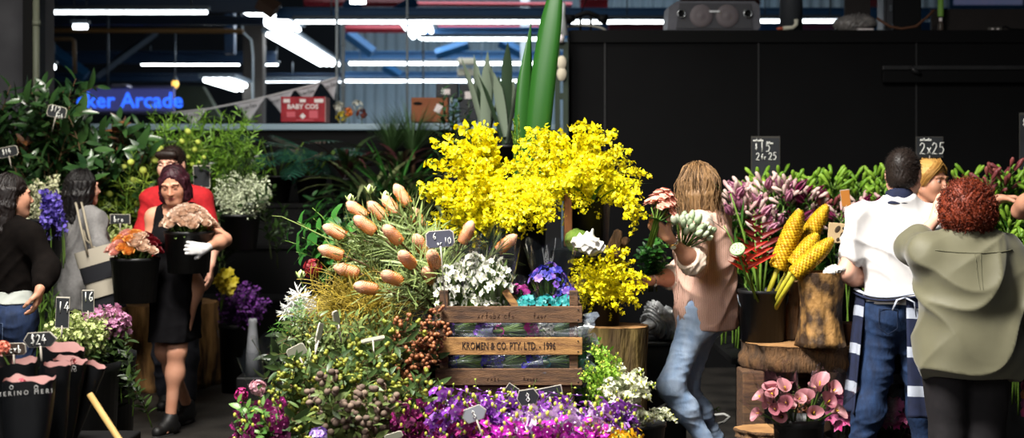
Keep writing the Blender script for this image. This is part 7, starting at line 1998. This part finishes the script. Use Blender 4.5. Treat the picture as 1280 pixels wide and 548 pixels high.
# ---------------- wrapped callas at bottom right
CAL1 = mat('calla_pink', 'a8606e', 'd09a9c', rough=.45, trans=.25)
def calla_mesh(m):
    mb = MB().use(m)
    def f(u, v):
        a = 2 * PI * u; r_ = .12 + .40 * v ** 1.6; return V(r_ * math.cos(a) * (1 + .5 * v * (math.cos(a) > 0) * abs(math.cos(a))), r_ * math.sin(a), .9 * v - .35 * v * v * (1 - math.cos(a)) * .5)
    mb.grid(f, 12, 6, True); mb.use(GIN).tube([(0, 0, .1), (.03, 0, .6)], .05, 6); return mb
CL = calla_mesh(CAL1)
bucket(998, 522, 600, 6.35, 64, 'black bucket of film-wrapped pink callas at the bottom', handle=False)
MGL = mat('lily_hot_pink', 'b02c6c', 'de6ca0', rough=.5, trans=.25); HOT = petal_flower(6, MGL, .5, .3, .5)
for i, (px, py, dx, fl, n, fs, lab) in enumerate(((960, 498, -.75, CL, 7, .062, 'film-wrapped pink calla bouquet leaning left'), (977, 490, -.35, CL, 8, .062, 'film-wrapped pink calla bouquet next to the left-leaning one'), (1032, 494, .5, CL, 8, .066, 'film-wrapped pink calla bouquet leaning right'))):
    b0 = P(998 + (px - 998) * .15, 545, 6.35 - .0); h = P(px, py, 6.2); bouquet('calla_bouquet', lab, b0, h - b0, fl, n, fs * 1.0, .075, (h - b0).length * 1.0, seed=60 + i, leaf=LIM, sr=.005, frm=(.03, 1.3, 1.35), jit=.2, up=1.2)
for i, (px, py, dx, lab) in enumerate(((1054, 492, .1, 'hot pink lily bouquet in film left of the blue jeans'), (1063, 508, .3, 'second hot pink lily bouquet in film, touching the blue jeans'), (1120, 502, .5, 'hot pink lily bouquet in film seen between the legs of the apron man'), (1108, 512, -.4, 'lower hot pink lily bouquet behind the apron'))):
    b0 = P(px, 570, 7.2); h = P(px, py, 7.1); bouquet('lily_bouquet', lab, b0, h - b0, HOT, 14, .085, .075, (h - b0).length, seed=70 + i, frm=(.03, 1.4, 1.4), up=.8)
bucket(1085, 545, 640, 7.25, 110, 'black tub of hot pink lily bouquets behind the apron man', 'tub', 'tub', handle=False)
DMIX = leafy('dried_mix_stem', 'foliage', 510, .3, .5, 14, .05, .02, OLV, BSTEM, .003, .5, .3, .9, berry=RB, nberry=8, br=.008, bclump=2)
for k in range(7): put_arch(DMIX, P(1000, 540, 6.5), P(985 + 7 * k, 495 - 5 * (k % 3), 6.5), 'dried berry stem between the wrapped callas', 'dried berry stems')
# ---------------- things round the jeans woman
r = empty('flower_bunch', label='bunch of salmon pink flowers in the raised hand of the striped-shirt woman', cat='bouquet', M=place(P(819, 284, 6.96), V(.3, -.05, 1), 0, 1.25))
SALM = mat('salmon_petal', 'd8907c', 'efb8a4', rough=.5, trans=.25); ST = petal_flower(5, SALM, .5, .55, .7); g = random.Random(5); mb, st, lf = MB(), MB().use(GSTEM), MB().use(BROAD)
for i in range(60):
    rr = math.sqrt((i % 20 + .5) / 20); a = i * 2.39996; h = V(.058 * rr * math.cos(a), .05 * rr * math.sin(a), .035 + .075 * (1 - rr * rr) + .0006 * i)
    mb.inst(ST, Matrix.Translation(h + V(0, 0, .02)) @ rotto(V(h.x * 14, h.y * 14, .8), i) @ Matrix.Scale(.042, 4))
    if i < 14: st.tube([(h.x * .2, h.y * .2, -.08), (h.x * .3, h.y * .3, .03), h], .003, 4)
for i in range(14): lf.leaf((0, 0, .02), (math.cos(i * 2.4), math.sin(i * 2.4), .5), (0, 0, 1), .075, .03, .7, .2, 5)
mb.build('blossoms', r); st.build('stems', r); lf.build('leaves', r)
PRO = mat('tulip_bud', 'a8bc94', 'd6dcc4', rough=.5, trans=.2); TUL = MB().use(PRO).lathe([(0, 0), (.3, .15), (.38, .5), (.28, .95), (.1, 1.15), (0, 1.16)], 8)
b0 = P(849, 322, 7.2); bouquet('tulip_bouquet', 'bouquet of white-green tulips in film in the crook of her arm', b0, V(.40, -.25, 1), TUL, 30, .042, .10, .20, seed=80, leaf=green('tulip_leaf', '4a7a44', '86a87c'), frm=(.04, 1.15, 1.15), jit=.2, up=1.3)
bb = [leafy('dark_shrub_branch', 'foliage', 520 + k, .3, .6, 20, .06, .035, BROAD, DSTEM, .003, .6, .2, 1.0) for k in range(2)]
dome(bb, 12, (818, 312), (22, 22), 7.45, .1, P(815, 365, 7.5), 'dark green leafy branch behind the raised hand', 'dark leafy branches by the hand', 81)
# black shoulder bag behind her
S = SDF(); c = P(912, 372, 7.75); S.ell(c, (.09, .05, .15), None, .03); S.ell(c - V(0, 0, .06), (.11, .06, .11), None, .04)
o = link('shoulder_bag', S.mesh('shoulder_bag', .007, mat('black_leather', '0c0c0d', rough=.45), None, folds(.004, 30, 30, 20, 3))); tag(o, 'black shoulder bag at the back hip of the striped-shirt woman', 'bag')
link('strap', MB().use(MATS['black_leather']).tube([P(905, 352, 7.7), P(900, 310, 7.68), P(893, 275, 7.62)], .010, 6, flat=.4).mesh('strap'), o)
link('clasp', MB().use(mat('tan_leather', '8a5c3a', rough=.5)).box(P(911, 356, 7.69), (.03, .015, .06), bev=.004).mesh('clasp', False), o)
# white paper and curved bark by the yellow orchids
S = SDF(); S.ell(P(735, 306, 6.75), (.085, .04, .045), Matrix.Rotation(.2, 3, 'Y'), .03); S.cone(P(735, 306, 6.75), P(740, 287, 6.72), .04, .006, .03)
o = link('white_wrap', S.mesh('white_wrap', .005, MATS['paper_white'], None, folds(.007, 45, 45, 45, 7))); tag(o, 'crumpled white wrapping paper between the yellow clusters', 'paper')
S = SDF(); S.cone(P(764, 320, 6.95), P(772, 292, 6.95), .045, .022, .02, V(0, 1, 0), .4); S.cone(P(772, 318, 7.0), P(782, 300, 7.02), .03, .02, .02)
o = link('bark_piece', S.mesh('bark_piece', .005, BARK, None, folds(.004, 60, 60, 20, 3))); tag(o, 'curved piece of brown bark right of the white wrapping paper', 'bark')
mb = MB().use(mat('rust_plank', '5a3418', '7a4a22', per='noise', scale=8, stretch=(6, 6, 1), rough=.8)); mb.box(P(710, 275, 6.98), (U(10, 7), .1, U(66, 7)), bev=.004); tag(mb.build('brown_plank', smooth=False), 'narrow brown plank standing left of the black vase', 'plank')
S = SDF(); S.ell(P(722, 300, 6.8), (.06, .06, .05), None, .03); o = link('green_wrap', S.mesh('green_wrap', .006, mat('green_film', '6c8a3c', rough=.2, alpha=.4), None, folds(.008, 50, 50, 50, 2))); tag(o, 'crumpled greenish film left behind the white wrapping paper', 'film')
# black boxes and the timber stand under the central display
mb = MB().use(STAND)
def blk(name, x0, x1, y0, y1, z0, z1, label, m=STAND, cat='box'):
    mb = MB().use(m); mb.box(((x0 + x1) / 2, (y0 + y1) / 2, (z0 + z1) / 2), (x1 - x0, y1 - y0, z1 - z0), bev=.008); return tag(mb.build(name, smooth=False), label, cat)
xa, xb = P(545, 0, 6.6).x, P(742, 0, 6.6).x
blk('black_box', xa, xb, 6.55, 7.2, 0, P(0, 420, 6.95).z, 'big black box behind the crate under the upper yellow orchids')
blk('black_box', P(690, 0, 7.0).x, P(772, 0, 7.0).x + .0, 7.32, 7.6, 0, P(0, 312, 7.05).z - .02, 'black box behind the lower yellow orchids')
blk('black_box', P(640, 0, 7.5).x, P(688, 0, 7.5).x, 7.25, 7.75, 0, .998, 'black box under the bucket of the tall strap leaves')
blk('vase_shelf', P(715, 0, 7.05).x, P(765, 0, 7.05).x, 6.93, 7.36, P(0, 312, 7.05).z - .035, P(0, 312, 7.05).z - .002, 'small black shelf carrying the tall black vase')
blk('timber_box', cx - cw / 2 + .03, cx + cw / 2 - .03, 5.9, 6.5, 0, zb - .004, 'dark timber box carrying the crate', WOODD)
blk('timber_step', P(345, 0, 6.2).x, cx - cw / 2 - .02, 6.0, 7.0, 0, .42, 'dark timber step under the left greenery', WOODD)
# bin with crumpled plastic
bx = P(830, 0, 7.75).x; r = empty('waste_bin', (bx, 7.8, 0), 'black bin topped with crumpled clear plastic beside the stump', 'bin'); bh = P(0, 424, 7.75).z
MB().use(BUCK).box((0, 0, bh / 2), (.23, .25, bh), bev=.02).box((0, 0, bh - .02), (.26, .28, .03), bev=.01).build('body', r)
S = SDF(); S.ell(P(826, 402, 7.72), (.10, .1, .07), None, .03); S.ell(P(838, 412, 7.74), (.09, .1, .05), None, .03); S.ell(P(818, 392, 7.7), (.05, .05, .07), None, .03)
o = link('crumpled_plastic', S.mesh('crumpled_plastic', .006, mat('grey_film', '6c6e70', 'b0b2b2', per='noise', scale=18, rough=.18, spec=.8), None, folds(.016, 70, 70, 70, 5))); tag(o, 'crumpled grey clear plastic on the black bin', 'plastic')
mb = MB().use(mat('white_cord', 'c9c9c4', rough=.5)).tube([P(818, 528, 7.3), P(820, 512, 7.3), P(833, 505, 7.35), P(850, 508, 7.5)], .006, 6); tag(mb.build('hose'), 'pale hose loop at the foot of the black bin', 'hose')
mb = MB().use(MATS['white_cord']).tube([P(885, 520, 8.3), P(905, 518, 8.3), P(912, 522, 8.25), P(905, 528, 8.2), P(895, 531, 8.2)], .008, 6); tag(mb.build('hose'), 'pale hose end on the floor behind the pale jeans', 'hose')
# bench end / drawer block at right behind man
blk('wooden_bench', P(1040, 0, 7.8).x, P(1110, 0, 7.8).x, 7.6, 8.0, 0, .74, 'dark wooden bench end beside the log vase', WOODD, 'bench')
# ---------------- tote bag
d = V(.85, .5, 0).normalized(); M = Matrix.Translation(P(127, 350, 8.72)) @ Matrix.Rotation(-.28, 4, 'Y')
r = empty('tote_bag', label='black and cream striped tote bag on the shoulder of the grey coat woman', cat='bag', M=M)
CRM = mat('cream_canvas', 'a8a090', rough=.9); NVC = mat('navy_canvas', '15161c', rough=.9); w_, h_ = .095, .20
for i in range(4):
    z1 = h_ - i * .10; mb = MB().use(CRM if i % 2 == 0 else NVC)
    def f(u, v):
        a = 2 * PI * u; q = .78 + .22 * min(1, (v * .1 + (.1 * (3 - i))) / .2); return V(w_ * (1.25 - .06 * i) * math.cos(a), .05 * math.sin(a) * q, z1 - .1 * v)
    mb.grid(f, 24, 3, True)
    if i == 3: mb.lathe([(0, z1 - .1), (.06, z1 - .1)], 12)
    mb.build('stripe_panel', r)
MI = M.inverted()
for dy, dx in ((-.04, 0), (.04, .012)):
    pts = [P(112, 318, 8.70), P(105, 290, 8.72), P(99, 262, 8.80), P(97, 254, 8.95), P(100, 262, 9.1), P(110, 300, 8.95), P(135, 322, 8.78)]
    MB().use(mat('rope_strap', '8f8674', rough=.9)).tube([MI @ (p + V(dx, dy, 0)) for p in pts], .0075, 6).build('strap', r)
# pink checked bag, right edge
r = empty('woven_bag', P(1297, 470, 6.28), 'pink and orange woven bag at the right edge beside the black trousers', 'bag')
for i in range(7):
    mb = MB().use((mat('bag_pink', '8e2c58', rough=.8), mat('bag_orange', '94582f', rough=.8), mat('bag_plum', '6a2c50', rough=.8))[i % 3]); mb.lathe([(.065, .1 - .04 * i), (.075, .08 - .04 * i), (.072, .06 - .04 * i)], 20, Matrix.Diagonal((1, .6, 1, 1))); mb.build('woven_band', r)
MB().use(MATS['bag_plum']).tube([V(-.05, 0, .08), V(-.03, 0, .14), V(.0, .02, .19), V(.03, 0, .14), V(.05, 0, .08)], .008, 6).build('strap', r)
# ---------------- black paper sleeves, front left
PAP = mat('black_paper', '08080a', '0c0c0e', per='noise', scale=12, rough=.5, spec=.3); PAPIN = mat('pink_lining', 'b98a86', 'd0a29a', per='noise', scale=8, rough=.7)
WRITE = mat('silver_print', 'a8a6a2', rough=.6)
def sleeve(px, py, Y, wpx, hpx, label, roll=0, tiltx=0, dep=.6, text=None, seed=1, open_=.2):
    c = P(px, py, Y); w_ = U(wpx, Y) / 2; H = U(hpx, Y)
    r = empty('paper_sleeve', label=label, cat='paper sleeve', group=None, M=Matrix.Translation(c) @ Matrix.Rotation(roll, 4, 'Y') @ Matrix.Rotation(tiltx, 4, 'X'))
    g = random.Random(seed); ph = [g.random() * 6 for _ in range(4)]
    def f(u, v, k=1.0):
        a = 2 * PI * u; q = (1 - .38 * v) * k; x = w_ * q * (abs(math.cos(a)) ** .7) * (1 if math.cos(a) > 0 else -1); y = w_ * dep * q * (abs(math.sin(a)) ** .7) * (1 if math.sin(a) > 0 else -1)
        top = .05 * w_ * math.sin(3 * a + ph[0]) + .22 * w_ * math.sin(a) * open_ * 3 + .05 * w_ * math.sin(7 * a + ph[1])
        return V(x + .02 * w_ * math.sin(9 * v + ph[2] + a), y, top * (1 - v) - H * v)
    MB().use(PAP).grid(f, 36, 8, True).build('outer_paper', r)
    MB().use(PAPIN).grid(lambda u, v: f(1 - u, v * .55, .965), 36, 4, True).build('lining', r)
    MB().use(FILM).grid(lambda u, v: f(u, v, 1.04) + V(0, 0, .03 * w_ * math.sin(20 * u)), 48, 5, True).build('film', r)
    if text:
        o = lettering(text, w_ * .235, Matrix.Translation((w_ * .08, -w_ * dep - .012, -w_ * .50)) @ Matrix.Rotation(-.07, 4, 'Y') @ MR, WRITE, 'lettering', r, sx=1.0)
        mb = MB().use(WRITE)
        for dx in (-.42, .5):
            M = Matrix.Translation((w_ * dx, -w_ * dep - .012, -w_ * .30)) @ MR
            mb.tube([M @ V(.006 * math.cos(t), .006 * math.sin(t), 0) for t in [k2 * PI / 5 for k2 in range(11)]], .0012, 4, cap=False)
        mb.build('emblem', r)
    return r
sleeve(37, 474, 4.75, 66, 130, 'large black paper sleeve with pink lining and silver lettering, front left', text='M E R I N O   M E R I', seed=1, roll=.0, tiltx=-.12)
sleeve(20, 452, 4.95, 52, 130, 'black paper sleeve behind the large lettered one, at the left edge', seed=2, roll=-.06)
sleeve(88, 450, 4.95, 42, 120, 'black paper sleeve with silver lettering right of the large one', seed=3, roll=.12, text='M E R I N O')
sleeve(72, 455, 4.85, 34, 120, 'narrow black paper sleeve squeezed between the two lettered ones', seed=6, roll=.02)
sleeve(120, 456, 5.0, 26, 120, 'slim black paper sleeve leaning right, pink lining showing at its tip', seed=4, roll=.34)
sleeve(80, 434, 5.2, 52, 120, 'black paper sleeve standing behind, under the lime-white flowers', seed=5, roll=.16)
sleeve(-2, 440, 5.0, 40, 130, 'black paper sleeve cut by the left edge', seed=7)
SG = mat('salmon_glow_petal', 'd86a50', 'ec9a80', rough=.6, trans=.3)
ruffle('salmon_flower', 'salmon flower peeking out of the sleeve at the left edge', P(3, 436, 4.9), .03, SG); ruffle('red_flower', 'small red flower inside the right lettered sleeve', P(92, 452, 4.95), .014, DRED, n=16, stem=False); ruffle('pink_flower', 'small pink flower inside the large lettered sleeve', P(28, 478, 4.75), .018, mat('coral_petal', 'b8505c', rough=.6), n=16, stem=False)
blk('sleeve_stand', P(-30, 0, 5.0).x, P(135, 0, 5.0).x, 4.6, 5.45, 0, P(0, 578, 4.85).z, 'low black stand carrying the paper sleeves')
mb = MB().use(mat('bamboo', '9a7a44', 'b08f56', per='noise', scale=10, rough=.6)).tube([P(112, 493, 4.9), P(330, 217 + EYE * FPX / 4.62 - 4, 4.62)], .011, 8); tag(mb.build('wooden_stake'), 'wooden stake slanting down from the paper sleeves', 'stake')
# small pale cone stand by the purple bucket
mb = MB().use(mat('grey_white_plastic', '6c6e72', '84868a', per='noise', scale=8, rough=.5)); a = P(316, 402, 10.0); zt_ = a.z; mb.lathe([(.055, zt_ - .38), (.045, zt_ - .2), (.028, zt_ - .02), (.032, zt_), (.026, zt_ + .02)], 14, Matrix.Translation((a.x, 10.0, 0)), cap=(True, True)); tag(mb.build('plastic_stand_leg'), 'grey-white plastic pillar right of the purple flower bucket', 'stand')
mb = MB().use(BUCK); mb.box((a.x, 10.0, (zt_ - .38) / 2), (.2, .2, zt_ - .382), bev=.01); tag(mb.build('plinth', smooth=False), 'black plinth under the grey-white plastic pillar', 'plinth')
# film wraps at left rim + orange flowers on the back shelf
for i, (px, py, Y, d, R, H, lab) in enumerate(((330, 500, 5.35, (-.25, 0, 1), .045, .22, 'clear film sleeve standing round the pink carnation'), (345, 450, 5.9, (-.3, -.2, 1), .05, .16, 'clear film sleeve at the left rim above the carnation'))):
    o = link('film_sleeve', film_cone(.02, R, H, 90 + i)); o.matrix_world = place(P(px, py + 14, Y), V(*d)); tag(o, lab, 'film')
for i, (px, py, m, lab) in enumerate(((436, 141, mat('orange_petal', 'd0641c', 'e48a34', rough=.6), 'orange flower on the back shelf right of the red carton'), (427, 146, YF.mats[0], 'yellow flower on the back shelf beside the red carton'), (447, 132, MATS['white_petal'], 'white flower on the back shelf above the orange one'), (424, 134, MATS['white_petal'], 'white flower on the back shelf next to the red carton'), (452, 143, mat('rust_petal', '5a2418', '7a3424', rough=.6), 'rust red flower on the back shelf right of the orange one'))): ruffle('shelf_flower', lab, P(px, py, 13.3), .06, m, n=24, sd=(0, .05, -.12))
# ================================================================ CAMERA, LIGHT
cam = bpy.data.cameras.new('camera'); co = bpy.data.objects.new('camera', cam); COL.objects.link(co)
cam.lens = 50; cam.sensor_width = 36; cam.sensor_fit = 'HORIZONTAL'
cam.shift_y = -(274 - HOR) / 1280
co.location = (0, 0, EYE); co.rotation_euler = (PI / 2, 0, 0)
cam.clip_end = 200
cam.dof.use_dof = True; cam.dof.focus_distance = 6.3; cam.dof.aperture_fstop = 2.4
scene.camera = co
def area(name, loc, target, size, sy, power, col=(1, 1, 1), spread=180):
    l = bpy.data.lights.new(name, 'AREA'); l.shape = 'RECTANGLE'; l.size = size; l.size_y = sy; l.energy = power; l.color = col; l.spread = math.radians(spread)
    o = bpy.data.objects.new(name, l); COL.objects.link(o); o.location = loc
    o.rotation_euler = (Vector(target) - Vector(loc)).to_track_quat('-Z', 'Y').to_euler()
    return o
area('daylight_skylight', (-1.6, 3.9, 6.2), (.25, 6.5, .9), 1.5, 1.5, 375, (1, .965, .91), 85)
area('daylight_entrance', (-2.5, .5, 3.6), (-.2, 7.5, 1.0), 2.2, 2.2, 70, (1, .98, .96), 120)
area('added_fill_left', (-2.5, 7.4, 4.3), (-2.6, 10.3, .5), 1.6, .8, 85, (1, .95, .85), 120)  # unseen fill light, added to brighten the stump and the left back
area('added_fill_plants', (-.9, 10.3, 4.6), (-.9, 12.2, 1.5), 1.4, .6, 34, (1, .97, .92), 110)  # added fill without a visible fitting, lifts the potted plants on the stand
area('hall_daylight', (1.0, 26, 6.3), (1.0, 28, 0), 8, 8, 900, (.85, .93, 1))
w = bpy.data.worlds.new('world'); scene.world = w; w.use_nodes = True
w.node_tree.nodes['Background'].inputs['Color'].default_value = (.8, .88, 1, 1); w.node_tree.nodes['Background'].inputs['Strength'].default_value = .035
scene.view_settings.view_transform = 'Standard'; scene.view_settings.look = 'None'; scene.view_settings.gamma = 1; scene.view_settings.exposure = 0
scene.view_settings.use_curve_mapping = False
scene.cycles.use_denoising = True
scene.cycles.max_bounces = 6; scene.cycles.transparent_max_bounces = 24; scene.cycles.caustics_reflective = False; scene.cycles.caustics_refractive = False
